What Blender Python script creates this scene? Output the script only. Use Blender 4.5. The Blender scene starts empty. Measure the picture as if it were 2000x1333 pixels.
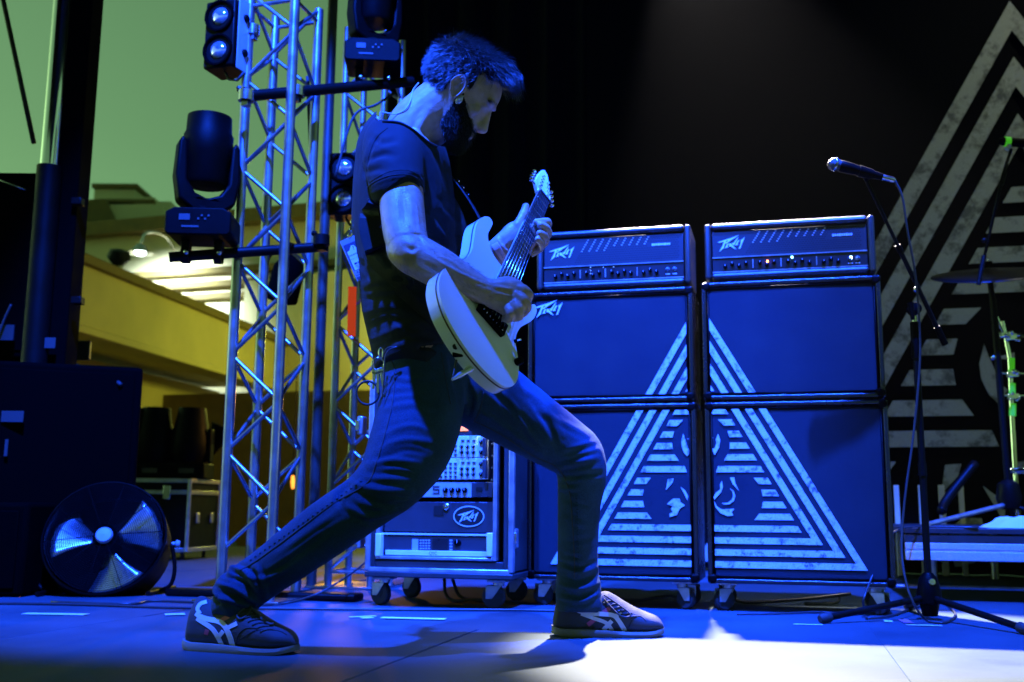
import bpy, bmesh, math, random
import numpy as np
from mathutils import Vector, Matrix, noise
from mathutils.bvhtree import BVHTree
from mathutils.geometry import tessellate_polygon

random.seed(7)
SC = bpy.context.scene
COL = SC.collection
PI = math.pi

# ------------------------------------------------------------------ camera
FPX, PITCH, ROLL, CAMH = 2050.0, .1593, .0082, .375
_F = np.array([0, math.cos(PITCH), math.sin(PITCH)])
_U = np.array([0, -math.sin(PITCH), math.cos(PITCH)])
_X = np.array([1., 0, 0])
CR = math.cos(ROLL) * _X + math.sin(ROLL) * _U
CU = -math.sin(ROLL) * _X + math.cos(ROLL) * _U
CF = _F
CO = np.array([0, 0, CAMH])
cam_d = bpy.data.cameras.new('camera')
cam = bpy.data.objects.new('camera', cam_d)
COL.objects.link(cam)
cam_d.sensor_width = 36
cam_d.lens = FPX / 2000 * 36
cam_d.clip_start = .05
cam_d.clip_end = 3000
cam.matrix_world = Matrix(((CR[0], CU[0], -CF[0], 0), (CR[1], CU[1], -CF[1], 0), (CR[2], CU[2], -CF[2], CAMH), (0, 0, 0, 1)))
cam_d.dof.use_dof = True
cam_d.dof.focus_distance = 2.98
cam_d.dof.aperture_fstop = 3.2
SC.camera = cam

SC.cycles.max_bounces = 5
SC.cycles.diffuse_bounces = 2
SC.cycles.glossy_bounces = 3
SC.cycles.use_adaptive_sampling = True
SC.cycles.adaptive_threshold = .03
# ------------------------------------------------------------------ world, lights, exposure
SC.view_settings.view_transform = 'Standard'
SC.view_settings.look = 'None'
SC.view_settings.exposure = 0.0
SC.view_settings.gamma = 1.0
W = bpy.data.worlds.new('World')
SC.world = W
W.use_nodes = True
nt = W.node_tree
bg = nt.nodes['Background']
sky = nt.nodes.new('ShaderNodeTexSky')
sky.sky_type = 'NISHITA'
sky.sun_disc = False
sky.sun_elevation = math.radians(2.0)
sky.sun_rotation = math.radians(-75)
sky.dust_density = 3.0
# the camera's white balance turns this dusk sky yellow-green
tint = nt.nodes.new('ShaderNodeMix')
tint.data_type = 'RGBA'
tint.blend_type = 'MULTIPLY'
tint.inputs['Factor'].default_value = 1
hs = nt.nodes.new('ShaderNodeHueSaturation')
hs.inputs['Saturation'].default_value = .34
tint.inputs[7].default_value = (1.0, 2.12, .92, 1)
nt.links.new(sky.outputs[0], hs.inputs['Color'])
nt.links.new(hs.outputs[0], tint.inputs[6])
nt.links.new(tint.outputs[2], bg.inputs['Color'])
bg.inputs['Strength'].default_value = .15

BLUE = (.010, .070, 1.0)

def spot(name, loc, target, power, color, angle, blend=.5, radius=.06):
    d = bpy.data.lights.new(name, 'SPOT')
    d.energy = power
    d.color = color
    d.spot_size = math.radians(angle)
    d.spot_blend = blend
    d.shadow_soft_size = radius
    o = bpy.data.objects.new(name, d)
    COL.objects.link(o)
    o.location = loc
    v = Vector(target) - Vector(loc)
    o.rotation_euler = v.to_track_quat('-Z', 'Y').to_euler()
    return o

def point(name, loc, power, color, radius=.05):
    d = bpy.data.lights.new(name, 'POINT')
    d.energy = power
    d.color = color
    d.shadow_soft_size = radius
    o = bpy.data.objects.new(name, d)
    COL.objects.link(o)
    o.location = loc
    return o

spot('blue_wash_stage_left', (-1.12, 1.50, 5.3), (-.58, 5.05, 0), 13500, BLUE, 46, .5, .06)
spot('blue_wash_stage_right', (1.175, 2.37, 5.25), (1.16, 4.5, .1), 11500, BLUE, 44, .35, .04)
spot('white_back_light', (.95, 5.75, 4.15), (1.16, 3.12, 0), 8800, (1.0, .90, .86), 28, .3, .05)
spot('banner_light', (4.2, 4.3, 5.6), (3.1, 6.3, 2.2), 150, (.95, 1.0, .82), 60, .8, .12)
point('yard_flood_light', (-.95, 12.6, 2.3), 170, (.97, 1.0, .13), .15)

# ------------------------------------------------------------------ pixel helpers (2000 px wide photograph)
def ray(px, py):
    return CR * ((px - 1000) / FPX) + CU * ((666.5 - py) / FPX) + CF

def at(px, py, Y):
    d = ray(px, py)
    return CO + d * (Y / d[1])

def onfloor(px, py, z=0.0):
    d = ray(px, py)
    return CO + d * ((z - CAMH) / d[2])

def proj(P):
    q = np.asarray(P) - CO
    x, y, z = q @ CR, q @ CU, q @ CF
    return np.stack([1000 + FPX * x / z, 666.5 - FPX * y / z], -1)

# ------------------------------------------------------------------ materials
def mat(name, col, rough=.6, metal=0., bump=0., bscale=200., var=0., vscale=8., spec=.5, emit=None, estr=0., coat=0., trans=0., sheen=0., detail=4.):
    m = bpy.data.materials.new(name)
    m.use_nodes = True
    t = m.node_tree
    b = t.nodes['Principled BSDF']
    b.inputs['Base Color'].default_value = (*col, 1)
    b.inputs['Roughness'].default_value = rough
    b.inputs['Metallic'].default_value = metal
    b.inputs['Specular IOR Level'].default_value = spec
    b.inputs['Coat Weight'].default_value = coat
    b.inputs['Transmission Weight'].default_value = trans
    b.inputs['Sheen Weight'].default_value = sheen
    if emit:
        b.inputs['Emission Color'].default_value = (*emit, 1)
        b.inputs['Emission Strength'].default_value = estr
    tc = t.nodes.new('ShaderNodeTexCoord')
    if var > 0:
        n = t.nodes.new('ShaderNodeTexNoise')
        n.inputs['Scale'].default_value = vscale
        n.inputs['Detail'].default_value = detail
        t.links.new(tc.outputs['Object'], n.inputs['Vector'])
        r = t.nodes.new('ShaderNodeMapRange')
        r.inputs[1].default_value = .3
        r.inputs[2].default_value = .7
        r.inputs[3].default_value = 1 - var
        r.inputs[4].default_value = 1 + var
        t.links.new(n.outputs['Fac'], r.inputs[0])
        mx = t.nodes.new('ShaderNodeVectorMath')
        mx.operation = 'SCALE'
        mx.inputs[0].default_value = col
        t.links.new(r.outputs[0], mx.inputs['Scale'])
        t.links.new(mx.outputs[0], b.inputs['Base Color'])
        r2 = t.nodes.new('ShaderNodeMapRange')
        r2.inputs[1].default_value = .3
        r2.inputs[2].default_value = .7
        r2.inputs[3].default_value = max(.02, rough * (1 - var * .6))
        r2.inputs[4].default_value = min(1, rough * (1 + var * .6))
        t.links.new(n.outputs['Fac'], r2.inputs[0])
        t.links.new(r2.outputs[0], b.inputs['Roughness'])
    if bump > 0:
        n2 = t.nodes.new('ShaderNodeTexNoise')
        n2.inputs['Scale'].default_value = bscale
        n2.inputs['Detail'].default_value = 3
        t.links.new(tc.outputs['Object'], n2.inputs['Vector'])
        bp = t.nodes.new('ShaderNodeBump')
        bp.inputs['Strength'].default_value = bump
        bp.inputs['Distance'].default_value = .002
        t.links.new(n2.outputs['Fac'], bp.inputs['Height'])
        t.links.new(bp.outputs[0], b.inputs['Normal'])
    return m

M = {}
M['black'] = mat('black_paint', (.0015, .0015, .0017), .5, spec=.12, bump=.15, var=.25)
M['matt'] = mat('matt_black', (.0008, .0008, .0008), .95, spec=.02, var=.3)
M['plastic'] = mat('black_plastic', (.0011, .0011, .0012), .5, spec=.06, bump=.25, bscale=400, var=.2)
M['rubber'] = mat('rubber', (.02, .02, .022), .7, bump=.3)
M['tolex'] = mat('black_tolex', (.005, .005, .006), .26, spec=.8, bump=.4, bscale=500, var=.2)
M['tolex_head'] = mat('glossy_black_tolex', (.006, .006, .007), .46, spec=1.0, bump=.4, bscale=500)
M['steel'] = mat('steel', (.55, .55, .57), .25, 1., var=.15, vscale=30)
M['chrome'] = mat('chrome', (.8, .8, .82), .07, 1.)
M['alu'] = mat('aluminium_tube', (.34, .34, .355), .34, .92, bump=.1, bscale=120, var=.22, vscale=14)
M['aluedge'] = mat('aluminium_edge', (.46, .46, .47), .34, .75, var=.25, vscale=20)
M['case'] = mat('case_laminate', (.022, .022, .025), .5, bump=.3, bscale=300, var=.25)
M['stucco'] = mat('yellow_stucco', (.50, .43, .17), .9, bump=.6, bscale=60, var=.12, vscale=1.5)
M['stucco2'] = mat('pale_stucco', (.64, .58, .36), .9, bump=.6, bscale=60, var=.1, vscale=1.5)
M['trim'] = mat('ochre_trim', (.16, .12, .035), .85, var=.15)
M['curtain'] = mat('black_curtain', (.004, .004, .0042), .95, spec=.1)
M['roof'] = mat('stage_roof_skin', (.01, .01, .011), .9)
M['banner'] = mat('black_banner', (.0022, .0022, .0024), .95, spec=.08)
M['gaff'] = mat('pale_tape', (.62, .72, .72), .6, var=.15, vscale=60)
M['glowing_green_tape'] = mat('glowing_green_tape', (.10, .62, .03), .5, emit=(.10, .8, .02), estr=.3)  # emission added so the tape looks brightly lit; it is no lamp
M['ribbon_glow'] = mat('glowing_red_tape', (.4, .004, .0), .8, spec=0., emit=(1, .10, .03), estr=.38)  # weak glow added to brighten the red ribbon under the blue wash
M['lens'] = mat('lamp_lens', (.75, .75, .78), .12, .85, var=.3, vscale=50)
M['towel'] = mat('white_towel', (.75, .76, .78), .95, bump=1., bscale=300)
M['skin0'] = mat('white_print', (.62, .62, .66), .7)
M['ground'] = mat('asphalt_ground', (.05, .048, .042), .9, bump=.5, bscale=80, var=.3, vscale=1.5)

def print_mat(name, col, back, thr=.40, scale=38):
    """worn screen print: white ink with flakes of the cloth showing through"""
    m = bpy.data.materials.new(name)
    m.use_nodes = True
    t = m.node_tree
    b = t.nodes['Principled BSDF']
    b.inputs['Roughness'].default_value = .75
    tc = t.nodes.new('ShaderNodeTexCoord')
    n = t.nodes.new('ShaderNodeTexNoise')
    n.inputs['Scale'].default_value = scale
    n.inputs['Detail'].default_value = 9
    n.inputs['Roughness'].default_value = .72
    t.links.new(tc.outputs['Object'], n.inputs['Vector'])
    r = t.nodes.new('ShaderNodeMapRange')
    r.inputs[1].default_value = thr - .06
    r.inputs[2].default_value = thr + .05
    t.links.new(n.outputs['Fac'], r.inputs[0])
    n2 = t.nodes.new('ShaderNodeTexNoise')
    n2.inputs['Scale'].default_value = 260
    n2.inputs['Detail'].default_value = 2
    t.links.new(tc.outputs['Object'], n2.inputs['Vector'])
    r2 = t.nodes.new('ShaderNodeMapRange')
    r2.inputs[1].default_value = .3
    r2.inputs[2].default_value = .7
    r2.inputs[3].default_value = .72
    r2.inputs[4].default_value = 1.1
    t.links.new(n2.outputs['Fac'], r2.inputs[0])
    mul = t.nodes.new('ShaderNodeVectorMath')
    mul.operation = 'SCALE'
    mul.inputs[0].default_value = col
    t.links.new(r2.outputs[0], mul.inputs['Scale'])
    mx = t.nodes.new('ShaderNodeMix')
    mx.data_type = 'RGBA'
    mx.inputs[6].default_value = (*back, 1)
    t.links.new(r.outputs[0], mx.inputs['Factor'])
    t.links.new(mul.outputs[0], mx.inputs[7])
    t.links.new(mx.outputs[2], b.inputs['Base Color'])
    return m

M['print'] = print_mat('worn_white_print', (.58, .58, .60), (.06, .065, .075), thr=.435, scale=30)
M['bprint'] = print_mat('faded_banner_print', (.38, .38, .34), (.11, .11, .10), thr=.45, scale=7)

def weave_mat(name, col, scale, rough=.9, bump=.5, var=.2):
    m = mat(name, col, rough, var=var, vscale=6)
    t = m.node_tree
    b = t.nodes['Principled BSDF']
    tc = t.nodes.new('ShaderNodeTexCoord')
    w1 = t.nodes.new('ShaderNodeTexWave')
    w1.inputs['Scale'].default_value = scale
    w1.bands_direction = 'Z'
    w2 = t.nodes.new('ShaderNodeTexWave')
    w2.inputs['Scale'].default_value = scale
    w2.bands_direction = 'X'
    for w in (w1, w2):
        w.inputs['Distortion'].default_value = 1.5
        t.links.new(tc.outputs['Object'], w.inputs['Vector'])
    a = t.nodes.new('ShaderNodeMath')
    t.links.new(w1.outputs['Fac'], a.inputs[0])
    t.links.new(w2.outputs['Fac'], a.inputs[1])
    bp = t.nodes.new('ShaderNodeBump')
    bp.inputs['Strength'].default_value = bump
    bp.inputs['Distance'].default_value = .001
    t.links.new(a.outputs[0], bp.inputs['Height'])
    t.links.new(bp.outputs[0], b.inputs['Normal'])
    return m

M['grille'] = weave_mat('grille_cloth', (.0025, .0072, .0160), 160, .85, .5, .12)

# floor: worn painted plywood with scuffs
def floor_mat():
    m = bpy.data.materials.new('stage_paint')
    m.use_nodes = True
    t = m.node_tree
    b = t.nodes['Principled BSDF']
    tc = t.nodes.new('ShaderNodeTexCoord')
    mp = t.nodes.new('ShaderNodeMapping')
    mp.inputs['Scale'].default_value = (1, 6, 1)
    t.links.new(tc.outputs['Object'], mp.inputs['Vector'])
    n1 = t.nodes.new('ShaderNodeTexNoise')
    n1.inputs['Scale'].default_value = 2.2
    n1.inputs['Detail'].default_value = 8
    n1.inputs['Roughness'].default_value = .65
    t.links.new(tc.outputs['Object'], n1.inputs['Vector'])
    n2 = t.nodes.new('ShaderNodeTexNoise')
    n2.inputs['Scale'].default_value = 9
    n2.inputs['Detail'].default_value = 10
    n2.inputs['Roughness'].default_value = .75
    t.links.new(mp.outputs[0], n2.inputs['Vector'])
    cr = t.nodes.new('ShaderNodeValToRGB')
    cr.color_ramp.elements[0].position = .30
    cr.color_ramp.elements[0].color = (.024, .046, .058, 1)
    cr.color_ramp.elements[1].position = .72
    cr.color_ramp.elements[1].color = (.052, .084, .100, 1)
    t.links.new(n1.outputs['Fac'], cr.inputs[0])
    cr2 = t.nodes.new('ShaderNodeValToRGB')
    cr2.color_ramp.elements[0].position = .62
    cr2.color_ramp.elements[0].color = (0, 0, 0, 1)
    cr2.color_ramp.elements[1].position = .74
    cr2.color_ramp.elements[1].color = (1, 1, 1, 1)
    t.links.new(n2.outputs['Fac'], cr2.inputs[0])
    mx = t.nodes.new('ShaderNodeMix')
    mx.data_type = 'RGBA'
    mx.inputs[7].default_value = (.12, .14, .16, 1)
    sc = t.nodes.new('ShaderNodeMath')
    sc.operation = 'MULTIPLY'
    sc.inputs[1].default_value = .7
    t.links.new(cr2.outputs[0], sc.inputs[0])
    t.links.new(sc.outputs[0], mx.inputs['Factor'])
    t.links.new(cr.outputs[0], mx.inputs[6])
    # scattered dark specks
    v = t.nodes.new('ShaderNodeTexVoronoi')
    v.inputs['Scale'].default_value = 16
    t.links.new(tc.outputs['Object'], v.inputs['Vector'])
    r = t.nodes.new('ShaderNodeMapRange')
    r.inputs[1].default_value = .04
    r.inputs[2].default_value = .07
    r.inputs[3].default_value = .35
    r.inputs[4].default_value = 1
    t.links.new(v.outputs['Distance'], r.inputs[0])
    mul = t.nodes.new('ShaderNodeVectorMath')
    mul.operation = 'SCALE'
    t.links.new(mx.outputs[2], mul.inputs[0])
    t.links.new(r.outputs[0], mul.inputs['Scale'])
    t.links.new(mul.outputs[0], b.inputs['Base Color'])
    rr = t.nodes.new('ShaderNodeMapRange')
    rr.inputs[3].default_value = .42
    rr.inputs[4].default_value = .75
    t.links.new(n1.outputs['Fac'], rr.inputs[0])
    t.links.new(rr.outputs[0], b.inputs['Roughness'])
    b.inputs['Specular IOR Level'].default_value = .25
    bp = t.nodes.new('ShaderNodeBump')
    bp.inputs['Strength'].default_value = .25
    bp.inputs['Distance'].default_value = .003
    t.links.new(n2.outputs['Fac'], bp.inputs['Height'])
    t.links.new(bp.outputs[0], b.inputs['Normal'])
    return m
M['floor'] = floor_mat()

# ------------------------------------------------------------------ mesh builder
def V3(p):
    return np.asarray(p, float)

def frame_from(d):
    d = V3(d) / np.linalg.norm(d)
    a = np.array([0, 0, 1.]) if abs(d[2]) < .9 else np.array([1., 0, 0])
    e1 = np.cross(d, a)
    e1 /= np.linalg.norm(e1)
    return e1, np.cross(d, e1), d

class MB:
    def __init__(s):
        s.v, s.f = [], []

    def add(s, vs, fs):
        o = len(s.v)
        s.v += [tuple(map(float, q)) for q in vs]
        s.f += [tuple(i + o for i in q) for q in fs]
        return s

    def box(s, c, size, ax=None):
        c = V3(c)
        ax = np.eye(3) if ax is None else np.array(ax, float)   # rows are the box axes
        h = V3(size) / 2
        vs = [c + ax[0] * h[0] * i + ax[1] * h[1] * j + ax[2] * h[2] * k for i in (-1, 1) for j in (-1, 1) for k in (-1, 1)]
        return s.add(vs, [(0, 1, 3, 2), (4, 6, 7, 5), (0, 4, 5, 1), (2, 3, 7, 6), (0, 2, 6, 4), (1, 5, 7, 3)])

    def tube(s, pts, r, n=8, cap=True, closed=False):
        pts = [V3(p) for p in pts]
        k = len(pts)
        r = [r] * k if np.isscalar(r) else list(r)
        vs, fs = [], []
        e1 = None
        for i, p in enumerate(pts):
            if closed:
                d = pts[(i + 1) % k] - pts[i - 1]
            else:
                d = pts[min(i + 1, k - 1)] - pts[max(i - 1, 0)]
            d = d / (np.linalg.norm(d) + 1e-12)
            if e1 is None:
                e1, e2, _ = frame_from(d)
            else:
                e1 = e1 - d * (e1 @ d)
                e1 /= np.linalg.norm(e1) + 1e-12
                e2 = np.cross(d, e1)
            for j in range(n):
                a = 2 * PI * j / n
                vs.append(p + (e1 * math.cos(a) + e2 * math.sin(a)) * r[i])
        for i in range(k if closed else k - 1):
            for j in range(n):
                a, b = i * n + j, i * n + (j + 1) % n
                c2, d2 = ((i + 1) % k) * n + (j + 1) % n, ((i + 1) % k) * n + j
                fs.append((a, b, c2, d2))
        if cap and not closed:
            fs.append(tuple(range(n))[::-1])
            fs.append(tuple((k - 1) * n + j for j in range(n)))
        return s.add(vs, fs)

    def cyl(s, a, b, r0, r1=None, n=16):
        return s.tube([a, b], [r0, r0 if r1 is None else r1], n)

    def lathe(s, prof, o, d, n=24, e=None):
        """prof: (radius, height along d)"""
        e1, e2, d = frame_from(d) if e is None else e
        o = V3(o)
        vs, fs = [], []
        k = len(prof)
        for r, z in prof:
            for j in range(n):
                a = 2 * PI * j / n
                vs.append(o + d * z + (e1 * math.cos(a) + e2 * math.sin(a)) * max(r, 1e-5))
        for i in range(k - 1):
            for j in range(n):
                fs.append((i * n + j, i * n + (j + 1) % n, (i + 1) * n + (j + 1) % n, (i + 1) * n + j))
        return s.add(vs, fs)

    def ball(s, c, r, n=12, ax=None, sc=(1, 1, 1)):
        c = V3(c)
        ax = np.eye(3) if ax is None else np.array(ax, float)
        vs, fs = [], []
        m = max(4, n // 2)
        for i in range(m + 1):
            t = PI * i / m
            for j in range(n):
                a = 2 * PI * j / n
                q = (math.sin(t) * math.cos(a) * sc[0], math.sin(t) * math.sin(a) * sc[1], math.cos(t) * sc[2])
                vs.append(c + r * (ax[0] * q[0] + ax[1] * q[1] + ax[2] * q[2]))
        for i in range(m):
            for j in range(n):
                fs.append((i * n + j, (i + 1) * n + j, (i + 1) * n + (j + 1) % n, i * n + (j + 1) % n))
        return s.add(vs, fs)

    def prism(s, poly, o, e1, e2, n, depth):
        """2-D polygon (any shape) in the plane o,e1,e2 pushed along n by depth"""
        o, e1, e2, n = map(V3, (o, e1, e2, n))
        k = len(poly)
        a = [o + e1 * x + e2 * y for x, y in poly]
        b = [q + n * depth for q in a]
        tri = tessellate_polygon([[Vector((x, y, 0)) for x, y in poly]])
        fs = [tuple(t) for t in tri] + [tuple(i + k for i in t)[::-1] for t in tri]
        fs += [(i, (i + 1) % k, (i + 1) % k + k, i + k) for i in range(k)]
        return s.add(a + b, fs)

    def flat(s, poly, o, e1, e2):
        o, e1, e2 = map(V3, (o, e1, e2))
        loops = poly if isinstance(poly[0][0], (tuple, list)) else [poly]
        tri = tessellate_polygon([[Vector((x, y, 0)) for x, y in lp] for lp in loops])
        return s.add([o + e1 * x + e2 * y for lp in loops for x, y in lp], [tuple(t) for t in tri])

    def build(s, name, m, parent=None, smooth=False, bevel=0., seg=2, origin=None):
        me = bpy.data.meshes.new(name)
        o = bpy.data.objects.new(name, me)
        COL.objects.link(o)
        off = np.zeros(3)
        if parent is not None:
            off = np.array(parent['_org'])
            o.parent = parent
        elif origin is not None:
            off = V3(origin)
            o.location = off
        o['_org'] = list(map(float, off))
        me.from_pydata([tuple(np.array(q) - off) for q in s.v], [], s.f)
        bm = bmesh.new()
        bm.from_mesh(me)
        bmesh.ops.recalc_face_normals(bm, faces=bm.faces)
        bm.to_mesh(me)
        bm.free()
        me.materials.append(m if not isinstance(m, str) else M[m])
        if smooth:
            me.shade_smooth()
            if smooth == 2:
                me.set_sharp_from_angle(angle=math.radians(38))
        if bevel:
            md = o.modifiers.new('bevel', 'BEVEL')
            md.width = bevel
            md.segments = seg
            md.limit_method = 'ANGLE'
            md.angle_limit = math.radians(40)
            me.shade_smooth()
            md.harden_normals = False
            me.set_sharp_from_angle(angle=math.radians(50))
        return o

def tag(o, label, cat=None, group=None, kind=None):
    if label:
        o['label'] = label
    if cat:
        o['category'] = cat
    if group:
        o['group'] = group
    if kind:
        o['kind'] = kind
    return o

def thing(name, label, cat, org=(0, 0, 0), group=None):
    o = bpy.data.objects.new(name, None)
    COL.objects.link(o)
    o.empty_display_size = .05
    o.location = org
    o['_org'] = [float(x) for x in org]
    return tag(o, label, cat, group)

def struct(o):
    o['kind'] = 'structure'
    return o

def copy_tree(o, delta, parent=None):
    c = o.copy()
    COL.objects.link(c)
    if parent is None:
        c.location = Vector(o.location) + Vector(delta)
        c['_org'] = [a + b for a, b in zip(o['_org'], delta)]
    else:
        c.parent = parent
        c['_org'] = list(parent['_org'])
    for ch in o.children:
        copy_tree(ch, delta, c)
    return c

def bez(pts, n=8):
    """Catmull-Rom through points"""
    P = [V3(p) for p in pts]
    P = [2 * P[0] - P[1]] + P + [2 * P[-1] - P[-2]]
    out = []
    for i in range(1, len(P) - 2):
        for j in range(n):
            t = j / n
            out.append(.5 * (2 * P[i] + (P[i + 1] - P[i - 1]) * t + (2 * P[i - 1] - 5 * P[i] + 4 * P[i + 1] - P[i + 2]) * t * t + (3 * P[i] - P[i - 1] - 3 * P[i + 1] + P[i + 2]) * t ** 3))
    out.append(P[-2])
    return out

M['dimplate'] = mat('dim_label', (.035, .035, .036), .6)
# stage axes: the stage stands turned by YAW to the camera
YAW = .2519
E1 = np.array([math.cos(YAW), -math.sin(YAW), 0])      # along the back line, to the right
E2 = np.array([math.sin(YAW), math.cos(YAW), 0])       # away from the camera
E3 = np.array([0, 0, 1.])
SAX = [E1, E2, E3]
CAB0 = np.array([.7395, 4.1045, 0])

def S(u, v, z=0.):
    """stage coordinates around the gap between the amplifier stacks"""
    return CAB0 + E1 * u + E2 * v + E3 * z

# ------------------------------------------------------------------ ground, stage deck, roof, curtain
g = MB().add([(-115, -115, -1.25), (115, -115, -1.25), (115, 115, -1.25), (-115, 115, -1.25)], [(0, 1, 2, 3)]).build('ground', 'ground')
struct(g)
b = MB().box(S(-.6, .6, -.64), (9.6, 8.6, 1.18), SAX)
deck = struct(b.build('stage_floor', 'matt', origin=S(-.6, -.4, 0)))
PW, PL = 1.22, 2.44
proto = None
for i in range(-5, 4):
    for j in range(-2, 3):
        u0 = .575 + i * PW + .012 * math.sin(i * 5 + j)
        v0 = -.86 + j * PL - (0 if i % 2 else 1.1)
        c = S(u0 - PW / 2, v0 + PL / 2, -.022)
        if proto is None:
            bb = MB().box(c, (PW - .006, PL - .006, .044), SAX)
            proto = bb.build('panel', 'floor', deck, bevel=.003, seg=1)
            pc = c
            continue
        o = proto.copy()
        COL.objects.link(o)
        o.parent = deck
        o.location = Vector(c - pc) + Vector((0, 0, random.uniform(-.0012, .0006)))

roof = struct(MB().box(S(-.2, -4.2, 6.2), (13.0, 15.2, .25), SAX).build('stage_roof_sky_block', 'roof'))  # out of view; carried far out over the pit to block sky light

# pleated curtain behind the amplifiers
def curtain(name, u0, u1, v, z0, z1, amp=.05, n=220, m='curtain'):
    mb = MB()
    vs, fs = [], []
    for i in range(n + 1):
        u = u0 + (u1 - u0) * i / n
        d = amp * (math.sin(u * 21) + .5 * math.sin(u * 47 + 1.3) + .3 * math.sin(u * 9 + 2))
        vs += [S(u, v + d, z0), S(u, v + d * .8, z1)]
    for i in range(n):
        fs.append((2 * i, 2 * i + 2, 2 * i + 3, 2 * i + 1))
    mb.add(vs, fs)
    return mb.build(name, m, smooth=True)
cw = curtain('stage_curtain', -2.52, 6.5, 2.95, .005, 6.05)
tag(cw, 'tall black pleated stage curtain behind the amplifier stacks', 'curtain')
# ================================================================== amplifiers
def cabp(px, py, v=0.):
    """pixel -> (u, z) on the stage plane at v"""
    d = ray(px, py)
    nrm = -E2
    s = (S(0, v) - CO) @ nrm / (d @ nrm)
    P = CO + d * s - CAB0
    return float(P @ E1), float(P[2])

def clip_poly(poly, x0, x1, y0, y1):
    for ax, lim, sg in ((0, x0, 1), (0, x1, -1), (1, y0, 1), (1, y1, -1)):
        out = []
        for i in range(len(poly)):
            a, b = poly[i - 1], poly[i]
            ina, inb = (a[ax] - lim) * sg >= 0, (b[ax] - lim) * sg >= 0
            if ina != inb:
                t = (lim - a[ax]) / (b[ax] - a[ax])
                out.append((a[0] + (b[0] - a[0]) * t, a[1] + (b[1] - a[1]) * t))
            if inb:
                out.append(b)
        poly = out
        if len(poly) < 3:
            return []
    return poly

def rect_poly(x0, x1, y0, y1):
    return [(x0, y0), (x1, y0), (x1, y1), (x0, y1)]

# emblem: three nested triangles, a ladder of bars, three medallions
EA, EZ0, EH, EP, ET = 1.205, .163, .6, .0452, .0238
SL = (EA - EZ0) / EH
def tri_at(d):
    """triangle inset by d: apex, left, right"""
    k = math.sqrt(1 + SL * SL)
    z0 = EZ0 + d
    ap = EA - d * k
    hw = (ap - z0) / SL
    return (0, ap), (-hw, z0), (hw, z0)
def emblem():
    P = []
    for k in range(3):
        a, l, r = tri_at(k * EP)
        a2, l2, r2 = tri_at(k * EP + ET)
        P += [[l, r, r2, l2], [a, l, l2, a2], [r, a, a2, r2]]
    ap, l, r = tri_at(3 * EP - .002)
    discs = [((0, .640), .112), ((-.118, .424), .112), ((.118, .424), .112)]
    for k in range(3, 20):
        z0 = EZ0 + k * EP
        z1 = z0 + ET
        if z1 > ap[1]:
            break
        w0, w1 = (ap[1] - z0) / SL, (ap[1] - z1) / SL
        segs0, segs1 = [(-w0, w0)], [(-w1, w1)]
        cuts = []
        for (cx, cz), rr in discs:
            zm = (z0 + z1) / 2
            if abs(zm - cz) < rr:
                h0 = math.sqrt(max(0, rr * rr - (z0 - cz) ** 2)) if abs(z0 - cz) < rr else rr * .5
                h1 = math.sqrt(max(0, rr * rr - (z1 - cz) ** 2)) if abs(z1 - cz) < rr else rr * .5
                cuts.append((cx, h0, h1))
        cuts.sort()
        xs0, xs1 = [-w0], [-w1]
        for cx, h0, h1 in cuts:
            xs0 += [cx - h0, cx + h0]
            xs1 += [cx - h1, cx + h1]
        xs0.append(w0)
        xs1.append(w1)
        for i in range(0, len(xs0), 2):
            if xs0[i + 1] - xs0[i] > .004 and xs1[i + 1] - xs1[i] > .004:
                P.append([(xs0[i], z0), (xs0[i + 1], z0), (xs1[i + 1], z1), (xs1[i], z1)])
    sh = [[(535, 345), (515, 420), (520, 480), (545, 540), (575, 570), (612, 520), (585, 500), (563, 430), (548, 390)],
          [(885, 345), (905, 410), (895, 480), (850, 560), (835, 525), (790, 508), (850, 490), (868, 440), (862, 400)],
          [(588, 282), (625, 340), (622, 300)], [(817, 265), (780, 300), (778, 338)],
          [(568, 398), (640, 380), (638, 412)], [(778, 373), (838, 388), (778, 402)],
          [(380, 800), (437, 795), (425, 840), (360, 912), (370, 860)],
          [(508, 878), (555, 915), (582, 970), (577, 1015), (545, 950)],
          [(405, 1020), (440, 995), (500, 998), (505, 1030), (552, 1065), (500, 1095), (470, 1160), (400, 1182), (395, 1150), (430, 1130), (410, 1100), (430, 1075), (372, 1050)],
          [(1003, 785), (1045, 783), (1055, 840), (1092, 917), (1030, 850)],
          [(1000, 893), (1040, 918), (1057, 970), (1042, 1020), (1002, 1050), (950, 1057), (918, 1040), (980, 1038), (1020, 1008), (1035, 960), (1025, 922)],
          [(922, 818), (932, 880), (915, 930), (850, 1005), (835, 990), (860, 940), (905, 905), (905, 850)],
          [(843, 1018), (870, 1072), (920, 1105), (1047, 1098), (1020, 1130), (1037, 1165), (980, 1172), (908, 1142), (858, 1080)]]
    for s in sh:
        P.append([cabp(1230 + x / 5.129, 780 + y / 5.129) for x, y in s])
    return P
EMB = emblem()

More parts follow.
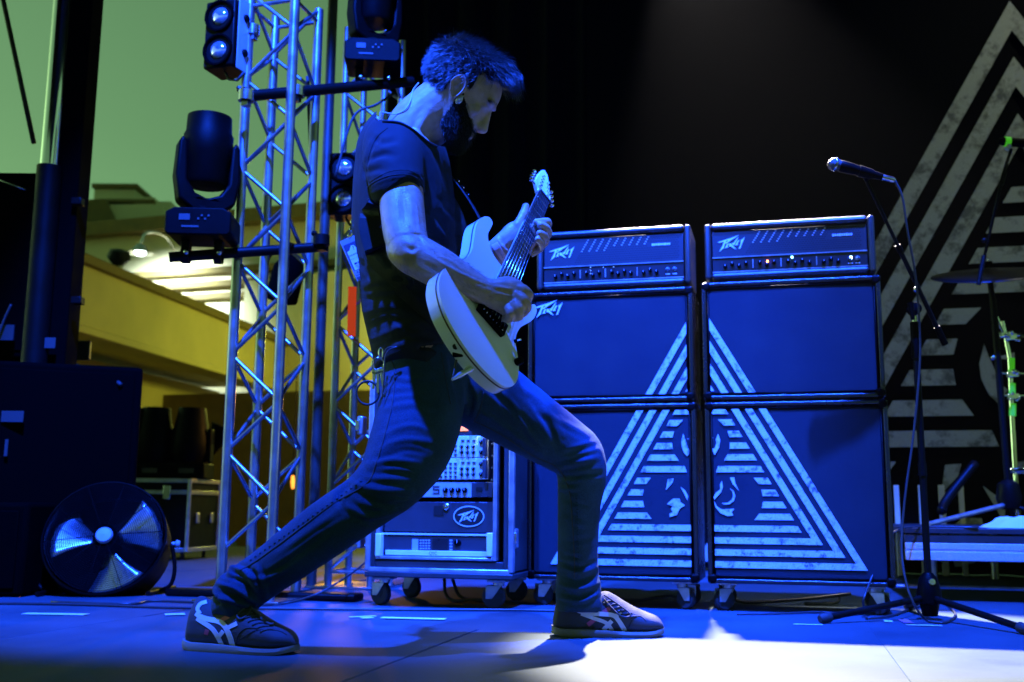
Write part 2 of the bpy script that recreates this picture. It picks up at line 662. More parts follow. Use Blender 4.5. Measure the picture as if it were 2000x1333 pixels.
LOGO = [[[(325, 610), (620, 522), (1000, 420), (1368, 300), (1180, 425), (1000, 530), (860, 625), (740, 700), (690, 690), (645, 800), (625, 910), (520, 995), (398, 1092), (470, 960), (560, 790), (632, 600), (430, 637)],
         [(718, 602), (712, 634), (780, 608), (832, 560), (780, 545)]],
        [(690, 880), (770, 715), (850, 695), (865, 740), (805, 800), (822, 893), (668, 917)],
        [(868, 838), (888, 700), (962, 697), (1042, 800), (1205, 995), (1090, 955), (960, 852), (880, 848)],
        [(1008, 688), (1080, 690), (1180, 570), (1250, 470), (1325, 395), (1292, 500), (1200, 640), (1112, 803), (1050, 775)],
        [(1168, 775), (1268, 600), (1330, 548), (1378, 580), (1320, 650), (1282, 730), (1302, 792), (1163, 812)],
        [(1428, 550), (1480, 540), (1622, 425), (1572, 560), (1482, 760), (1402, 975), (1318, 988), (1380, 850), (1430, 690)]]
def logo(name, u, z, v, width, parent, m='skin0'):
    """angular amplifier lettering, u,z = centre"""
    k = width / (1622 - 325)
    mb = MB()
    for p in LOGO:
        cv = lambda q: [((x - 970) * k, (690 - y) * k) for x, y in q]
        pp = [cv(p[0]), cv(p[1])] if isinstance(p[0], list) else cv(p)
        mb.flat(pp, S(u, v, z), E1, E3)
    return mb.build(name, m, parent)

def caster(parent, u, v, top, r=.042, turn=.4, wheelm='rubber'):
    ax = [E1 * math.cos(turn) + E2 * math.sin(turn), -E1 * math.sin(turn) + E2 * math.cos(turn), E3]
    c = S(u, v, r) - ax[0] * .018
    mb = MB().box(S(u, v, top - .004), (.075, .075, .008), SAX)
    mb.cyl(S(u, v, top - .004), S(u, v, top - .022), .022, n=12)
    for s_ in (-1, 1):
        pl = [(-.03, top - .022 - r), (.03, top - .022 - r), (-.005, -.008), (-.03, -.008)]
        mb.prism(pl, c + ax[1] * (s_ * .019 - .0015), ax[0], E3, ax[1], .003)
    o = mb.build('caster', 'aluedge', parent, bevel=.0015, seg=1)
    w = MB().lathe([(r * .35, -.014), (r * .9, -.014), (r, -.009), (r, .009), (r * .9, .014), (r * .35, .014)], c, ax[1], 20)
    w.cyl(c - ax[1] * .016, c + ax[1] * .016, r * .42, n=12)
    w.build('wheel', wheelm, o, smooth=2)
    return o

def cabinet(u0, u1, z0, z1, label, emb=True, casters=False, brand=False, depth=.36):
    o = thing('speaker_cabinet', label, 'speaker', S((u0 + u1) / 2, depth / 2, z0), 'speaker cabinets in the amplifier stacks')
    rim = .018
    # shell: side, top, bottom boards round a recessed baffle
    sh = MB()
    sh.box(S(u0 + rim / 2, depth / 2, (z0 + z1) / 2), (rim, depth, z1 - z0), SAX)
    sh.box(S(u1 - rim / 2, depth / 2, (z0 + z1) / 2), (rim, depth, z1 - z0), SAX)
    w = u1 - u0 - 2 * rim
    sh.box(S((u0 + u1) / 2, depth / 2, z1 - rim / 2 - .0005), (w, depth - .001, rim), SAX)
    sh.box(S((u0 + u1) / 2, depth / 2, z0 + rim / 2 + .0005), (w, depth - .001, rim), SAX)
    sh.box(S((u0 + u1) / 2, depth - .008, (z0 + z1) / 2), (w, .012, z1 - z0 - 2 * rim), SAX)
    sh.build('cabinet_shell', 'tolex', o, bevel=.006, seg=3)
    g0, g1, h0, h1 = u0 + rim, u1 - rim, z0 + rim, z1 - rim
    # frame of piping and the cloth
    fr = MB()
    t = .007
    for (a, b_) in (((g0 + t, h0 + t), (g1 - t, h0 + t)), ((g1 - t, h0 + t), (g1 - t, h1 - t)), ((g1 - t, h1 - t), (g0 + t, h1 - t)), ((g0 + t, h1 - t), (g0 + t, h0 + t))):
        fr.cyl(S(a[0], .008, a[1]), S(b_[0], .008, b_[1]), .004, n=8)
    fr.build('piping', 'plastic', o, smooth=True)
    # cloth stretched on the baffle, bowed a hair
    nx, nz = 24, 24
    vs, fs = [], []
    for j in range(nz + 1):
        for i in range(nx + 1):
            a, c = i / nx, j / nz
            bow = .003 * (math.sin(PI * a) * math.sin(PI * c)) ** .5 + .0012 * noise.noise(Vector((a * 5 + u0 * 9, c * 5, z0 * 7)))
            vs.append(S(g0 + t + (g1 - g0 - 2 * t) * a, .011 - bow, h0 + t + (h1 - h0 - 2 * t) * c))
    for j in range(nz):
        for i in range(nx):
            k = j * (nx + 1) + i
            fs.append((k, k + 1, k + nx + 2, k + nx + 1))
    MB().add(vs, fs).build('grille_cloth', 'grille', o, smooth=True)
    if emb:
        mb = MB()
        for p in EMB:
            q = clip_poly(p, g0 + t + .003, g1 - t - .003, h0 + t + .003, h1 - t - .003)
            if len(q) >= 3:
                mb.flat(q, S(0, .0055), E1, E3)
        mb.build('printed_emblem', 'print', o)
    if brand:
        logo('brand_badge', *cabp(1071, 603), -.0 + .004, .118, o)
    # metal corner caps
    for cu, su in ((u0, 1), (u1, -1)):
        for cz, sz in ((z0, 1), (z1, -1)):
            mb = MB().box(S(cu + su * .017, .017, cz + sz * .017), (.038, .038, .038), SAX)
            mb.build('corner_cap', 'plastic', o, bevel=.012, seg=3)
    if casters:
        for cu, tn in ((u0 + .07, .5), (u1 - .07, 2.5)):
            for cv in (.075, depth - .075):
                caster(o, cu, cv, z0, r=.040, turn=tn + cv)
    return o

WC, GAP = .6786, .0346
ZB0, ZB1, ZT1 = .104, .797, 1.276
cabinet(GAP / 2, GAP / 2 + WC, ZB0, ZB1, 'tall lower right speaker cabinet with right half of striped triangle emblem', casters=True)
cabinet(-GAP / 2 - WC, -GAP / 2, ZB0, ZB1, 'tall lower left speaker cabinet half hidden behind the bent knee', casters=True)
cabinet(GAP / 2 - .003, GAP / 2 + WC - .004, ZB1 + .008, ZT1, 'upper right speaker cabinet under the lit amplifier head')
cabinet(-GAP / 2 - WC, -GAP / 2 - .004, ZB1 + .008, ZT1 - .012, 'upper left speaker cabinet with white lettering badge beside the guitar', brand=True)

M['perf'] = mat('grille_perforation', (.004, .004, .005), .5)
M['perf_painted_lit'] = mat('pale_disc_painted_lit_chassis', (.6, .57, .53), .3, .6)  # pale glossy discs: light seen through the holes is put into the colour
M['panel'] = mat('control_panel', (.012, .012, .015), .3, var=.2)
M['mesh'] = mat('perforated_steel', (.05, .05, .055), .38, .6, bump=.3, bscale=300)
M['led_orange'] = mat('orange_led', (.9, .3, .02), .3, emit=(1, .20, .02), estr=26)
M['led_blue'] = mat('blue_led', (.3, .6, 1), .3, emit=(.12, .45, 1), estr=26)
M['led_white'] = mat('white_led', (.8, .9, 1), .3, emit=(.45, .8, 1), estr=18)
M['led_dim'] = mat('dim_led', (.5, .8, .7), .3, emit=(.5, .9, .75), estr=.8)
M['jewel'] = mat('jewel', (.2, .22, .25), .15, .3)

def amp_head(u0, u1, z0, z1, label, leds):
    dep = .27
    o = thing('amplifier_head', label, 'amplifier', S((u0 + u1) / 2, .16, z0), 'amplifier heads on the speaker stacks')
    rim = .026
    v0 = .03
    sh = MB()
    sh.box(S(u0 + rim / 2, v0 + dep / 2, (z0 + z1) / 2), (rim, dep, z1 - z0), SAX)
    sh.box(S(u1 - rim / 2, v0 + dep / 2, (z0 + z1) / 2), (rim, dep, z1 - z0), SAX)
    w = u1 - u0 - 2 * rim
    sh.box(S((u0 + u1) / 2, v0 + dep / 2, z1 - rim / 2 - .0005), (w, dep - .001, rim), SAX)
    sh.box(S((u0 + u1) / 2, v0 + dep / 2, z0 + rim / 2 + .0005), (w, dep - .001, rim), SAX)
    sh.build('head_shell', 'tolex_head', o, bevel=.021, seg=6)
    a0, a1 = u0 + rim + .004, u1 - rim - .004
    H = z1 - z0 - 2 * rim
    zc = z0 + rim + H * .36
    MB().box(S((a0 + a1) / 2, v0 + .05, zc + (z1 - rim - zc) / 2 - .002), (a1 - a0, .07, z1 - rim - zc - .008), SAX).build('grille_plate', 'mesh', o, bevel=.002)
    MB().box(S((a0 + a1) / 2, v0 + .05, (z0 + rim + zc) / 2), (a1 - a0, .076, zc - z0 - rim - .004), SAX).build('control_panel', 'panel', o, bevel=.002)
    tr = MB()
    tr.box(S((a0 + a1) / 2, v0 + .009, zc - .001), (a1 - a0, .004, .004), SAX)
    tr.box(S((a0 + a1) / 2, v0 + .009, z0 + rim + .0035), (a1 - a0, .004, .004), SAX)
    tr.build('trim_strip', 'aluedge', o)
    zg0, zg1 = zc + .012, z1 - rim - .012
    dark, lit = MB(), MB()
    rows = 11
    for r_ in range(rows):
        for c_ in range(46):
            uu = a0 + .135 + c_ * .0105 * 1.0 + r_ * .0052
            if uu > a1 - .02:
                continue
            zz = zg0 + (zg1 - zg0) * (r_ + .5) / rows
            if uu > a1 - .15 and uu < a1 - .05 and abs(zz - (zg0 + (zg1 - zg0) * .62)) < .012:
                continue
            # slanted bands of holes thin out towards the right
            el = [(math.cos(q) * .0036, math.sin(q) * .0026) for q in np.arange(8) * PI / 4]
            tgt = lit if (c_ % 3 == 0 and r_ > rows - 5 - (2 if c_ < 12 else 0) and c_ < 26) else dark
            tgt.flat([(x, y) for x, y in el], S(uu, v0 + .0144, zz), E1, E3)
    tag(dark.build('grille_holes', 'perf', o), None, None, None, 'stuff')
    tag(lit.build('grille_holes_painted_lit', 'perf_painted_lit', o), None, None, None, 'stuff')
    logo('brand_badge', a0 + .075, zg0 + (zg1 - zg0) * .50, v0 + .012, .108, o)
    nm = MB()
    for i in range(9):
        nm.box(S(a1 - .125 + i * .0085, v0 + .0135, zg0 + (zg1 - zg0) * .62), (.0066, .002, .008 if i % 3 else .010), SAX)
    nm.build('name_plate', 'skin0', o)
    # control knobs, jacks, switches
    zp = (z0 + rim + zc) / 2
    n = 17
    for i in range(n):
        uu = a0 + .05 + (a1 - a0 - .16) * i / (n - 1)
        dz = .003 if i % 2 else -.006
        if i in (4, 8, 13):
            MB().box(S(uu, v0 + .008, zp), (.004, .004, .036), SAX).build('divider', 'aluedge', o)
            continue
        kb = MB().lathe([(.001, .016), (.0055, .016), (.007, .012), (.008, 0)], S(uu, v0 + .012, zp + dz), -E2, 12)
        kb.build('knob', 'plastic', o, smooth=2)
        MB().box(S(uu, v0 + -.0048, zp + dz + .003), (.0016, .001, .006), SAX).build('knob_pointer', 'skin0', o)
    for i in range(2):
        uu = a1 - .065 + i * .028
        MB().lathe([(.001, .014), (.003, .012), (.009, .004), (.010, 0)], S(uu, v0 + .012, zp + .003), -E2, 12).build('toggle_switch', 'jewel', o, smooth=2)
        MB().box(S(uu, v0 + .0115, zp - .016), (.017, .002, .004), SAX).build('switch_label', 'skin0', o)
    for (uu, zz, rr, mm) in leds:
        MB().ball(S(uu, v0 + .006, zz), rr, 10).build('indicator_light', mm, o, smooth=True)
    # feet
    for uu in (u0 + .07, u1 - .07):
        for vv in (v0 + .04, v0 + dep - .04):
            MB().cyl(S(uu, vv, z0 + .001), S(uu, vv, z0 - .018), .014, .012, 12).build('foot', 'rubber', o)
    # handle strap on top
    return o
hz0 = ZT1 + .018
uL, zT = cabp(1375, 439, .03)
uR, zT2 = cabp(1707, 417, .03)
def led_at(px, py, r, m_):
    u_, z_ = cabp(px, py, .03)
    return (u_, z_, r, m_)
amp_head(uL, uR, hz0, (zT + zT2) / 2, 'lit amplifier head with orange and white lamps on the right stack', [led_at(1499, 510, .0042, 'led_orange'), led_at(1547, 502, .0046, 'led_blue'), led_at(1662, 503, .0062, 'led_white')])
uL2, _ = cabp(1048, 458, .03)
uR2, zT3 = cabp(1348, 437, .03)
amp_head(uL2, uR2, hz0 - .012, zT3, 'darker amplifier head on the left stack behind the fretting hand', [led_at(1153, 522 + 3 * i, .0018, 'led_dim') for i in range(0, 6, 2)] + [led_at(1178, 522, .0018, 'led_dim'), led_at(1198, 521, .0018, 'led_dim')])

# ================================================================== banner with the large emblem
BV = 2.72
BS = 4.18
bu, bz = cabp(1972, 2, BV)
mb = MB()
banner = thing('banner', 'huge black banner printed with a pale striped triangle emblem', 'banner', S(bu, BV, .3))
vs, fs = [], []
nx = 60
for i in range(nx + 1):
    u = bu - 2.75 + 5.2 * i / nx
    d = .012 * math.sin(u * 3.1) + .008 * math.sin(u * 7.7)
    for z in (.02, 1.5, 3.2, 4.6, 6.2):
        vs.append(S(u, BV + .03 + d * .6, z))
for i in range(nx):
    for j in range(4):
        k = i * 5 + j
        fs.append((k, k + 5, k + 6, k + 1))
MB().add(vs, fs).build('banner_cloth', 'banner', banner, smooth=True)
for p in EMB:
    q = [((x) * BS + bu, (z - EA) * BS + bz) for x, z in p]
    q = clip_poly(q, bu - 2.7, bu + 2.4, .06, 6.1)
    if len(q) >= 3:
        mb.flat(q, S(0, BV), E1, E3)
mb.build('printed_emblem', 'bprint', banner)

# ================================================================== equipment rack
RV = -.235
def rp(px, py, v=RV):
    u, z = cabp(px, py, v)
    return u, z
rack = thing('equipment_rack', 'tall flight case rack of audio units on casters between the legs', 'equipment rack', S(*[rp(860, 1185)[0], RV + .25], 0))
ru0, rz0 = rp(716, 1112)
ru1, _ = rp(1000, 1112)
_, rz1 = rp(860, 742)
rd = .50
wall = .035
sh = MB()
sh.box(S(ru0 + wall / 2, RV + rd / 2, (rz0 + rz1) / 2), (wall, rd, rz1 - rz0), SAX)
sh.box(S(ru1 - wall / 2, RV + rd / 2, (rz0 + rz1) / 2), (wall, rd, rz1 - rz0), SAX)
sh.box(S((ru0 + ru1) / 2, RV + rd / 2, rz1 - wall / 2 - .001), (ru1 - ru0 - 2 * wall, rd - .002, wall), SAX)
sh.box(S((ru0 + ru1) / 2, RV + rd / 2, rz0 + wall / 2 + .001), (ru1 - ru0 - 2 * wall, rd - .002, wall), SAX)
sh.box(S((ru0 + ru1) / 2, RV + rd - .01, (rz0 + rz1) / 2), (ru1 - ru0 - 2 * wall, .012, rz1 - rz0 - 2 * wall), SAX)
sh.build('case_shell', 'case', rack, bevel=.002, seg=1)
for (a, b_) in (((ru0, rz0), (ru0, rz1)), ((ru1, rz0), (ru1, rz1)), ((ru0, rz0), (ru1, rz0)), ((ru0, rz1), (ru1, rz1))):
    c = ((a[0] + b_[0]) / 2, (a[1] + b_[1]) / 2)
    if a[0] == b_[0]:
        MB().box(S(c[0] + (.004 if a[0] == ru0 else -.004), RV + .006, c[1]), (.022, .026, rz1 - rz0 + .006), SAX).build('edge_extrusion', 'aluedge', rack, bevel=.004)
    else:
        MB().box(S(c[0], RV + .004, c[1]), (ru1 - ru0 - .012, .020, .018), SAX).build('edge_extrusion', 'aluedge', rack, bevel=.004)
# caster board
bz1 = rz0 - .003
bz0 = rp(860, 1128)[1]
MB().box(S((ru0 + ru1) / 2, RV + rd / 2, (bz0 + bz1) / 2 - .004), (ru1 - ru0 + .012, rd + .02, bz1 - bz0), SAX).build('caster_board', 'case', rack, bevel=.004)
for cu in (ru0 + .05, ru1 - .07):
    for cv in (RV + .07, RV + rd - .07):
        caster(rack, cu, cv, bz0 - .008, r=.045, turn=.9 + cu)
# inner shock-mounted frame
iu0, iz0 = rp(737, 1092)
iu1, _ = rp(966, 1092)
iz1 = rz1 - .05
for (uu) in (iu0, iu1):
    MB().box(S(uu, RV + .02, (iz0 + iz1) / 2), (.016, .05, iz1 - iz0), SAX).build('inner_frame_post', 'aluedge', rack, bevel=.003)
MB().box(S((iu0 + iu1) / 2, RV + .02, iz0 + .006), (iu1 - iu0 - .016, .05, .012), SAX).build('inner_frame_rail', 'aluedge', rack, bevel=.003)
for uu in (iu0 + .022, iu1 - .022):
    r_ = MB().box(S(uu, RV + .034, (iz0 + iz1) / 2 + .006), (.022, .006, iz1 - iz0 - .016), SAX).build('rack_rail', 'plastic', rack)
    for k in range(14):
        zz = iz0 + .03 + k * (iz1 - iz0 - .05) / 13
        MB().lathe([(.001, .004), (.004, .0035), (.0055, 0)], S(uu, RV + .0305, zz), -E2, 8).build('rack_screw', 'steel', r_, smooth=2)
M['unit_white'] = mat('brushed_silver_face', (.70, .71, .74), .4, .0, var=.05)
M['unit_grey'] = mat('grey_face', (.36, .37, .40), .45, .0, var=.1)
M['unit_black'] = mat('black_face', (.03, .03, .035), .4, bump=.2, bscale=500, var=.15)
M['disp'] = mat('orange_display', (.8, .25, .05), .3, emit=(1, .22, .04), estr=1.8)
FV = RV + .022
def unit(name, x0, y0, x1, y1, m, bev=.002, v=FV):
    u0, z1 = rp(x0, y0, v)
    u1, z0 = rp(x1, y1, v)
    return MB().box(S((u0 + u1) / 2, v + .06, (z0 + z1) / 2), (u1 - u0, .12, z1 - z0), SAX).build(name, m, rack, bevel=bev, seg=1)
def face_box(parent, name, x, y, w, h_, m, dep=.004, v=FV, bev=.0):
    u, z = rp(x, y, v)
    k = 4.3 / FPX
    return MB().box(S(u, v - dep / 2 + .001, z), (w * k, dep, h_ * k), SAX).build(name, m, parent, bevel=bev)
def face_knob(parent, x, y, r, m='plastic', l=.014, v=FV):
    u, z = rp(x, y, v)
    k = 4.3 / FPX
    q = MB().lathe([(.001, l), (r * k * .8, l), (r * k, l * .75), (r * k * 1.05, 0)], S(u, v + .001, z), -E2, 14).build('knob', m, parent, smooth=2)
    MB().box(S(u, v - l, z + r * k * .5), (.0014, .001, r * k), SAX).build('knob_pointer', 'skin0', q)
# power amplifier with pale handles and lower bar
pa = unit('power_amplifier', 745, 1046, 961, 1078, 'unit_black')
face_box(pa, 'lower_bar', 852, 1081, 196, 9, 'unit_white', .014, bev=.002)
face_box(pa, 'upper_bar', 852, 1044, 214, 3, 'unit_white', .006)
for x in (744, 960):
    face_box(pa, 'handle', x, 1064, 11, 42, 'unit_white', .034, bev=.003)
face_box(pa, 'keypad_plate', 811, 1064, 12, 20, 'unit_grey', .003)
for i in range(4):
    for j in range(4):
        face_box(pa, 'key', 822 + i * 5.4, 1056 + j * 5.2, 3.6, 2.8, 'unit_grey', .004)
for j in range(4):
    face_box(pa, 'button', 881, 1056 + j * 6, 5, 3, 'unit_grey', .004)
face_box(pa, 'screen', 860, 1064, 30, 22, 'panel', .003)
face_knob(pa, 894, 1061, 6.5, 'plastic', .012)
def text(name, body, o, e1, e2, size, m, parent, align='CENTER', font_shear=0., extrude=0.):
    cu = bpy.data.curves.new(name, 'FONT')
    cu.body = body
    cu.size = size
    cu.align_x = align
    cu.align_y = 'CENTER'
    cu.shear = font_shear
    cu.extrude = extrude
    tmp = bpy.data.objects.new(name, cu)
    COL.objects.link(tmp)
    dg = bpy.context.evaluated_depsgraph_get()
    me = bpy.data.meshes.new_from_object(tmp.evaluated_get(dg))
    bpy.data.objects.remove(tmp)
    o, e1, e2 = map(V3, (o, e1, e2))
    n = np.cross(e1, e2)
    mb = MB()
    mb.add([o + e1 * v.co.x + e2 * v.co.y + n * v.co.z for v in me.vertices], [tuple(p.vertices) for p in me.polygons])
    bpy.data.meshes.remove(me)
    return mb.build(name, m, parent)
u, z = rp(848, 1081, FV)
text('printed_name', 'QSC', S(u, FV - .0136, z), E1, E3, .017, 'unit_black', pa)
# black drawer panel with oval badge
dr = unit('drawer_panel', 752, 980, 962, 1041, 'unit_black')
face_box(dr, 'finger_hole', 857, 998, 19, 18, 'perf', .003)
face_knob(dr, 872, 990, 6, 'steel', .010)
u, z = rp(916, 1009, FV)
ring = [(math.cos(a) * .062, math.sin(a) * .040) for a in np.linspace(0, 2 * PI, 49)[:-1]]
ring2 = [(math.cos(a) * .0585, math.sin(a) * .0365) for a in np.linspace(0, 2 * PI, 49)[:-1]]
MB().flat([ring, ring2], S(u, FV - .0035, z), E1, E3).build('badge_ring', 'skin0', dr)
MB().prism(ring, S(u, FV, z), E1, E3, -E2, .003).build('badge_plate', 'perf', dr)
logo('brand_badge', u - .003, z, FV - .0042, .084, dr)
# compressor unit
cp = unit('compressor_unit', 752, 942, 962, 972, 'unit_black')
face_box(cp, 'face_plate', 867, 957, 108, 27, 'unit_grey', .006)
for i in range(4):
    face_knob(cp, 871 + i * 12.6, 958, 5.0, 'plastic', .018)
face_knob(cp, 812, 962, 6.5, 'plastic', .018)
face_box(cp, 'slot', 936, 956, 12, 7, 'perf', .003)
for q in ((853, 951, 13, 2.6), (848, 954.5, 3, 4), (853, 957, 13, 2.6), (858, 960.5, 3, 4), (853, 964, 13, 2.6)):
    face_box(cp, 'printed_emblem', q[0], q[1], q[2], q[3], 'unit_black', .008)
u, z = rp(829, 958, FV)
MB().ball(S(u, FV - .006, z), .0045, 8).build('indicator_light', mat('lamp_on', (1, 1, 1), .3, emit=(.7, .9, 1), estr=6), cp, smooth=True)
# two silver preamplifiers
for k, (y0, y1) in enumerate(((853, 894), (896, 937))):
    pu = unit('preamplifier', 752, y0, 952, y1, 'unit_white')
    yc = (y0 + y1) / 2
    for i in range(5):
        for j in range(4):
            if i < 2 and j in (0,):
                continue
            face_box(pu, 'button', 852 + i * 9.4 - (0 if j % 2 else 4 * (i < 2)), y0 + 10 + j * 8.4, 5.5, 3.2, 'unit_black', .005)
    for i in range(3):
        for j in range(2):
            face_knob(pu, 902 + i * 11.5, y0 + 20 + j * 11, 3.0, 'plastic', .016)
        face_box(pu, 'button', 904 + i * 11, y0 + 8, 6, 3, 'unit_black', .005)
    face_knob(pu, 838, y0 + 24, 7, 'plastic', .018)
    ear = face_box(pu, 'rack_handle', 949, yc, 7, 34, 'unit_black', .03, bev=.003)
    face_knob(pu, 940, y0 + 11, 4.0, 'plastic', .01)
    face_knob(pu, 940, y0 + 31, 4.0, 'plastic', .01)
tu = unit('tuner_unit', 752, 824, 962, 850, 'unit_black')
face_box(tu, 'display', 903, 838, 23, 8.5, 'disp', .004)
for i in range(3):
    face_knob(tu, 926 + i * 11, 838, 4.0, 'steel', .012)
unit('blank_panel', 752, 775, 962, 821, 'unit_black')
# case latches and hinges
for (x, y, sx) in ((707, 832, -1), (703, 1052, -1), (1004, 1052, 1)):
    u, z = rp(x, y, RV + .04)
    MB().box(S(u, RV + .04, z), (.026, .05, .075), SAX).build('case_latch', 'aluedge', rack, bevel=.006)
    u2 = u
    q = MB().box(S(u2 + sx * .008, RV + .012, z), (.018, .012, .045), SAX).build('latch_plate', 'steel', rack, bevel=.003)
u, z = rp(955, 842, RV + .06)
rl = point('rack_light', S(u + .006, RV + .016, z + .028), 4.0, (.80, 1.0, .75), .012)

# ================================================================== trusses
def truss(name, base, th, s, z1, label, r=.0215, rb=.0085, pitch=.395, z0=0., ph=.0, plate=True):
    o = thing(name, label, 'truss', base, 'lighting truss towers')
    ex = np.array([math.cos(th), -math.sin(th), 0])
    ey = np.array([math.sin(th), math.cos(th), 0])
    c = [V3(base), V3(base) + ex * s, V3(base) + ex * s + ey * s, V3(base) + ey * s]
    for q in c:
        mb = MB().cyl(q + E3 * .012, q + E3 * z1, r, n=20)
        mb.build('chord', 'alu', o, smooth=2)
    for f in range(4):
        a, b_ = c[f], c[(f + 1) % 4]
        d = (b_ - a) / np.linalg.norm(b_ - a)
        z = z0 + ph + (pitch / 2 if f % 2 else 0)
        k = 0
        while z + pitch / 2 - .05 < z1:
            p, q = (a, b_) if k % 2 == 0 else (b_, a)
            sd = d if k % 2 == 0 else -d
            mb = MB().cyl(p + sd * r * .7 + E3 * (z + .02), q - sd * r * .7 + E3 * (z + pitch / 2 - .02), rb, n=10)
            if z > .05:
                mb.build('diagonal_brace', 'alu', o, smooth=2)
            z += pitch / 2
            k += 1
        mb = MB().cyl(a + d * r * .8 + E3 * .075, b_ - d * r * .8 + E3 * .075, rb, n=10)
        mb.build('cross_brace', 'alu', o, smooth=2)
        if z1 < 3:
            MB().cyl(a + d * r * .8 + E3 * (z1 - .06), b_ - d * r * .8 + E3 * (z1 - .06), rb, n=10).build('cross_brace', 'alu', o, smooth=2)
    if plate:
        cc = (c[0] + c[2]) / 2
        MB().box(cc + E3 * .006, (s + .16, s + .16, .012), [ex, ey, E3]).build('base_plate', 'steel', o, bevel=.002)
    return o
tz = at(505, -12, 4.35)[2]
truss('truss_tower', (-1.17, 4.35, 0), .288, .221, tz, 'bright aluminium truss tower standing nearest, left of the guitarist', ph=.198, pitch=.405)
tb = onfloor(640, 1148)
truss('truss_tower', (tb[0], tb[1], 0), .288, .221, at(676, 180, tb[1])[2] + .35, 'dimmer truss tower partly hidden behind the guitarist\'s back', ph=.07, pitch=.405, r=.019)

# dark scaffold post and cable beside the near truss
def vpost(px, py, Y, z1, r, name, label, m, cat, z0=0.):
    p = at(px, py, Y)
    return tag(MB().cyl((p[0], p[1], z0), (p[0], p[1], z1), r, n=16).build(name, m, smooth=2, origin=(p[0], p[1], z0)), label, cat)
M['brownpost'] = mat('brown_steel', (.045, .038, .032), .5, .3, var=.3)
vpost(628, 600, 5.25, 4.2, .026, 'steel_post', 'dark brown steel post just behind the near truss', 'brownpost', 'post')

# ================================================================== pipes, clamps and lamps on the truss
def pipe(name, a, b_, r, label, m='black'):
    return tag(MB().cyl(a, b_, r, n=16).build(name, m, smooth=2, origin=a), label, 'pipe')
pA, pB = at(330, 503, 4.22), at(640, 482, 4.42)
pipe('lighting_pipe', pA, pB, .022, 'short black pipe across the truss carrying the big left moving light')
qA, qB = at(474, 189, 4.20), at(805, 160, 4.62)
pipe('lighting_pipe', qA, qB, .024, 'black pipe across the truss top with the upper moving light')
def clamp(p, ax, name, label, m='steel', r=.033):
    mb = MB().lathe([(r * .72, -.022), (r * 1.05, -.022), (r * 1.05, .022), (r * .72, .022)], p, ax, 14)
    mb.box(V3(p) + E3 * -.03, (.03, .03, .03), SAX)
    mb.ball(V3(p) + V3((-.03, -.01, .028)), .014, 8)
    return tag(mb.build(name, m, smooth=2, origin=p), label, 'clamp')
dq = qB - qA
clamp(qA + dq * .02, E3, 'pipe_clamp', 'steel clamp gripping the left chord at the upper pipe')
clamp(qA + dq * .30, E3, 'pipe_clamp', 'steel clamp gripping the right chord at the upper pipe')
clamp(at(628, 470, 4.36), E3, 'pipe_clamp', 'dark clamp on the truss at the end of the lower pipe', 'black')
clamp(at(494, 60, 4.35), E3, 'pipe_clamp', 'bright clamp high on the left chord beside the blinder', 'steel', .028)

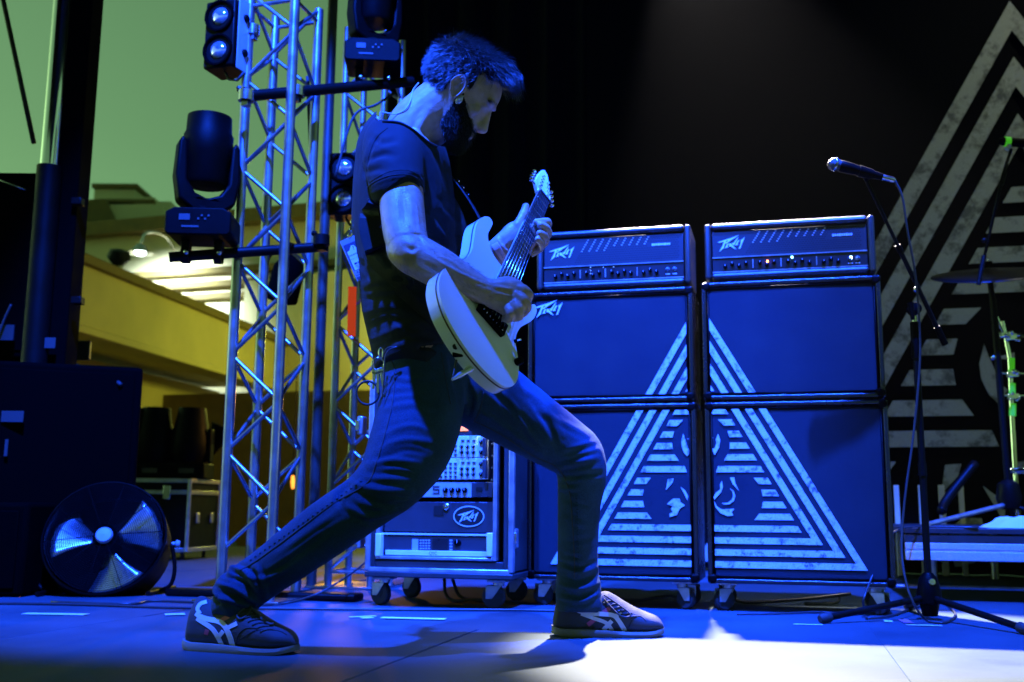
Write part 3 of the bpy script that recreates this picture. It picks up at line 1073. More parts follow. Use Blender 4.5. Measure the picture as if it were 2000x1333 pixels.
def moving_head(name, base, k, label, turn=0., headturn=0., up=1):
    """base = point under the base box centre, k = scale"""
    base = V3(base)
    ax = [np.array([math.cos(turn), math.sin(turn), 0]), np.array([-math.sin(turn), math.cos(turn), 0]), E3]
    P = lambda x, y, z: base + k * (ax[0] * x + ax[1] * y + E3 * z)
    o = thing(name, label, 'moving light', base, 'moving lights on stage')
    bx = [(-.135, 0), (-.12, -.012), (.12, -.012), (.135, 0), (.135, .085), (.10, .105), (-.10, .105), (-.135, .085)]
    pr = MB().prism([(x * k, z * k) for x, z in bx], P(0, -.11, 0), ax[0], E3, ax[1], .22 * k)
    bo = pr.build('base_housing', 'plastic', o, bevel=.006 * k)
    MB().box(P(-.055, -.1115, .062), (.045 * k, .004, .026 * k), ax).build('display', 'dimplate', bo)
    for i in range(4):
        MB().box(P(.002 + i * .014, -.112, .055 + .014 * (i % 2)), (.008 * k, .005, .008 * k), ax).build('button', 'dimplate', bo)
    MB().box(P(-.03, -.1115, .022), (.07 * k, .004, .008 * k), ax).build('label_plate', 'dimplate', bo)
    c, s_ = math.cos(headturn), math.sin(headturn)
    hx = [ax[0] * c + ax[1] * s_, -ax[0] * s_ + ax[1] * c, E3]
    Q = lambda x, y, z: base + k * (hx[0] * x + hx[1] * y + E3 * z)
    MB().lathe([(.001, 0), (.075 * k, 0), (.075 * k, .018 * k)], P(0, 0, .104), E3, 20).build('turntable', 'plastic', o)
    yk = [(-.128, .40), (-.112, .43), (-.092, .40), (-.086, .24), (-.05, .185), (0, .165), (.05, .185), (.086, .24), (.092, .40), (.112, .43), (.128, .40), (.136, .26), (.118, .15), (.07, .112), (-.07, .112), (-.118, .15), (-.136, .26)]
    MB().prism([(x * k, z * k) for x, z in yk], Q(0, -.045, 0), hx[0], E3, hx[1], .09 * k).build('yoke', 'plastic', o, bevel=.012 * k, seg=3)
    hd = MB().lathe([(.001, .225 * k), (.08 * k, .228 * k), (.090 * k, .245 * k), (.091 * k, .33 * k), (.102 * k, .36 * k), (.104 * k, .45 * k), (.096 * k, .465 * k), (.093 * k, .535 * k), (.084 * k, .538 * k), (.078 * k, .515 * k), (.001, .505 * k)], Q(0, 0, 0), E3, 32)
    h_ = hd.build('lamp_head', 'plastic', o, smooth=2)
    MB().lathe([(.001, .512 * k), (.03 * k, .508 * k), (.06 * k, .499 * k)], Q(0, 0, 0), E3, 24).build('lens', 'lens', h_, smooth=True)
    for sx in (-1, 1):
        MB().box(P(sx * .068, 0, -.03), (.035 * k, .05 * k, .045 * k), ax).build('hook_clamp', 'black', o, bevel=.004)
        MB().lathe([(.026 * k, -.016 * k), (.036 * k, -.016 * k), (.036 * k, .016 * k), (.026 * k, .016 * k)], P(sx * .068, 0, -.075), ax[0], 16).build('clamp_ring', 'black', o, smooth=2)
        MB().ball(P(sx * .068 + .012, -.045, -.072), .012 * k, 8).build('wing_nut', 'steel', o, smooth=True)
    return o
pb = at(397, 466, 4.24)
moving_head('moving_light', pb, .98, 'large moving light pointing up on the left end of the lower pipe', turn=.06, headturn=.42)
pb2 = at(729, 132, 4.52)
moving_head('moving_light', pb2, .92, 'moving light cut by the top edge of the picture on the upper pipe', turn=.08, headturn=.5)

def blinder(name, px, py, Y, k, label, turn):
    """two-lamp blinder; px,py = centre between the lamps"""
    c = at(px, py, Y)
    ax = [np.array([math.cos(turn), math.sin(turn), 0]), np.array([-math.sin(turn), math.cos(turn), 0]), E3]
    P = lambda x, y, z: c + k * (ax[0] * x + ax[1] * y + E3 * z)
    o = thing(name, label, 'blinder light', c, 'blinder lights on the trusses')
    sec = [(-.075, -.155), (.075, -.155), (.075, .155), (-.075, .155)]
    MB().prism([(x * k, z * k) for x, z in sec], P(0, 0, 0), ax[0], E3, ax[1], .14 * k).build('housing', 'black', o, bevel=.01)
    for zz in (-.078, .078):
        MB().lathe([(.072 * k, 0), (.072 * k, -.012 * k), (.064 * k, -.012 * k), (.060 * k, .0)], P(0, 0, zz), ax[1], 28).build('lamp_ring', 'matt', o, smooth=2)
        MB().lathe([(.001, -.014 * k), (.018 * k, -.012 * k), (.037 * k, -.004 * k), (.040 * k, .002 * k)], P(0, -.002, zz), ax[1], 24).build('lamp_lens', 'lens', o, smooth=True)
    MB().box(P(.088, .06, 0), (.006 * k, .10 * k, .33 * k), ax).build('side_bracket', 'unit_grey', o, bevel=.003)
    for zz in (-.08, .08):
        MB().lathe([(.001, .012 * k), (.016 * k, .01 * k), (.018 * k, 0)], P(.091, .06, zz), ax[0], 12).build('bracket_knob', 'black', o, smooth=2)
    MB().tube([P(.0, .06, -.155), P(.02, .06, -.19), P(.07, .05, -.205), P(.11, .04, -.18)], .006 * k, 8).build('power_lead', 'rubber', o, smooth=True)
    return o
blinder('blinder_light', 428, 65, 4.28, 1.0, 'two-lamp blinder against the pale sky at the top left of the truss', -.34)
blinder('blinder_light', 671, 358, 4.75, .98, 'two-lamp blinder between the trusses behind the guitarist\'s shoulder', -.12)

# cable runs strapped to the near truss
tcb = [at(601, 150, 4.62), at(607, 330, 4.60), at(600, 520, 4.62), at(596, 760, 4.62), at(586, 980, 4.64), at(582, 1150, 4.60)]
tag(MB().tube(bez(tcb, 8), .009, 8).build('truss_cable', 'rubber', smooth=True), 'black cable run strapped down the inside of the near truss', 'cable')
tag(MB().tube(bez([at(655, 345, 4.45), at(690, 230, 4.5), at(735, 205, 4.55), at(770, 182, 4.6)], 8), .006, 8).build('truss_cable', 'rubber', smooth=True), 'thin black cable sagging under the upper pipe to its moving light', 'cable')
for k, (px, py, hh, lab) in enumerate(((507, 773, 22, 'tiny amber lamp seen low through the near truss, left one'), (541, 766, 22, 'tiny amber lamp seen low through the near truss, middle one'), (572, 942, 26, 'tiny amber lamp near the foot of the near truss'))):
    a, b_ = at(px, py - hh / 2, 9.0), at(px, py + hh / 2, 9.0)
    o = thing('amber_lamp', lab, 'lamp', b_, 'amber lamps in the yard')
    MB().tube([b_, (a + b_) / 2, a], [.012, .018, .012], 10).build('bulb', mat('amber_bulb', (1, .5, .1), .4, emit=(1, .32, .04), estr=2.2), o, smooth=True)
    MB().cyl(a, a + E3 * .05, .02, n=10).build('lamp_socket', 'black', o)
    MB().cyl(a + E3 * .05, a + E3 * .9, .006, n=6).build('lamp_cord', 'black', o)
pc_ = at(560, 545, 5.6)
par = thing('par_can', 'dark unlit lamp can hanging behind the near truss', 'lamp', pc_)
MB().lathe([(.001, .14), (.05, .13), (.085, .06), (.09, -.12), (.075, -.12), (.06, .02)], pc_, (.3, -.4, .85), 18).build('can', 'matt', par, smooth=2)
MB().tube(bez([pc_ + [-.11, 0, 0], pc_ + [-.10, 0, .12], pc_ + [0, 0, .2], pc_ + [.10, 0, .12], pc_ + [.11, 0, 0]], 5), .008, 6).build('yoke', 'matt', par, smooth=True)
# ================================================================== buildings behind the yard
def wallquad(name, a, b_, z0, z1, t, m, parent):
    a, b_ = V3(a), V3(b_)
    d = b_ - a
    L = np.linalg.norm(d)
    d /= L
    n = np.array([-d[1], d[0], 0])
    c = (a + b_) / 2
    return MB().box((c[0] + n[0] * t / 2, c[1] + n[1] * t / 2, (z0 + z1) / 2), (L, t, z1 - z0), [d, n, E3]).build(name, m, parent, bevel=.01, seg=1)
# A: canopy building with a deep fascia running away to the right
pa0, pa1 = at(60, 560, 9.2), at(560, 680, 15.2)
a0, a1 = np.array([pa0[0], pa0[1], 0]), np.array([pa1[0], pa1[1], 0])
dA = (a1 - a0) / np.linalg.norm(a1 - a0)
nA = np.array([-dA[1], dA[0], 0])
A = thing('canopy_building', 'yellow stucco canopy with a deep fascia sloping away to the truss', 'building', (a0[0], a0[1], -1.25))
wallquad('fascia', a0, a1, 2.05, 2.70, .3, 'stucco', A)
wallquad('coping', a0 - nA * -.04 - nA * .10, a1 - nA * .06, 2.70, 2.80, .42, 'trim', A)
wallquad('fascia_moulding', a0 - nA * .05, a1 - nA * .05, 2.02, 2.10, .36, 'stucco', A)
wallquad('wall', a0 + nA * 1.0, a1 + nA * 1.0, -1.25, 2.05, .25, 'stucco', A)
wallquad('lower_ledge', a0 + nA * .92, a1 + nA * .92, 1.05, 1.16, .3, 'stucco', A)
wallquad('roof_slab', a0 + nA * .305, a1 + nA * .305, 2.12, 2.60, 1.2, 'stucco', A)
# B: back building with ledges, stepped parapet
BY = 16.5
B = thing('parapet_building', 'yellow building with stepped parapet and stacked ledges under a lit wall lamp', 'building', (-5, BY, -1.25))
def bx(px, py, Y=BY):
    return at(px, py, Y)
x0, x1 = bx(40, 500)[0], bx(700, 500)[0]
zt = bx(300, 462)[2]
bl, br = np.array([x0, BY + .5, 0]), np.array([x1, BY - 1.2, 0])
wallquad('wall', bl, br, -1.25, zt, .4, 'stucco2', B)
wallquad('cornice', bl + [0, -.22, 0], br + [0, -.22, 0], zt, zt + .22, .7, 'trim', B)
for k, py in enumerate((547, 571, 593)):
    zz = bx(330, py)[2]
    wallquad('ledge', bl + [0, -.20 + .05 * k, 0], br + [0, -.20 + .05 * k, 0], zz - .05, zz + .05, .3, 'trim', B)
# parapet blocks (left to right), each with its own cap
def block(x0, y0, x1, y1, dep, name='parapet_block', m='stucco2', Y=BY + .6):
    p, q = at(x0, y0, Y), at(x1, y1, Y)
    return MB().box(((p[0] + q[0]) / 2, Y + dep / 2, (p[2] + q[2]) / 2), (q[0] - p[0], dep, abs(p[2] - q[2])), np.eye(3)).build(name, m, B, bevel=.01, seg=1)
block(150, 392, 330, 462, 1.0)
block(214, 400, 318, 440, .8, Y=BY + .45)
block(184, 366, 262, 396, 1.6, Y=BY + .9)
block(262, 385, 300, 415, .5, Y=BY + .55)
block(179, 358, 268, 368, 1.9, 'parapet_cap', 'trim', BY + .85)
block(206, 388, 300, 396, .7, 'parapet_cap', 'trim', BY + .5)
block(318, 425, 345, 462, .8, Y=BY + .5)
# slanted dark roof face beside the parapet
p = [at(148, 392, BY + .35), at(205, 388, BY + .35), at(236, 455, BY + .35), at(148, 462, BY + .35)]
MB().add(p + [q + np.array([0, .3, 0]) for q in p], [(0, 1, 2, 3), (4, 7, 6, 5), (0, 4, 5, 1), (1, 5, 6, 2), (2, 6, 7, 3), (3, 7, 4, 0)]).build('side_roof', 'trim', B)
# C: pale wall further right behind the truss
Cc = thing('service_building', 'pale stucco wall seen through the truss', 'building', (-2, 15.0, -1.25))
c0, c1 = at(470, 700, 15.6), at(800, 700, 14.2)
wallquad('wall', (c0[0], c0[1], 0), (c1[0], c1[1], 0), -1.25, at(560, 545, 15.4)[2], .3, 'stucco2', Cc)
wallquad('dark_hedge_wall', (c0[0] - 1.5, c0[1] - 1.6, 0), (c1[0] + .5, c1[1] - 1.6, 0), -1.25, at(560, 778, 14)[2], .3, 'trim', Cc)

# gooseneck wall lamp and its cone of light
lp = at(274, 492, 15.2)
L = thing('wall_lamp', 'small gooseneck lamp shining white on the yellow wall', 'lamp', lp)
MB().lathe([(.03, .12), (.07, .10), (.12, .02), (.20, -.03), (.19, -.03), (.10, .015), (.01, .08)], lp, E3, 20).build('lamp_shade', 'steel', L, smooth=2)
MB().tube(bez([lp + [0, 0, .12], lp + [.05, .1, .32], lp + [.22, .45, .34], lp + [.32, .85, .05]]), .022, 8).build('gooseneck', 'steel', L, smooth=True)
MB().ball(lp + [0, 0, -.01], .085, 12, sc=(1, 1, .6)).build('bulb', mat('lamp_bulb', (1, 1, 1), .3, emit=(.8, .95, 1), estr=9), L, smooth=True)
spot('wall_lamp_light', lp + [.05, -.02, -.10], lp + [.30, 1.0, -1.0], 650, (.74, .92, 1.0), 135, .7, .08)
# small floodlight on a bracket, unlit
fp = at(232, 505, 13.0)
F_ = thing('flood_lamp', 'dark unlit floodlight on a short bracket over the canopy', 'lamp', fp)
MB().lathe([(.02, .12), (.12, .10), (.15, .0), (.06, -.10), (.04, -.14)], fp, (.2, -.3, 1), 14).build('lamp_housing', 'black', F_, smooth=2)
MB().cyl(fp + [.02, 0, -.1], fp + [.02, .1, -.62], .035, n=10).build('bracket', 'unit_grey', F_, smooth=2)
point('yard_lamp_light', (-1.30, 8.1, 1.2), 40, (1.0, .48, .08), .06)

# ================================================================== stage mast, speakers at the left
Ym = 4.9
def vz(px, py, Y):
    return at(px, py, Y)[2]
mp_ = at(83, 500, Ym)
mast = thing('telescopic_mast', 'chrome telescopic mast in a black sleeve at the left edge', 'mast', (mp_[0], mp_[1], 0))
MB().cyl((mp_[0], mp_[1], vz(80, 326, Ym) - .02), (mp_[0], mp_[1], 6.4), .046, n=28).build('inner_tube', 'chrome', mast, smooth=2)
MB().cyl((mp_[0], mp_[1], 0), (mp_[0], mp_[1], vz(80, 326, Ym)), .058, n=28).build('sleeve', 'black', mast, smooth=2)
tp = at(122, 400, Ym + .05)
tow = thing('roof_leg', 'black square steel roof leg right of the chrome mast', 'post', (tp[0], tp[1], 0))
MB().box((tp[0] + .012, tp[1] + .06, 3.2), (.125, .14, 6.4), np.eye(3)).build('leg_tube', 'matt', tow, bevel=.006)
for py in (395, 588):
    q = at(152, py, Ym + .02)
    MB().box((q[0], q[1], q[2]), (.05, .05, .035), np.eye(3)).build('locking_lug', 'black', tow, bevel=.004)
q = at(97, 670, Ym - .02)
MB().box((q[0], q[1], q[2]), (.055, .004, .05), np.eye(3)).build('paper_label', 'dimplate', tow)
sa, sb = at(5, -5, 5.0), at(66, 280, 5.0)
tag(MB().cyl(sa, sb, .012, n=10).build('guy_cable', 'rubber', smooth=True, origin=sb), 'thin dark guy cable slanting to the chrome mast', 'cable')
# speaker boxes
def spk_box(name, px0, py0, px1, py1, Y, dep, label, m='black', turn=0., bev=.02, z0=None):
    a, c = at(px0, py0, Y), at(px1, py1, Y)
    zl = c[2] if z0 is None else z0
    o = thing(name, label, 'speaker', ((a[0] + c[0]) / 2, Y + dep / 2, zl), None)
    ax = [np.array([math.cos(turn), math.sin(turn), 0]), np.array([-math.sin(turn), math.cos(turn), 0]), E3]
    cc = np.array([(a[0] + c[0]) / 2, Y, (a[2] + zl) / 2])
    MB().box(cc + ax[1] * dep / 2, (c[0] - a[0], dep, a[2] - zl), ax).build('enclosure', 'matt', o, bevel=bev, seg=3)
    MB().box(cc - ax[1] * .004, (c[0] - a[0] - .07, .012, a[2] - zl - .07), ax).build('front_grille', 'matt', o, bevel=.004)
    return o, cc, ax
o, cc, ax = spk_box('subwoofer', -160, 705, 238, 1165, 4.78, .8, 'big black subwoofer box under the left mast', z0=.0, turn=.36)
q = at(26, 814, 4.74)
MB().box((q[0], q[1] - .008, q[2]), (.10, .004, .05), np.eye(3)).build('brand_plate', 'dimplate', o)
q = at(14, 875, 4.74)
MB().box((q[0], q[1] - .008, q[2]), (.014, .006, .075), np.eye(3)).build('handle_strip', 'dimplate', o)
sh_ = MB().tube(bez([at(150, 716, 4.95), at(180, 722, 4.95), at(215, 735, 4.95), at(236, 752, 4.9)]), .01, 8)
tag(sh_.build('loose_cable', 'rubber', smooth=True), 'thin cable lying over the top of the subwoofer', 'cable')
o, cc, ax = spk_box('line_speaker', -170, 335, 58, 700, 5.05, .5, 'black speaker cabinet cut by the left edge beside the mast', bev=.015)
q = at(12, 650, 4.98)
MB().box((q[0], q[1], q[2]), (.075, .01, .075), np.eye(3)).build('connector_plate', 'dimplate', o)
MB().tube(bez([at(-5, 660, 4.95), at(8, 625, 4.95), at(22, 595, 4.95)]), .006, 8).build('patch_lead', 'dimplate', o, smooth=True)
q0, q1 = at(-20, 345, 5.0), at(52, 372, 5.0)
tag(MB().cyl(q0, q1, .006, n=8).build('steel_wire', 'steel', smooth=True), 'thin pale wire along the top of the left speaker', 'cable')
o, cc, ax = spk_box('side_speaker', -150, 980, 42, 1165, 4.45, .3, 'low black monitor speaker at the lower left edge', z0=.0)
q = at(163, 685, 5.6)
tag(MB().box((q[0], q[1], q[2]), (.075, .03, .105), np.eye(3)).build('junction_box', 'brownpost', bevel=.006, origin=q), 'small brown box hanging right of the roof leg', 'junction box')
MB_ = MB().ball(onfloor(42, 1166) + [0, -.02, .012], .012, 8)
tag(MB_.build('floor_lamp', mat('amber_lamp', (1, .4, .1), .4, emit=(1, .25, .05), estr=2.5), smooth=True), 'tiny amber lamp on the floor by the left speaker', 'lamp')

# ================================================================== drum fan
fc = at(208, 1056, 4.62)
fan = thing('drum_fan', 'round metal floor fan in a tilting stand', 'fan', (fc[0], fc[1] + .1, 0))
tl = math.radians(22)
fn = V3((.16, -math.cos(tl), math.sin(tl)))
fn /= np.linalg.norm(fn)
f1 = np.cross(fn, E3)
f1 /= -np.linalg.norm(f1)
f2 = np.cross(fn, f1)
f2 = f2 if f2[2] > 0 else -f2
fr_ = (f1, f2, fn)
RF = .248
fcp = lambda x, y, z: fc + f1 * x + f2 * y + fn * z
M['fanmetal'] = mat('fan_blade_metal', (.60, .60, .62), .28, .95, var=.1, vscale=20)
MB().lathe([(RF, .05), (RF + .008, .045), (RF + .008, -.13), (RF, -.135), (RF - .004, -.13), (RF - .004, .045)], fc, fn, 48, fr_).build('drum_housing', 'black', fan, smooth=2)
gr = MB()
for k in range(1, 24):
    rr = .045 + (RF - .05) * k / 23.5
    pts = [fcp(math.cos(a) * rr, math.sin(a) * rr, .055 + .012 * (1 - (rr / RF) ** 2)) for a in np.linspace(0, 2 * PI, 41)[:-1]]
    gr.tube(pts, .0012, 4, closed=True)
for k in range(10):
    a = 2 * PI * k / 10 + .1
    gr.cyl(fcp(math.cos(a) * .04, math.sin(a) * .04, .064), fcp(math.cos(a) * RF, math.sin(a) * RF, .052), .0018, n=5)
tag(gr.build('wire_grille', 'black', fan, smooth=True), None, None, None, 'stuff')
MB().lathe([(.001, .076), (.03, .074), (.036, .066), (.036, .058)], fc, fn, 24, fr_).build('centre_badge', 'unit_grey', fan, smooth=2)
MB().lathe([(.001, .04), (.05, .04), (.055, .0), (.055, -.08), (.001, -.08)], fc, fn, 24, fr_).build('hub', 'matt', fan, smooth=2)
for k, a0 in enumerate((-74, 22, 168)):
    mb = MB()
    vs, fs = [], []
    nr, na = 8, 9
    for i in range(nr + 1):
        rr = .05 + (RF - .072) * i / nr
        for j in range(na + 1):
            w = (-.5 + j / na) * math.radians(44 + 22 * i / nr)
            aa = math.radians(a0) + w
            tw = (-.5 + j / na) * .055 * (.5 + rr / RF)
            camb = .012 * math.sin(PI * j / na)
            vs.append(fcp(math.cos(aa) * rr, math.sin(aa) * rr, -.03 + tw + camb))
    for i in range(nr):
        for j in range(na):
            q_ = i * (na + 1) + j
            fs.append((q_, q_ + 1, q_ + na + 2, q_ + na + 1))
    bl_ = mb.add(vs, fs).build('fan_blade', 'fanmetal', fan, smooth=True)
    sd = bl_.modifiers.new('thick', 'SOLIDIFY')
    sd.thickness = .003
MB().lathe([(RF - .01, -.128), (.001, -.13)], fc, fn, 40, fr_).build('rear_guard', 'matt', fan)
for sx in (-1, 1):
    piv = fcp(sx * (RF + .02), 0, -.04)
    ft = V3((piv[0] + sx * .012, piv[1], .012))
    MB().tube(bez([piv, (piv + ft) / 2 + [sx * .012, 0, 0], ft + [-sx * .006, 0, .03], ft + [-sx * .05, .0, 0]]), .009, 10).build('stand_leg', 'black', fan, smooth=True)
    MB().lathe([(.001, .035), (.012, .034), (.018, .02), (.008, .012), (.008, 0)], piv, f1 * sx, 12).build('tilt_knob', 'unit_grey', fan, smooth=2)
    MB().cyl(ft + [-sx * .06, -.13, 0], ft + [-sx * .06, .22, 0], .010, n=10).build('stand_foot', 'black', fan, smooth=2)

# ================================================================== road case with three lamps on it
RY = 7.6
def road_case():
    a, c = at(150, 934, RY), at(362, 1104, RY)
    e = at(426, 934, RY + .5)
    o = thing('road_case', 'black road case with pale metal edges behind the fan', 'flight case', ((a[0] + c[0]) / 2, RY, 0))
    ax0 = V3((c[0] - a[0], 0, 0))
    w = c[0] - a[0]
    zt_, zb_ = a[2], .06
    d1 = np.array([e[0] - c[0], .55, 0])
    # footprint corners
    P0, P1 = np.array([a[0], RY, 0]), np.array([c[0], RY, 0])
    P2, P3 = P1 + d1, P0 + d1
    def lv(p, z):
        return (p[0], p[1], z)
    vs = [lv(p, z) for z in (zb_, zt_) for p in (P0, P1, P2, P3)]
    MB().add(vs, [(0, 3, 2, 1), (4, 5, 6, 7), (0, 1, 5, 4), (1, 2, 6, 5), (2, 3, 7, 6), (3, 0, 4, 7)]).build('case_body', 'black', o, bevel=.004)
    for p in (P1, P2):
        MB().cyl(lv(p, zb_), lv(p, zt_), .014, n=8).build('corner_edge', 'aluedge', o, smooth=2)
    zl = zt_ - .095
    for (p, q_) in ((P0, P1), (P1, P2)):
        for zz in (zt_ - .012, zl, zb_ + .012):
            d = (q_ - p) / np.linalg.norm(q_ - p)
            nn = np.array([d[1], -d[0], 0])
            m_ = (p + q_) / 2 + nn * .004
            MB().box((m_[0], m_[1], zz), (np.linalg.norm(q_ - p) - .03, .012, .030), [d, nn, E3]).build('edge_extrusion', 'aluedge', o, bevel=.003)
    # latches
    for px, Yq in ((326, RY - .012),):
        q_ = at(px, 962, Yq)
        MB().box((q_[0], q_[1], q_[2] - .0), (.055, .016, .10), np.eye(3)).build('butterfly_latch', 'steel', o, bevel=.005)
    d = d1 / np.linalg.norm(d1)
    nn = np.array([d[1], -d[0], 0])
    for t in (.28, .75):
        m_ = P1 + d1 * t + nn * .008
        MB().box((m_[0], m_[1], at(380, 1012, RY + .2)[2]), (.05, .012, .075), [d, nn, E3]).build('recessed_handle', 'aluedge', o, bevel=.006)
    for p in (P0 + [.1, .08, 0], P1 + [-.05, .08, 0], P2 + [-.08, -.05, 0]):
        MB().lathe([(.02, -.014), (.05, -.014), (.05, .014), (.02, .014)], (p[0], p[1], .05), (1, .3, 0), 14).build('caster_wheel', 'rubber', o, smooth=2)
    return zt_
zc_ = road_case()
for k, (px, py, wd, lab) in enumerate(((246, 905, 1.0, 'left dark parked lamp on the road case, half behind the subwoofer'), (300, 905, 1.02, 'middle dark parked lamp standing on the road case'), (370, 905, 1.06, 'right dark parked lamp standing on the road case'))):
    p = at(px, py, RY + .25)
    o = thing('parked_lamp', lab, 'moving light', (p[0], p[1], zc_ + .002), 'parked lamps on the road case')
    p = V3((p[0], p[1], zc_ + .002))
    MB().box(p + E3 * .06, (.30, .27, .12), np.eye(3)).build('base_housing', 'plastic', o, bevel=.012)
    MB().lathe([(.001, .12), (.12, .12), (.145, .2), (.14, .30), (.105, .50), (.10, .53), (.001, .54)], p, E3, 24).build('lamp_head', 'plastic', o, smooth=2)
    for sx in (-1, 1):
        MB().box(p + V3((sx * .150, 0, .25)), (.03, .09, .25), np.eye(3)).build('yoke_arm', 'plastic', o, bevel=.008)
    MB().box(p + V3((.02, -.137, .06)), (.11, .006, .035), np.eye(3)).build('label_plate', 'brownpost', o)
# dark flag-shaped lamp shade and clutter right of the lamps
p = at(425, 860, RY + .5)
hz_ = thing('clip_lamp', 'dark clip lamp leaning right of the parked lamps', 'lamp', p)
MB().lathe([(.02, -.16), (.035, -.08), (.10, .10), (.10, .11), (.0, .11)], p, (.45, 0, 1), 14).build('lamp_shade', 'matt', hz_, smooth=2)
MB().cyl(p - [.05, 0, .14], (p[0] - .10, p[1], zc_ - .2), .012, n=8).build('stem', 'matt', hz_)

# ================================================================== drum riser and kit
RVv = .78
def dp(px, py, v):
    u, z = cabp(px, py, v)
    return u, z
du0, dz1 = dp(1766, 1031, RVv)
_, dzm = dp(1880, 1064, RVv)
_, dz0 = dp(1880, 1096, RVv)
riser = thing('drum_riser', 'low drum riser with scuffed metal side rails at the right edge', 'riser', S(du0 + 1, RVv + 1, 0))
RL = 2.2
MB().box(S(du0 + RL / 2, RVv + 1.0, dz1 - .012), (RL, 2.0, .024), SAX).build('deck_board', 'case', riser, bevel=.003)
M['scuff'] = print_mat('scuffed_aluminium', (.52, .52, .54), (.08, .08, .09), thr=.36, scale=26)
hgt = (dz1 - .026 - dz0)
MB().box(S(du0 + RL / 2, RVv + .03, dz1 - .026 - hgt * .17), (RL, .05, hgt * .30), SAX).build('side_rail', 'case', riser, bevel=.003)
MB().box(S(du0 + RL / 2, RVv + .022, dz1 - .026 - hgt * .47), (RL - .004, .045, hgt * .26), SAX).build('side_rail', 'scuff', riser, bevel=.004)
MB().box(S(du0 + RL / 2, RVv + .016, dz0 + hgt * .17), (RL - .002, .05, hgt * .36), SAX).build('side_rail', 'scuff', riser, bevel=.004)
MB().box(S(du0 + RL / 2, RVv + .02, dz0 + hgt * .375), (RL, .04, .006), SAX).build('rail_lip', 'aluedge', riser)
for i in range(4):
    uu = du0 + .12 + i * .55
    MB().cyl(S(uu, RVv + .12, .0), S(uu, RVv + .12, dz0 + .01), .022, n=12).build('riser_leg', 'alu', riser, smooth=2)
    MB().cyl(S(uu, RVv + 1.8, .0), S(uu, RVv + 1.8, dz1 - .03), .022, n=12).build('riser_leg', 'alu', riser, smooth=2)
MB().cyl(S(du0 - .05, RVv + .10, .055), S(du0 + RL, RVv + .10, .055), .010, n=8).build('cross_bar', 'alu', riser, smooth=2)
u_, z_ = dp(1944, 1037, RVv - .01)
MB().box(S(u_, RVv + .003, z_), (.055, .003, .018), SAX).build('paper_label', 'gaff', riser)
ZR = dz1

# towel
tw = MB()
tp0 = cabp(1925, 1010, RVv + .10)
nx, ny = 26, 12
vs, fs = [], []
for j in range(ny + 1):
    for i in range(nx + 1):
        a, c = i / nx, j / ny
        uu = tp0[0] + .0 + .42 * a
        vv = RVv + .02 + .26 * c - .02 * a
        hh = ZR + .004 + .042 * min(1, 6 * a) * min(1, 5 * c) * (.75 + .6 * noise.noise(Vector((a * 4, c * 3, 2))) + .5 * a) + .006 * noise.noise(Vector((a * 14, c * 9, 5)))
        if c == 0 or a == 0:
            hh = ZR + .003
        vs.append(S(uu, vv, hh))
for j in range(ny):
    for i in range(nx):
        k = j * (nx + 1) + i
        fs.append((k, k + 1, k + nx + 2, k + nx + 1))
tag(tw.add(vs, fs).build('towel', 'towel', smooth=True), 'crumpled white towel lying on the drum riser', 'towel')

# cymbal on its stand
cy = at(1932, 532, 5.35)
cst = at(1950, 960, 5.35)
cymbal = thing('cymbal', 'dark cymbal tilted on a stand at the right edge', 'cymbal', cy)
cn = V3((-.12, -.33, 1))
cn /= np.linalg.norm(cn)
M['bronze'] = mat('dark_cymbal', (.012, .011, .014), .4, .5, bump=.2, bscale=60, var=.2)
MB().lathe([(.008, .022), (.03, .020), (.05, .010), (.12, .003), (.22, -.006), (.285, -.014), (.285, -.016), (.12, .001), (.05, .006), (.008, .018)], cy, cn, 48).build('cymbal_disc', 'bronze', cymbal, smooth=True)
MB().cyl(cy + cn * .01, cy + cn * .07, .006, n=8).build('wing_screw', 'steel', cymbal)
MB().lathe([(.001, .06), (.016, .058), (.018, .03), (.012, .026)], cy, cn, 12).build('felt', 'matt', cymbal, smooth=2)
stt = thing('cymbal_stand', 'black cymbal stand with tripod base on the riser', 'stand', (cst[0], cst[1], ZR))
zb = at(1970, 965, 5.35)
MB().cyl(cy - cn * .01, cy - V3((-.01, 0, .20)), .014, n=12).build('upper_tube', 'black', stt, smooth=2)
MB().cyl(cy - V3((-.01, 0, .14)), zb, .017, n=12).build('stand_tube', 'black', stt, smooth=2)
MB().ball(at(1940, 699, 5.3), .016, 8).build('wing_nut', 'steel', stt, smooth=True)
MB().lathe([(.022, .12), (.05, .10), (.062, .03), (.05, -.02), (.02, -.03)], zb + [0, 0, -.05], E3, 18).build('base_hub', 'black', stt, smooth=2)
for k, (px, py, Y) in enumerate(((1815, 1027, 5.05), (2080, 1030, 5.2), (1985, 1012, 5.9))):
    e = at(px, py, Y)
    MB().tube([zb + [0, 0, -.05], V3((e[0], e[1], ZR + .012))], .012, 10).build('tripod_leg', 'aluedge' if k == 0 else 'black', stt, smooth=2)

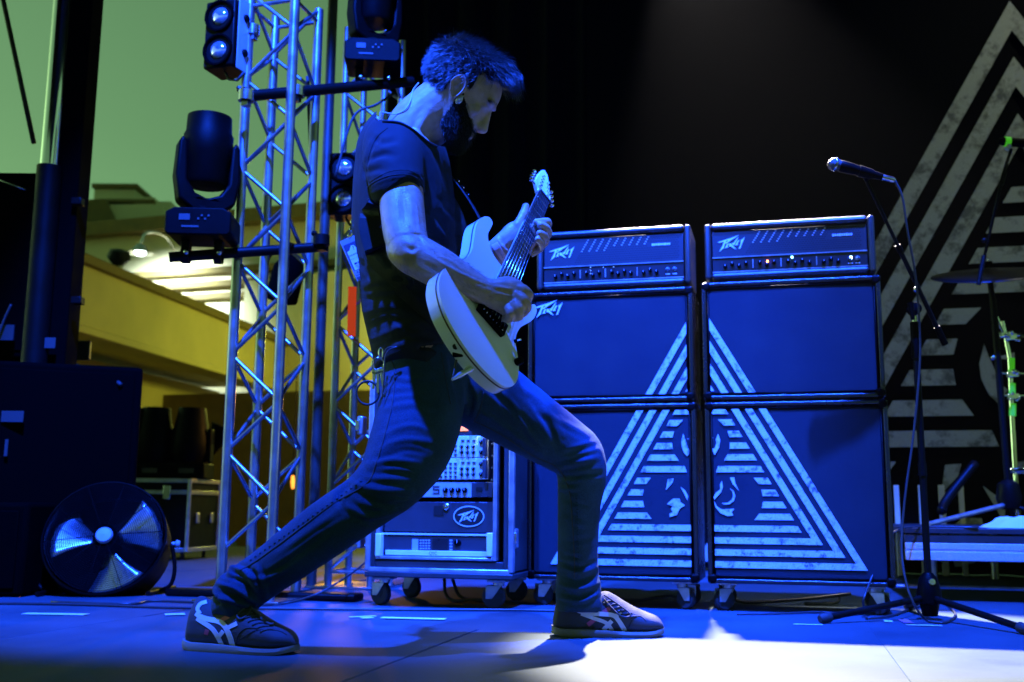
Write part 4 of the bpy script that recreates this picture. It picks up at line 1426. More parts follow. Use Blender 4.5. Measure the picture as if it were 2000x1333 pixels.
# drum rack with clamps and green tape
drk = thing('drum_hardware', 'chrome drum hardware with clamps and bright green tape', 'drum hardware', at(1975, 990, 5.45))
dk = [at(1958, 628, 5.45), at(1972, 700, 5.45), at(1976, 800, 5.45), at(1985, 960, 5.45), (at(1990, 1010, 5.45)[0], 5.45, ZR)]
MB().tube(dk, [.010, .012, .013, .014, .014], 12).build('stand_tube', 'chrome', drk, smooth=2)
for k, (px, py) in enumerate(((1974, 660), (1978, 732), (1978, 775), (1990, 920), (1962, 655))):
    c = at(px, py, 5.43)
    ck = MB().box(c, (.055, .04, .03), SAX)
    for j in range(5):
        ck.ball(c + V3((random.uniform(-.035, .035), -.02, random.uniform(-.02, .02))), random.uniform(.008, .013), 8)
    ck.cyl(c + [-.06, -.01, .005], c + [.10, .0, .004], .007, n=8)
    ck.build('tube_clamp', 'chrome', drk, bevel=.004)
for py, hh in ((713, 26), (762, 26), (801, 24)):
    c0_, c1_ = at(1975 + (py - 713) * .03, py - hh / 2, 5.45), at(1975 + (py - 713) * .03, py + hh / 2, 5.45)
    MB().cyl(c0_, c1_, .0175, n=14).build('tape_band', 'glowing_green_tape', drk, smooth=2)
for (a, b_) in (((1968, 925), (1962, 955)), ((1985, 925), (1980, 962)), ((1985, 955), (1976, 985)), ((1940, 605), (1960, 650))):
    MB().cyl(at(*a, 5.38), at(*b_, 5.38), .008, n=8).build('chrome_rod', 'chrome', drk, smooth=2)
MB().cyl(at(1962, 922, 5.4), at(2010, 918, 5.4), .009, n=8).build('chrome_rod', 'chrome', drk, smooth=2)
MB().cyl(at(1990, 655, 5.4), at(2060, 650, 5.4), .008, n=8).build('chrome_rod', 'chrome', drk, smooth=2)
tag(MB().tube(bez([at(1905, 905, 5.2), at(1850, 975, 5.15), at(1838, 1000, 5.1)]), .022, 10).build('kit_strut', 'black', smooth=True), 'dark strut slanting down behind the mic stand on the riser', 'strut')

# second boom with its microphone
b2 = thing('boom_arm', 'short boom arm reaching up to the drum microphone at the right edge', 'microphone stand', at(1910, 555, 4.95))
MB().cyl(at(1911, 556, 4.95), at(1922, 500, 4.95), .0115, n=12).build('counterweight', 'black', b2, smooth=2)
MB().tube([at(1922, 505, 4.95), at(1958, 345, 4.95), at(1975, 292, 4.95)], .0075, 10).build('boom_tube', 'black', b2, smooth=True)
MB().cyl(at(1955, 362, 4.95), at(1962, 338, 4.95), .012, n=12).build('tube_collar', 'black', b2, smooth=2)
MB().ball(at(1922, 470, 4.93), .014, 8).build('clutch', 'black', b2, smooth=True)
m2 = thing('drum_microphone', 'dark drum microphone with a green band at the upper right edge', 'microphone', at(1970, 280, 4.95))
ma, mb_ = at(1950, 276, 4.95), at(2060, 285, 4.95)
MB().tube([ma, ma + (mb_ - ma) * .08, ma + (mb_ - ma) * .12, mb_], [.014, .021, .022, .024], 16).build('microphone_body', 'plastic', m2, smooth=2)
MB().cyl(ma + (mb_ - ma) * .10, ma + (mb_ - ma) * .20, .0245, n=16).build('tape_band', 'glowing_green_tape', m2, smooth=2)
MB().cyl(at(1966, 292, 4.94), at(1972, 284, 4.94), .012, n=10).build('microphone_clip', 'unit_grey', m2, smooth=2)

# barrier seen under the banner
for k, (px, w) in enumerate(((1838, 11), (1876, 9), (1797, 8), (1750, 9))):
    a, c = at(px, 948, 6.3), at(px, 1035, 6.3)
    tag(MB().box((a[0], a[1], (a[2] + .01) / 2), (w * 6.3 / FPX, .03, a[2] - .01), SAX).build('barrier_post', 'stucco2', bevel=.003, origin=(a[0], a[1], 0)),
        ['pale post directly right of the mic stand tube below the banner', 'second pale post right of the mic stand tube below the banner', 'pale thin post hidden behind the mic stand tube', 'pale post at the right side of the lower cabinet'][k], 'post')

# ================================================================== microphone stand
mbase = V3((0, 3.86, 0))
mc = V3((mbase[0], mbase[1], 0))
pole_top = at(1787, 592, 3.9)
Ys = mc[1]
pt = at(1789, 640, Ys)
px_ = at(1806, 1000, Ys)[0]
ms = thing('microphone_stand', 'tripod microphone stand with a boom in front of the right cabinets', 'microphone stand', (px_, Ys, 0))
pz = lambda py: at(1800, py, Ys)[2]
B0 = V3((px_, Ys, 0))
MB().cyl(B0 + E3 * pz(1130), B0 + E3 * pz(690), .0125, n=16).build('lower_tube', 'black', ms, smooth=2)
MB().cyl(B0 + E3 * pz(930), B0 + E3 * pz(905), .0155, n=16).build('tube_collar', 'black', ms, smooth=2)
MB().cyl(B0 + E3 * pz(700), B0 + E3 * pz(630), .0165, n=16).build('height_clutch', 'plastic', ms, smooth=2)
MB().cyl(B0 + E3 * pz(640), B0 + E3 * pz(600), .009, n=12).build('upper_tube', 'steel', ms, smooth=2)
# hub, weighted base with a round badge
MB().lathe([(.016, .02), (.032, .0), (.042, -.05), (.044, -.085), (.030, -.092)], B0 + E3 * pz(1130), E3, 20).build('tripod_hub', 'plastic', ms, smooth=2)
hb = MB().lathe([(.001, .008), (.011, .007), (.013, 0)], B0 + E3 * pz(1136) + V3((0, -.030, .0)), (0, -1, .15), 14)
hb.build('hub_badge', 'steel', ms, smooth=2)
MB().tube([B0 + E3 * pz(1180), B0 + E3 * .012], [.034, .026], 14).build('hub_foot', 'plastic', ms, smooth=2)
hub = B0 + E3 * pz(1166)
for k, e in enumerate((onfloor(1607, 1218), onfloor(2005, 1240), onfloor(1835, 1180))):
    e = V3((e[0], e[1], .016)) if k < 2 else B0 + V3((.05, .34, .016))
    d = (e - hub) / np.linalg.norm(e - hub)
    lg = MB().cyl(hub + d * .03, e, .0115, n=14).build('tripod_leg', 'black', ms, smooth=2)
    MB().tube([e - d * .035, e - d * .03, e + d * .004, e + d * .012], [.013, .017, .018, .012], 14).build('rubber_foot', 'rubber', lg, smooth=2)
    if k == 1:
        c_ = hub + d * .245
        sd_ = np.cross(d, V3((0, -1, 0)))
        nrm_ = np.cross(sd_, d)
        up_ = V3((0, -.75, .66))
        up_ /= np.linalg.norm(up_)
        MB().box(c_ + up_ * .0118, (.052, .0125, .0015), [d, np.cross(up_, d), up_]).build('maker_label', 'skin0', lg)
# boom
YB = Ys - .02
j0 = at(1788, 603, YB - .01)
bl0, bl1 = at(1846, 673, YB + .03), at(1692, 352, 3.68)
bd = (bl1 - bl0) / np.linalg.norm(bl1 - bl0)
MB().cyl(bl0, bl0 + bd * .075, .0125, n=14).build('counterweight', 'plastic', ms, smooth=2)
MB().cyl(bl0 + bd * .06, bl0 + (bl1 - bl0) * .60, .0085, n=12).build('boom_tube', 'black', ms, smooth=2)
MB().cyl(bl0 + (bl1 - bl0) * .54, bl1, .0065, n=12).build('boom_extension', 'black', ms, smooth=2)
MB().cyl(bl0 + (bl1 - bl0) * .57, bl0 + (bl1 - bl0) * .61, .0115, n=12).build('tube_collar', 'plastic', ms, smooth=2)
MB().lathe([(.001, .02), (.016, .018), (.022, .008), (.022, -.03), (.012, -.036)], j0, (0, -1, .1), 16).build('boom_clutch', 'plastic', ms, smooth=2)
MB().ball(at(1790, 566, YB - .03), .012, 10).build('clutch_screw', 'steel', ms, smooth=True)
MB().tube([at(1778, 592, YB - .04), at(1783, 625, YB - .04)], [.012, .007], 10).build('clutch_lever', 'plastic', ms, smooth=2)
# microphone in its clip
YM = 3.66
mic = thing('microphone', 'handheld microphone clipped on the boom stand pointing left', 'microphone', at(1693, 350, YM))
n0, n1 = at(1617, 318, YM), at(1748, 353, YM)
nd = (n1 - n0) / np.linalg.norm(n1 - n0)
LM = np.linalg.norm(n1 - n0)
M['michead'] = mat('grille_steel', (.10, .10, .11), .45, .7, bump=1., bscale=700)
MB().lathe([(.001, 0), (.012, .002), (.021, .010), (.0245, .022), (.0245, .026), (.022, .034), (.0195, .044)], n0, nd, 22).build('windscreen', 'michead', mic, smooth=True)
MB().lathe([(.0255, .024), (.0265, .027), (.0255, .031)], n0, nd, 22).build('windscreen_band', 'steel', mic, smooth=True)
MB().lathe([(.020, .043), (.0225, .050), (.0215, .075), (.016, LM * .62), (.0125, LM * .80), (.012, LM * .81), (.001, LM * .82)], n0, nd, 22).build('microphone_body', 'plastic', mic, smooth=2)
MB().lathe([(.0095, LM * .80), (.0105, LM * .82), (.0105, LM * .97), (.007, LM), (.001, LM)], n0, nd, 16).build('cable_plug', 'steel', mic, smooth=2)
MB().cyl(n0 + nd * LM * .58 - [0, 0, .004], bl1, .0105, .009, 12).build('microphone_clip', 'plastic', mic, smooth=2)
MB().lathe([(.0185, -.024), (.0215, -.024), (.0185, .024), (.0165, .024)], n0 + nd * LM * .56, nd, 16).build('clip_sleeve', 'plastic', mic, smooth=2)
# cables
def cable(name, pts, r, label, m='rubber', n=8):
    return tag(MB().tube(bez(pts, 8), r, n).build(name, m, smooth=True), label, 'cable')
M['cablem'] = mat('cable_rubber', (.03, .03, .034), .4, var=.2)
fl = lambda px, py: onfloor(px, py, .006)
cable('microphone_cable', [n1, at(1762, 385, YM), at(1772, 450, YM + .02), at(1788, 540, YM + .06), at(1796, 640, YM + .12), at(1796, 720, YM + .14), at(1784, 850, YM + .14), at(1769, 960, YM + .12), at(1761, 1060, YM + .1), at(1768, 1130, YM + .06), at(1786, 1182, YM + .03), fl(1812, 1213), fl(1845, 1216), fl(1866, 1200), fl(1840, 1178), fl(1790, 1186), fl(1740, 1203), fl(1700, 1208), fl(1690, 1205)], .0042, 'long cable hanging from the microphone and coiling on the floor', 'cablem')
cable('stage_cable', [S(du0 + .3, RVv - .005, dz1 + .004), S(du0 + .05, RVv - .01, dz1 + .004), at(1745, 1040, 4.25), at(1725, 1075, 4.05), at(1700, 1135, 3.95), at(1686, 1175, 3.9), fl(1690, 1196), fl(1660, 1200), fl(1600, 1196), fl(1520, 1199), fl(1440, 1200)], .0042, 'cable dropping from the drum riser and running left along the floor', 'cablem')
cable('stage_cable', [fl(-60, 1178), fl(150, 1181), fl(330, 1187), fl(520, 1189), fl(760, 1191), fl(1000, 1192), fl(1120, 1194)], .005, 'thin dark cable running across the floor behind the near shoe', 'cablem')
cable('stage_cable', [fl(100, 1176), fl(250, 1180), fl(300, 1174), fl(420, 1178)], .005, 'short loose cable end on the floor in front of the fan', 'cablem')
cable('stage_cable', [at(722, 1092, 4.5), at(680, 1125, 4.35), at(620, 1160, 4.2), fl(560, 1178), fl(500, 1183)], .004, 'cable sloping from the rack down to the floor behind the rear shoe', 'cablem')
for k, pts in enumerate((((868, 1132), (872, 1160), (890, 1178), (930, 1172), (985, 1180)), ((884, 1132), (900, 1165), (940, 1183), (1010, 1176)), ((1190, 1160), (1230, 1180), (1300, 1165), (1330, 1182)), ((1420, 1160), (1450, 1182), (1560, 1170), (1640, 1160)), ((1640, 1160), (1625, 1180), (1560, 1190)))):
    Yk = 4.5
    P = [V3((at(x, y, Yk)[0], Yk - .05 * i, max(.006, at(x, y, Yk - .05 * i)[2]))) for i, (x, y) in enumerate(pts)]
    cable('looped_cable', P, .007, ['left loop of cable hanging under the rack', 'right loop of cable hanging under the rack', 'cable lying under the left speaker stack', 'longer cable lying under the right speaker stack', 'short cable bend under the right speaker stack'][k], 'cablem')
# dark cable trunk (floor ramp) behind the rear foot
p0, p1 = onfloor(300, 1170), onfloor(720, 1168)
tag(MB().box(((p0[0] + p1[0]) / 2, (p0[1] + p1[1]) / 2, .016), (p1[0] - p0[0], .10, .030), SAX).build('cable_ramp', 'black', bevel=.01, origin=((p0[0] + p1[0]) / 2, p0[1], 0)), 'low black cable ramp on the floor at the truss foot', 'cable ramp')

# floor tape marks
def tape(px0, py0, px1, py1, wpx, label, m='gaff'):
    a, c = onfloor(px0, py0, .004), onfloor(px1, py1, .004)
    d = (c - a)
    L_ = np.linalg.norm(d)
    d /= L_
    n = np.array([-d[1], d[0], 0])
    vs = []
    N = 9
    for i in range(N):
        t = i / (N - 1)
        w = wpx * (1 + .25 * noise.noise(Vector((px0 * .1, t * 5, 0)))) / 2
        vs += [a + d * L_ * t - n * w, a + d * L_ * t + n * w]
    fs = [(2 * i, 2 * i + 2, 2 * i + 3, 2 * i + 1) for i in range(N - 1)]
    k = len(vs)
    mb = MB().add(vs + [v - [0, 0, .0015] for v in vs], fs + [(0, 1, 1 + k, k), (k - 2, k - 1, 2 * k - 1, 2 * k - 2)] + [(2 * i, 2 * i + k, 2 * i + 2 + k, 2 * i + 2) for i in range(N - 1)] + [(2 * i + 1, 2 * i + 3, 2 * i + 3 + k, 2 * i + 1 + k) for i in range(N - 1)])
    tag(mb.build('tape_mark', m, origin=(a + c) / 2), label, 'tape', 'tape marks on the stage floor')
tape(48, 1198, 169, 1200, .045, 'long pale tape strip at the far left of the floor')
tape(322, 1200, 361, 1199, .05, 'short pale tape strip left of the rear shoe')
tape(745, 1206, 870, 1209, .04, 'long pale tape strip in front of the rack')
tape(682, 1205, 734, 1203, .018, 'faint thin tape strip beside the strip in front of the rack')
tape(706, 1207, 728, 1206, .03, 'tiny tape scrap left of the strip in front of the rack')
tape(1550, 1219, 1606, 1220, .015, 'thin tape strip at the left foot of the mic stand')
tape(1727, 1213, 1743, 1213.5, .05, 'small white tape square by the mic stand')
M['pink'] = mat('pink_tape', (.7, .2, .45), .6)
tape(1763, 1210, 1775, 1216, .03, 'small pink tape scrap by the mic stand', 'pink')
tape(1770, 1220, 1840, 1222, .018, 'thin cyan-white tape strip right of the mic stand foot')
# ================================================================== guitarist
def pxm(Y):
    return Y / FPX * 1.0

def loft(stations, nseg=28, sub=6, sq=2.0, cap=True):
    """stations: (px, py, depth, half width px, half thickness px [, shift of the ring normal])
    ring plane is across the centre line; first radius lies across the line of sight"""
    C = np.array([at(s[0], s[1], s[2]) for s in stations])
    ra = np.array([s[3] * s[2] / FPX for s in stations])
    rb = np.array([s[4] * s[2] / FPX for s in stations])
    A = np.column_stack([C, ra, rb])
    D = np.array(bez(list(A), sub))
    vs, fs = [], []
    k = len(D)
    for i in range(k):
        t = D[min(i + 1, k - 1), :3] - D[max(i - 1, 0), :3]
        t /= np.linalg.norm(t) + 1e-12
        view = D[i, :3] - CO
        view /= np.linalg.norm(view)
        e1 = np.cross(t, view)
        e1 /= np.linalg.norm(e1) + 1e-12
        e2 = np.cross(e1, t)
        for j in range(nseg):
            a = 2 * PI * j / nseg
            c, s_ = math.cos(a), math.sin(a)
            c = math.copysign(abs(c) ** (2 / sq), c)
            s_ = math.copysign(abs(s_) ** (2 / sq), s_)
            vs.append(D[i, :3] + e1 * c * D[i, 3] + e2 * s_ * D[i, 4])
    for i in range(k - 1):
        for j in range(nseg):
            fs.append((i * nseg + j, i * nseg + (j + 1) % nseg, (i + 1) * nseg + (j + 1) % nseg, (i + 1) * nseg + j))
    if cap:
        fs.append(tuple(range(nseg))[::-1])
        fs.append(tuple((k - 1) * nseg + j for j in range(nseg)))
    mb = MB()
    mb.add(vs, fs)
    return mb

def union(mbs, voxel, smooth_it=4, fac=.5, name='tmp'):
    """one continuous surface from overlapping closed shells"""
    me = bpy.data.meshes.new(name)
    vs, fs = [], []
    for mb in mbs:
        o = len(vs)
        vs += mb.v
        fs += [tuple(i + o for i in f) for f in mb.f]
    me.from_pydata(vs, [], fs)
    bm = bmesh.new()
    bm.from_mesh(me)
    # per island normals outward
    bmesh.ops.recalc_face_normals(bm, faces=bm.faces)
    bm.to_mesh(me)
    bm.free()
    o = bpy.data.objects.new(name, me)
    COL.objects.link(o)
    md = o.modifiers.new('r', 'REMESH')
    md.mode = 'VOXEL'
    md.voxel_size = voxel
    md.use_smooth_shade = True
    if smooth_it:
        sm = o.modifiers.new('s', 'SMOOTH')
        sm.factor = fac
        sm.iterations = smooth_it
    dg = bpy.context.evaluated_depsgraph_get()
    out = bpy.data.meshes.new_from_object(o.evaluated_get(dg))
    bpy.data.objects.remove(o)
    bpy.data.meshes.remove(me)
    return out

def mesh_arrays(me):
    n = len(me.vertices)
    co = np.empty(n * 3, np.float32)
    me.vertices.foreach_get('co', co)
    no = np.empty(n * 3, np.float32)
    me.vertex_normals.foreach_get('vector', no)
    return co.reshape(-1, 3).astype(float), no.reshape(-1, 3).astype(float)

def set_co(me, co):
    me.vertices.foreach_set('co', co.astype(np.float32).ravel())
    me.update()

def place(me, name, m, parent=None, org=(0, 0, 0)):
    o = bpy.data.objects.new(name, me)
    COL.objects.link(o)
    off = np.array(parent['_org']) if parent is not None else V3(org)
    if parent is not None:
        o.parent = parent
    else:
        o.location = off
    o['_org'] = [float(x) for x in off]
    co, _ = mesh_arrays(me)
    set_co(me, co - off)
    me.materials.clear()
    me.materials.append(m if not isinstance(m, str) else M[m])
    me.shade_smooth()
    me.update()
    return o

def value_noise(P, seed=0):
    """cheap smooth noise for arrays of points"""
    rng = np.random.RandomState(seed)
    out = np.zeros(len(P))
    for k in range(7):
        d = rng.normal(size=3)
        d /= np.linalg.norm(d)
        out += np.sin(P @ d * rng.uniform(.7, 1.5) * 6.28 + rng.uniform(0, 6.28))
    return out / 7

def creases(co, no, lines, scale=1.):
    """folds: lines of (pixel polyline, height m, half width px); applied on the side facing the camera"""
    uv = proj(co)
    vd = CO - co
    vd /= np.linalg.norm(vd, axis=1)[:, None]
    w = np.clip((no * vd).sum(1) * 2.2 + .25, 0, 1)
    disp = np.zeros(len(co))
    for pts, hgt, hw in lines:
        pts = np.array(bez([(x, y, 0) for x, y in pts], 5))[:, :2]
        d2 = np.full(len(co), 1e9)
        tt = np.zeros(len(co))
        K = len(pts) - 1
        for i in range(K):
            a, b_ = pts[i], pts[i + 1]
            ab = b_ - a
            t = np.clip(((uv - a) @ ab) / (ab @ ab + 1e-9), 0, 1)
            q = a + t[:, None] * ab
            dd = ((uv - q) ** 2).sum(1)
            m_ = dd < d2
            d2[m_] = dd[m_]
            tt[m_] = (i + t[m_]) / K
        d = np.sqrt(d2) / hw
        prof = np.exp(-d * d * 1.4) - .45 * np.exp(-((d - 1.45) ** 2) * 2.2)
        disp += hgt * prof * (np.sin(np.clip(tt, .02, .98) * PI) ** .45)
    return co + no * (disp * w * scale)[:, None]

def smooth_normals(me):
    me.update()
    return mesh_arrays(me)

BV_TMP = {}
def bvh_of(o):
    co, _ = mesh_arrays(o.data)
    co = co + np.array(o['_org'])
    polys = [tuple(p.vertices) for p in o.data.polygons]
    return BVHTree.FromPolygons([Vector(c) for c in co], polys)

def hit(bvh, px, py, off=.0):
    d = ray(px, py)
    d = d / np.linalg.norm(d)
    loc, nrm, idx, dist = bvh.ray_cast(Vector(CO), Vector(d))
    if loc is None:
        return None, None
    n = np.array(nrm)
    if n @ d > 0:
        n = -n
    return np.array(loc) + n * off, n

def ribbon(bvh, pts, wpx, off, name, m, parent, sub=6, thick=.0012, taper=None, prev=None):
    """strip laid on a surface along a pixel polyline, wpx wide"""
    P = np.array(bez([(x, y, 0) for x, y in pts], sub))[:, :2]
    n = len(P)
    A, B, N_ = [], [], []
    last = None
    for i in range(n):
        t = P[min(i + 1, n - 1)] - P[max(i - 1, 0)]
        t = t / (np.linalg.norm(t) + 1e-9)
        s_ = np.array([-t[1], t[0]])
        w = wpx if taper is None else wpx * np.interp(i / (n - 1), *taper)
        row = []
        for sg in (-.5, .5):
            q = P[i] + s_ * w * sg
            h_, nn = hit(bvh, q[0], q[1], off)
            if h_ is None or (last is not None and np.linalg.norm(h_ - last) > .09):
                if last is None:
                    row = None
                    break
                h_ = at(q[0], q[1], last[1])
                nn = -CF
            row.append((h_, nn))
        if row is None:
            continue
        last = row[0][0]
        A.append(row[0][0])
        B.append(row[1][0])
        N_.append((row[0][1] + row[1][1]) / 2)
    if len(A) < 2:
        return None
    k = len(A)
    vs = []
    for i in range(k):
        vs += [A[i], B[i], A[i] - N_[i] * (off + thick), B[i] - N_[i] * (off + thick)]
    fs = []
    for i in range(k - 1):
        a, b_ = i * 4, i * 4 + 4
        fs += [(a, a + 1, b_ + 1, b_), (a, b_, b_ + 2, a + 2), (a + 1, a + 3, b_ + 3, b_ + 1)]
    fs += [(0, 2, 3, 1), (4 * k - 4, 4 * k - 3, 4 * k - 1, 4 * k - 2)]
    return MB().add(vs, fs).build(name, m, parent, smooth=2)

def cord(bvh, pts, r, off, name, m, parent, sub=6, n=6):
    P = bez([(x, y, 0) for x, y in pts], sub)
    out = []
    for q in P:
        h_, nn = hit(bvh, q[0], q[1], off)
        if h_ is not None:
            if out and np.linalg.norm(h_ - out[-1]) > .08:
                h_ = at(q[0], q[1], out[-1][1])
            out.append(h_)
    if len(out) > 1:
        return MB().tube(out, r, n).build(name, m, parent, smooth=True)

# ---- skin, cloth materials
def skin_mat():
    m = mat('skin', (.50, .33, .25), .40, bump=.55, bscale=240, var=.16, vscale=40, spec=.45, detail=8.)
    b = m.node_tree.nodes['Principled BSDF']
    b.inputs['Subsurface Weight'].default_value = .12
    b.inputs['Subsurface Radius'].default_value = (.012, .005, .003)
    b.inputs['Subsurface Scale'].default_value = .5
    return m
M['skin'] = skin_mat()
M['shirt'] = weave_mat('navy_jersey', (.0024, .0060, .0118), 420, .9, .25, .12)
M['shirt'].node_tree.nodes['Principled BSDF'].inputs['Sheen Weight'].default_value = .0
M['thread'] = mat('dark_thread', (.006, .008, .01), .9)
M['lining'] = mat('shirt_hem', (.0024, .0060, .0118), .9)

def denim_mat():
    m = bpy.data.materials.new('dark_denim')
    m.use_nodes = True
    t = m.node_tree
    b = t.nodes['Principled BSDF']
    b.inputs['Roughness'].default_value = .85
    b.inputs['Specular IOR Level'].default_value = .2
    tc = t.nodes.new('ShaderNodeTexCoord')
    n1 = t.nodes.new('ShaderNodeTexNoise')
    n1.inputs['Scale'].default_value = 7
    n1.inputs['Detail'].default_value = 6
    n2 = t.nodes.new('ShaderNodeTexNoise')
    n2.inputs['Scale'].default_value = 420
    n2.inputs['Detail'].default_value = 2
    for n in (n1, n2):
        t.links.new(tc.outputs['Object'], n.inputs['Vector'])
    r1 = t.nodes.new('ShaderNodeMapRange')
    r1.inputs[1].default_value = .3
    r1.inputs[2].default_value = .72
    r1.inputs[3].default_value = .75
    r1.inputs[4].default_value = 1.3
    t.links.new(n1.outputs['Fac'], r1.inputs[0])
    r2 = t.nodes.new('ShaderNodeMapRange')
    r2.inputs[1].default_value = .3
    r2.inputs[2].default_value = .7
    r2.inputs[3].default_value = .65
    r2.inputs[4].default_value = 1.35
    t.links.new(n2.outputs['Fac'], r2.inputs[0])
    mu = t.nodes.new('ShaderNodeMath')
    mu.operation = 'MULTIPLY'
    t.links.new(r1.outputs[0], mu.inputs[0])
    t.links.new(r2.outputs[0], mu.inputs[1])
    sc = t.nodes.new('ShaderNodeVectorMath')
    sc.operation = 'SCALE'
    sc.inputs[0].default_value = (.016, .042, .078)
    t.links.new(mu.outputs[0], sc.inputs['Scale'])
    t.links.new(sc.outputs[0], b.inputs['Base Color'])
    w = t.nodes.new('ShaderNodeTexWave')
    w.inputs['Scale'].default_value = 380
    w.bands_direction = 'DIAGONAL'
    t.links.new(tc.outputs['Object'], w.inputs['Vector'])
    ad = t.nodes.new('ShaderNodeMath')
    t.links.new(w.outputs['Fac'], ad.inputs[0])
    t.links.new(n2.outputs['Fac'], ad.inputs[1])
    bp = t.nodes.new('ShaderNodeBump')
    bp.inputs['Strength'].default_value = .35
    bp.inputs['Distance'].default_value = .001
    t.links.new(ad.outputs[0], bp.inputs['Height'])
    t.links.new(bp.outputs[0], b.inputs['Normal'])
    return m
M['denim'] = denim_mat()
M['stitch'] = mat('seam_thread', (.022, .026, .034), .8)
M['hair'] = mat('dark_hair', (.020, .017, .015), .36, spec=.5)
M['hair'].node_tree.nodes['Principled BSDF'].inputs['Anisotropic'].default_value = .4

# ---- guitar frame (solved from the photograph)
GO = np.array([-.10042, 2.58102, .74663])
GA = np.array([.24105, .64903, .72156])
GW = np.array([.62332, .46634, -.62769])
GN = np.array([.74389, -.60107, .29214])
GS = 1.0268
def G(u, w, t=0.):
    return GO + GS * (GA * u + GW * w + GN * t)

# ---- head: profile lofted along the head's own axis
HT = math.radians(35)
HO = at(903, 190, 2.96)                       # between the ears
kx = 2.96 / FPX
HFv = np.array([math.cos(HT), 0, -math.sin(HT)])   # face forward
HUv = np.array([math.sin(HT), 0, math.cos(HT)])    # head up
HSv = np.array([0, -1., 0])                        # towards the camera
# small roll of the head: crown a touch towards the camera
rl_ = math.radians(7)
HUv, HSv = HUv * math.cos(rl_) + HSv * math.sin(rl_), HSv * math.cos(rl_) - HUv * math.sin(rl_)
def Hd(f, u, s=0.):
    """f forward px, u up px, s towards camera px"""
    return HO + kx * (HFv * f + HUv * u + HSv * s)
# up, back, front, half width, squareness  (px in head space)
prof = [(-96, 30, 44, 10, 2.0), (-90, 14, 54, 24, 2.1), (-80, -2, 60, 34, 2.3), (-66, -20, 62.5, 41, 2.4), (-52, -38, 62, 45, 2.4), (-40, -55, 63, 47, 2.3), (-26, -70, 62, 49.5, 2.2),
        (-10, -81, 62.5, 51, 2.2), (6, -87, 65, 52, 2.2), (14, -89, 67.5, 52.5, 2.2), (24, -91, 69, 53, 2.2), (40, -95, 67, 53, 2.2), (56, -95, 61, 51.5, 2.1), (70, -89, 50, 47, 2.1), (82, -77, 34, 39, 2.0), (91, -56, 12, 26, 2.0), (96, -36, -8, 10, 2.0)]
PR = np.array(bez([np.array(p) for p in prof], 4))
hv, hf = [], []
NS = 44
for (u, bk, fr, hw, sq) in PR:
    cf = (bk + fr) / 2
    rf = (fr - bk) / 2
    for j in range(NS):
        a = 2 * PI * j / NS
        c, s_ = math.cos(a), math.sin(a)
        c2 = math.copysign(abs(c) ** (2 / sq), c)
        s2 = math.copysign(abs(s_) ** (2 / sq), s_)
        wsh = 1.0 if c < 0 else 1 - .16 * max(0, c) ** 2       # face narrower than the skull
        hv.append(Hd(cf + rf * c2, u, hw * s2 * wsh))
for i in range(len(PR) - 1):
    for j in range(NS):
        hf.append((i * NS + j, i * NS + (j + 1) % NS, (i + 1) * NS + (j + 1) % NS, (i + 1) * NS + j))
hf.append(tuple(range(NS))[::-1])
hf.append(tuple((len(PR) - 1) * NS + j for j in range(NS)))
head_mb = MB().add(hv, hf)
# nose
def headloft(rows, n=16):
    """rows of (f, u, s centre, rf, rs) rings stacked along u"""
    vs, fs = [], []
    R_ = np.array(bez([np.array(r, float) for r in rows], 4))
    for (f_, u, s0, rf, rs) in R_:
        for j in range(n):
            a = 2 * PI * j / n
            vs.append(Hd(f_ + rf * math.cos(a), u, s0 + rs * math.sin(a)))
    k = len(R_)
    for i in range(k - 1):
        for j in range(n):
            fs.append((i * n + j, i * n + (j + 1) % n, (i + 1) * n + (j + 1) % n, (i + 1) * n + j))
    fs += [tuple(range(n))[::-1], tuple((k - 1) * n + j for j in range(n))]
    return MB().add(vs, fs)
nose = headloft([(58, 20, 0, 6, 6), (61, 8, 0, 8, 6), (64.5, -6, 0, 10, 7), (68.5, -20, 0, 12, 9), (70.5, -30, 0, 14, 12), (69, -37, 0, 12, 12.5), (63, -42, 0, 8, 9)])
nostrils = [headloft([(62, -24, s_ * 8, 5, 4), (63, -32, s_ * 10.5, 9, 6.5), (61, -39, s_ * 9, 6, 5)]) for s_ in (-1, 1)]
brow = [headloft([(60, 14, s_ * 20, 5, 8), (63.5, 19, s_ * 20, 6.5, 17), (62, 25, s_ * 22, 5, 14)]) for s_ in (-1, 1)]
lips = [headloft([(60, -48, 0, 5, 12), (62.5, -52, 0, 5.5, 18), (60, -56, 0, 5, 16)]), headloft([(58, -57, 0, 5, 15), (61.5, -60.5, 0, 5.5, 15), (59, -66, 0, 5, 10)])]
cheek = [headloft([(44, -2, s_ * 32, 8, 6), (44, -12, s_ * 33, 13, 9), (40, -26, s_ * 32, 10, 8)]) for s_ in (-1, 1)]
jawb = [headloft([(2, -14, s_ * 40, 12, 8), (10, -44, s_ * 37, 16, 8), (28, -66, s_ * 29, 18, 9), (46, -82, s_ * 14, 12, 10)]) for s_ in (-1, 1)]
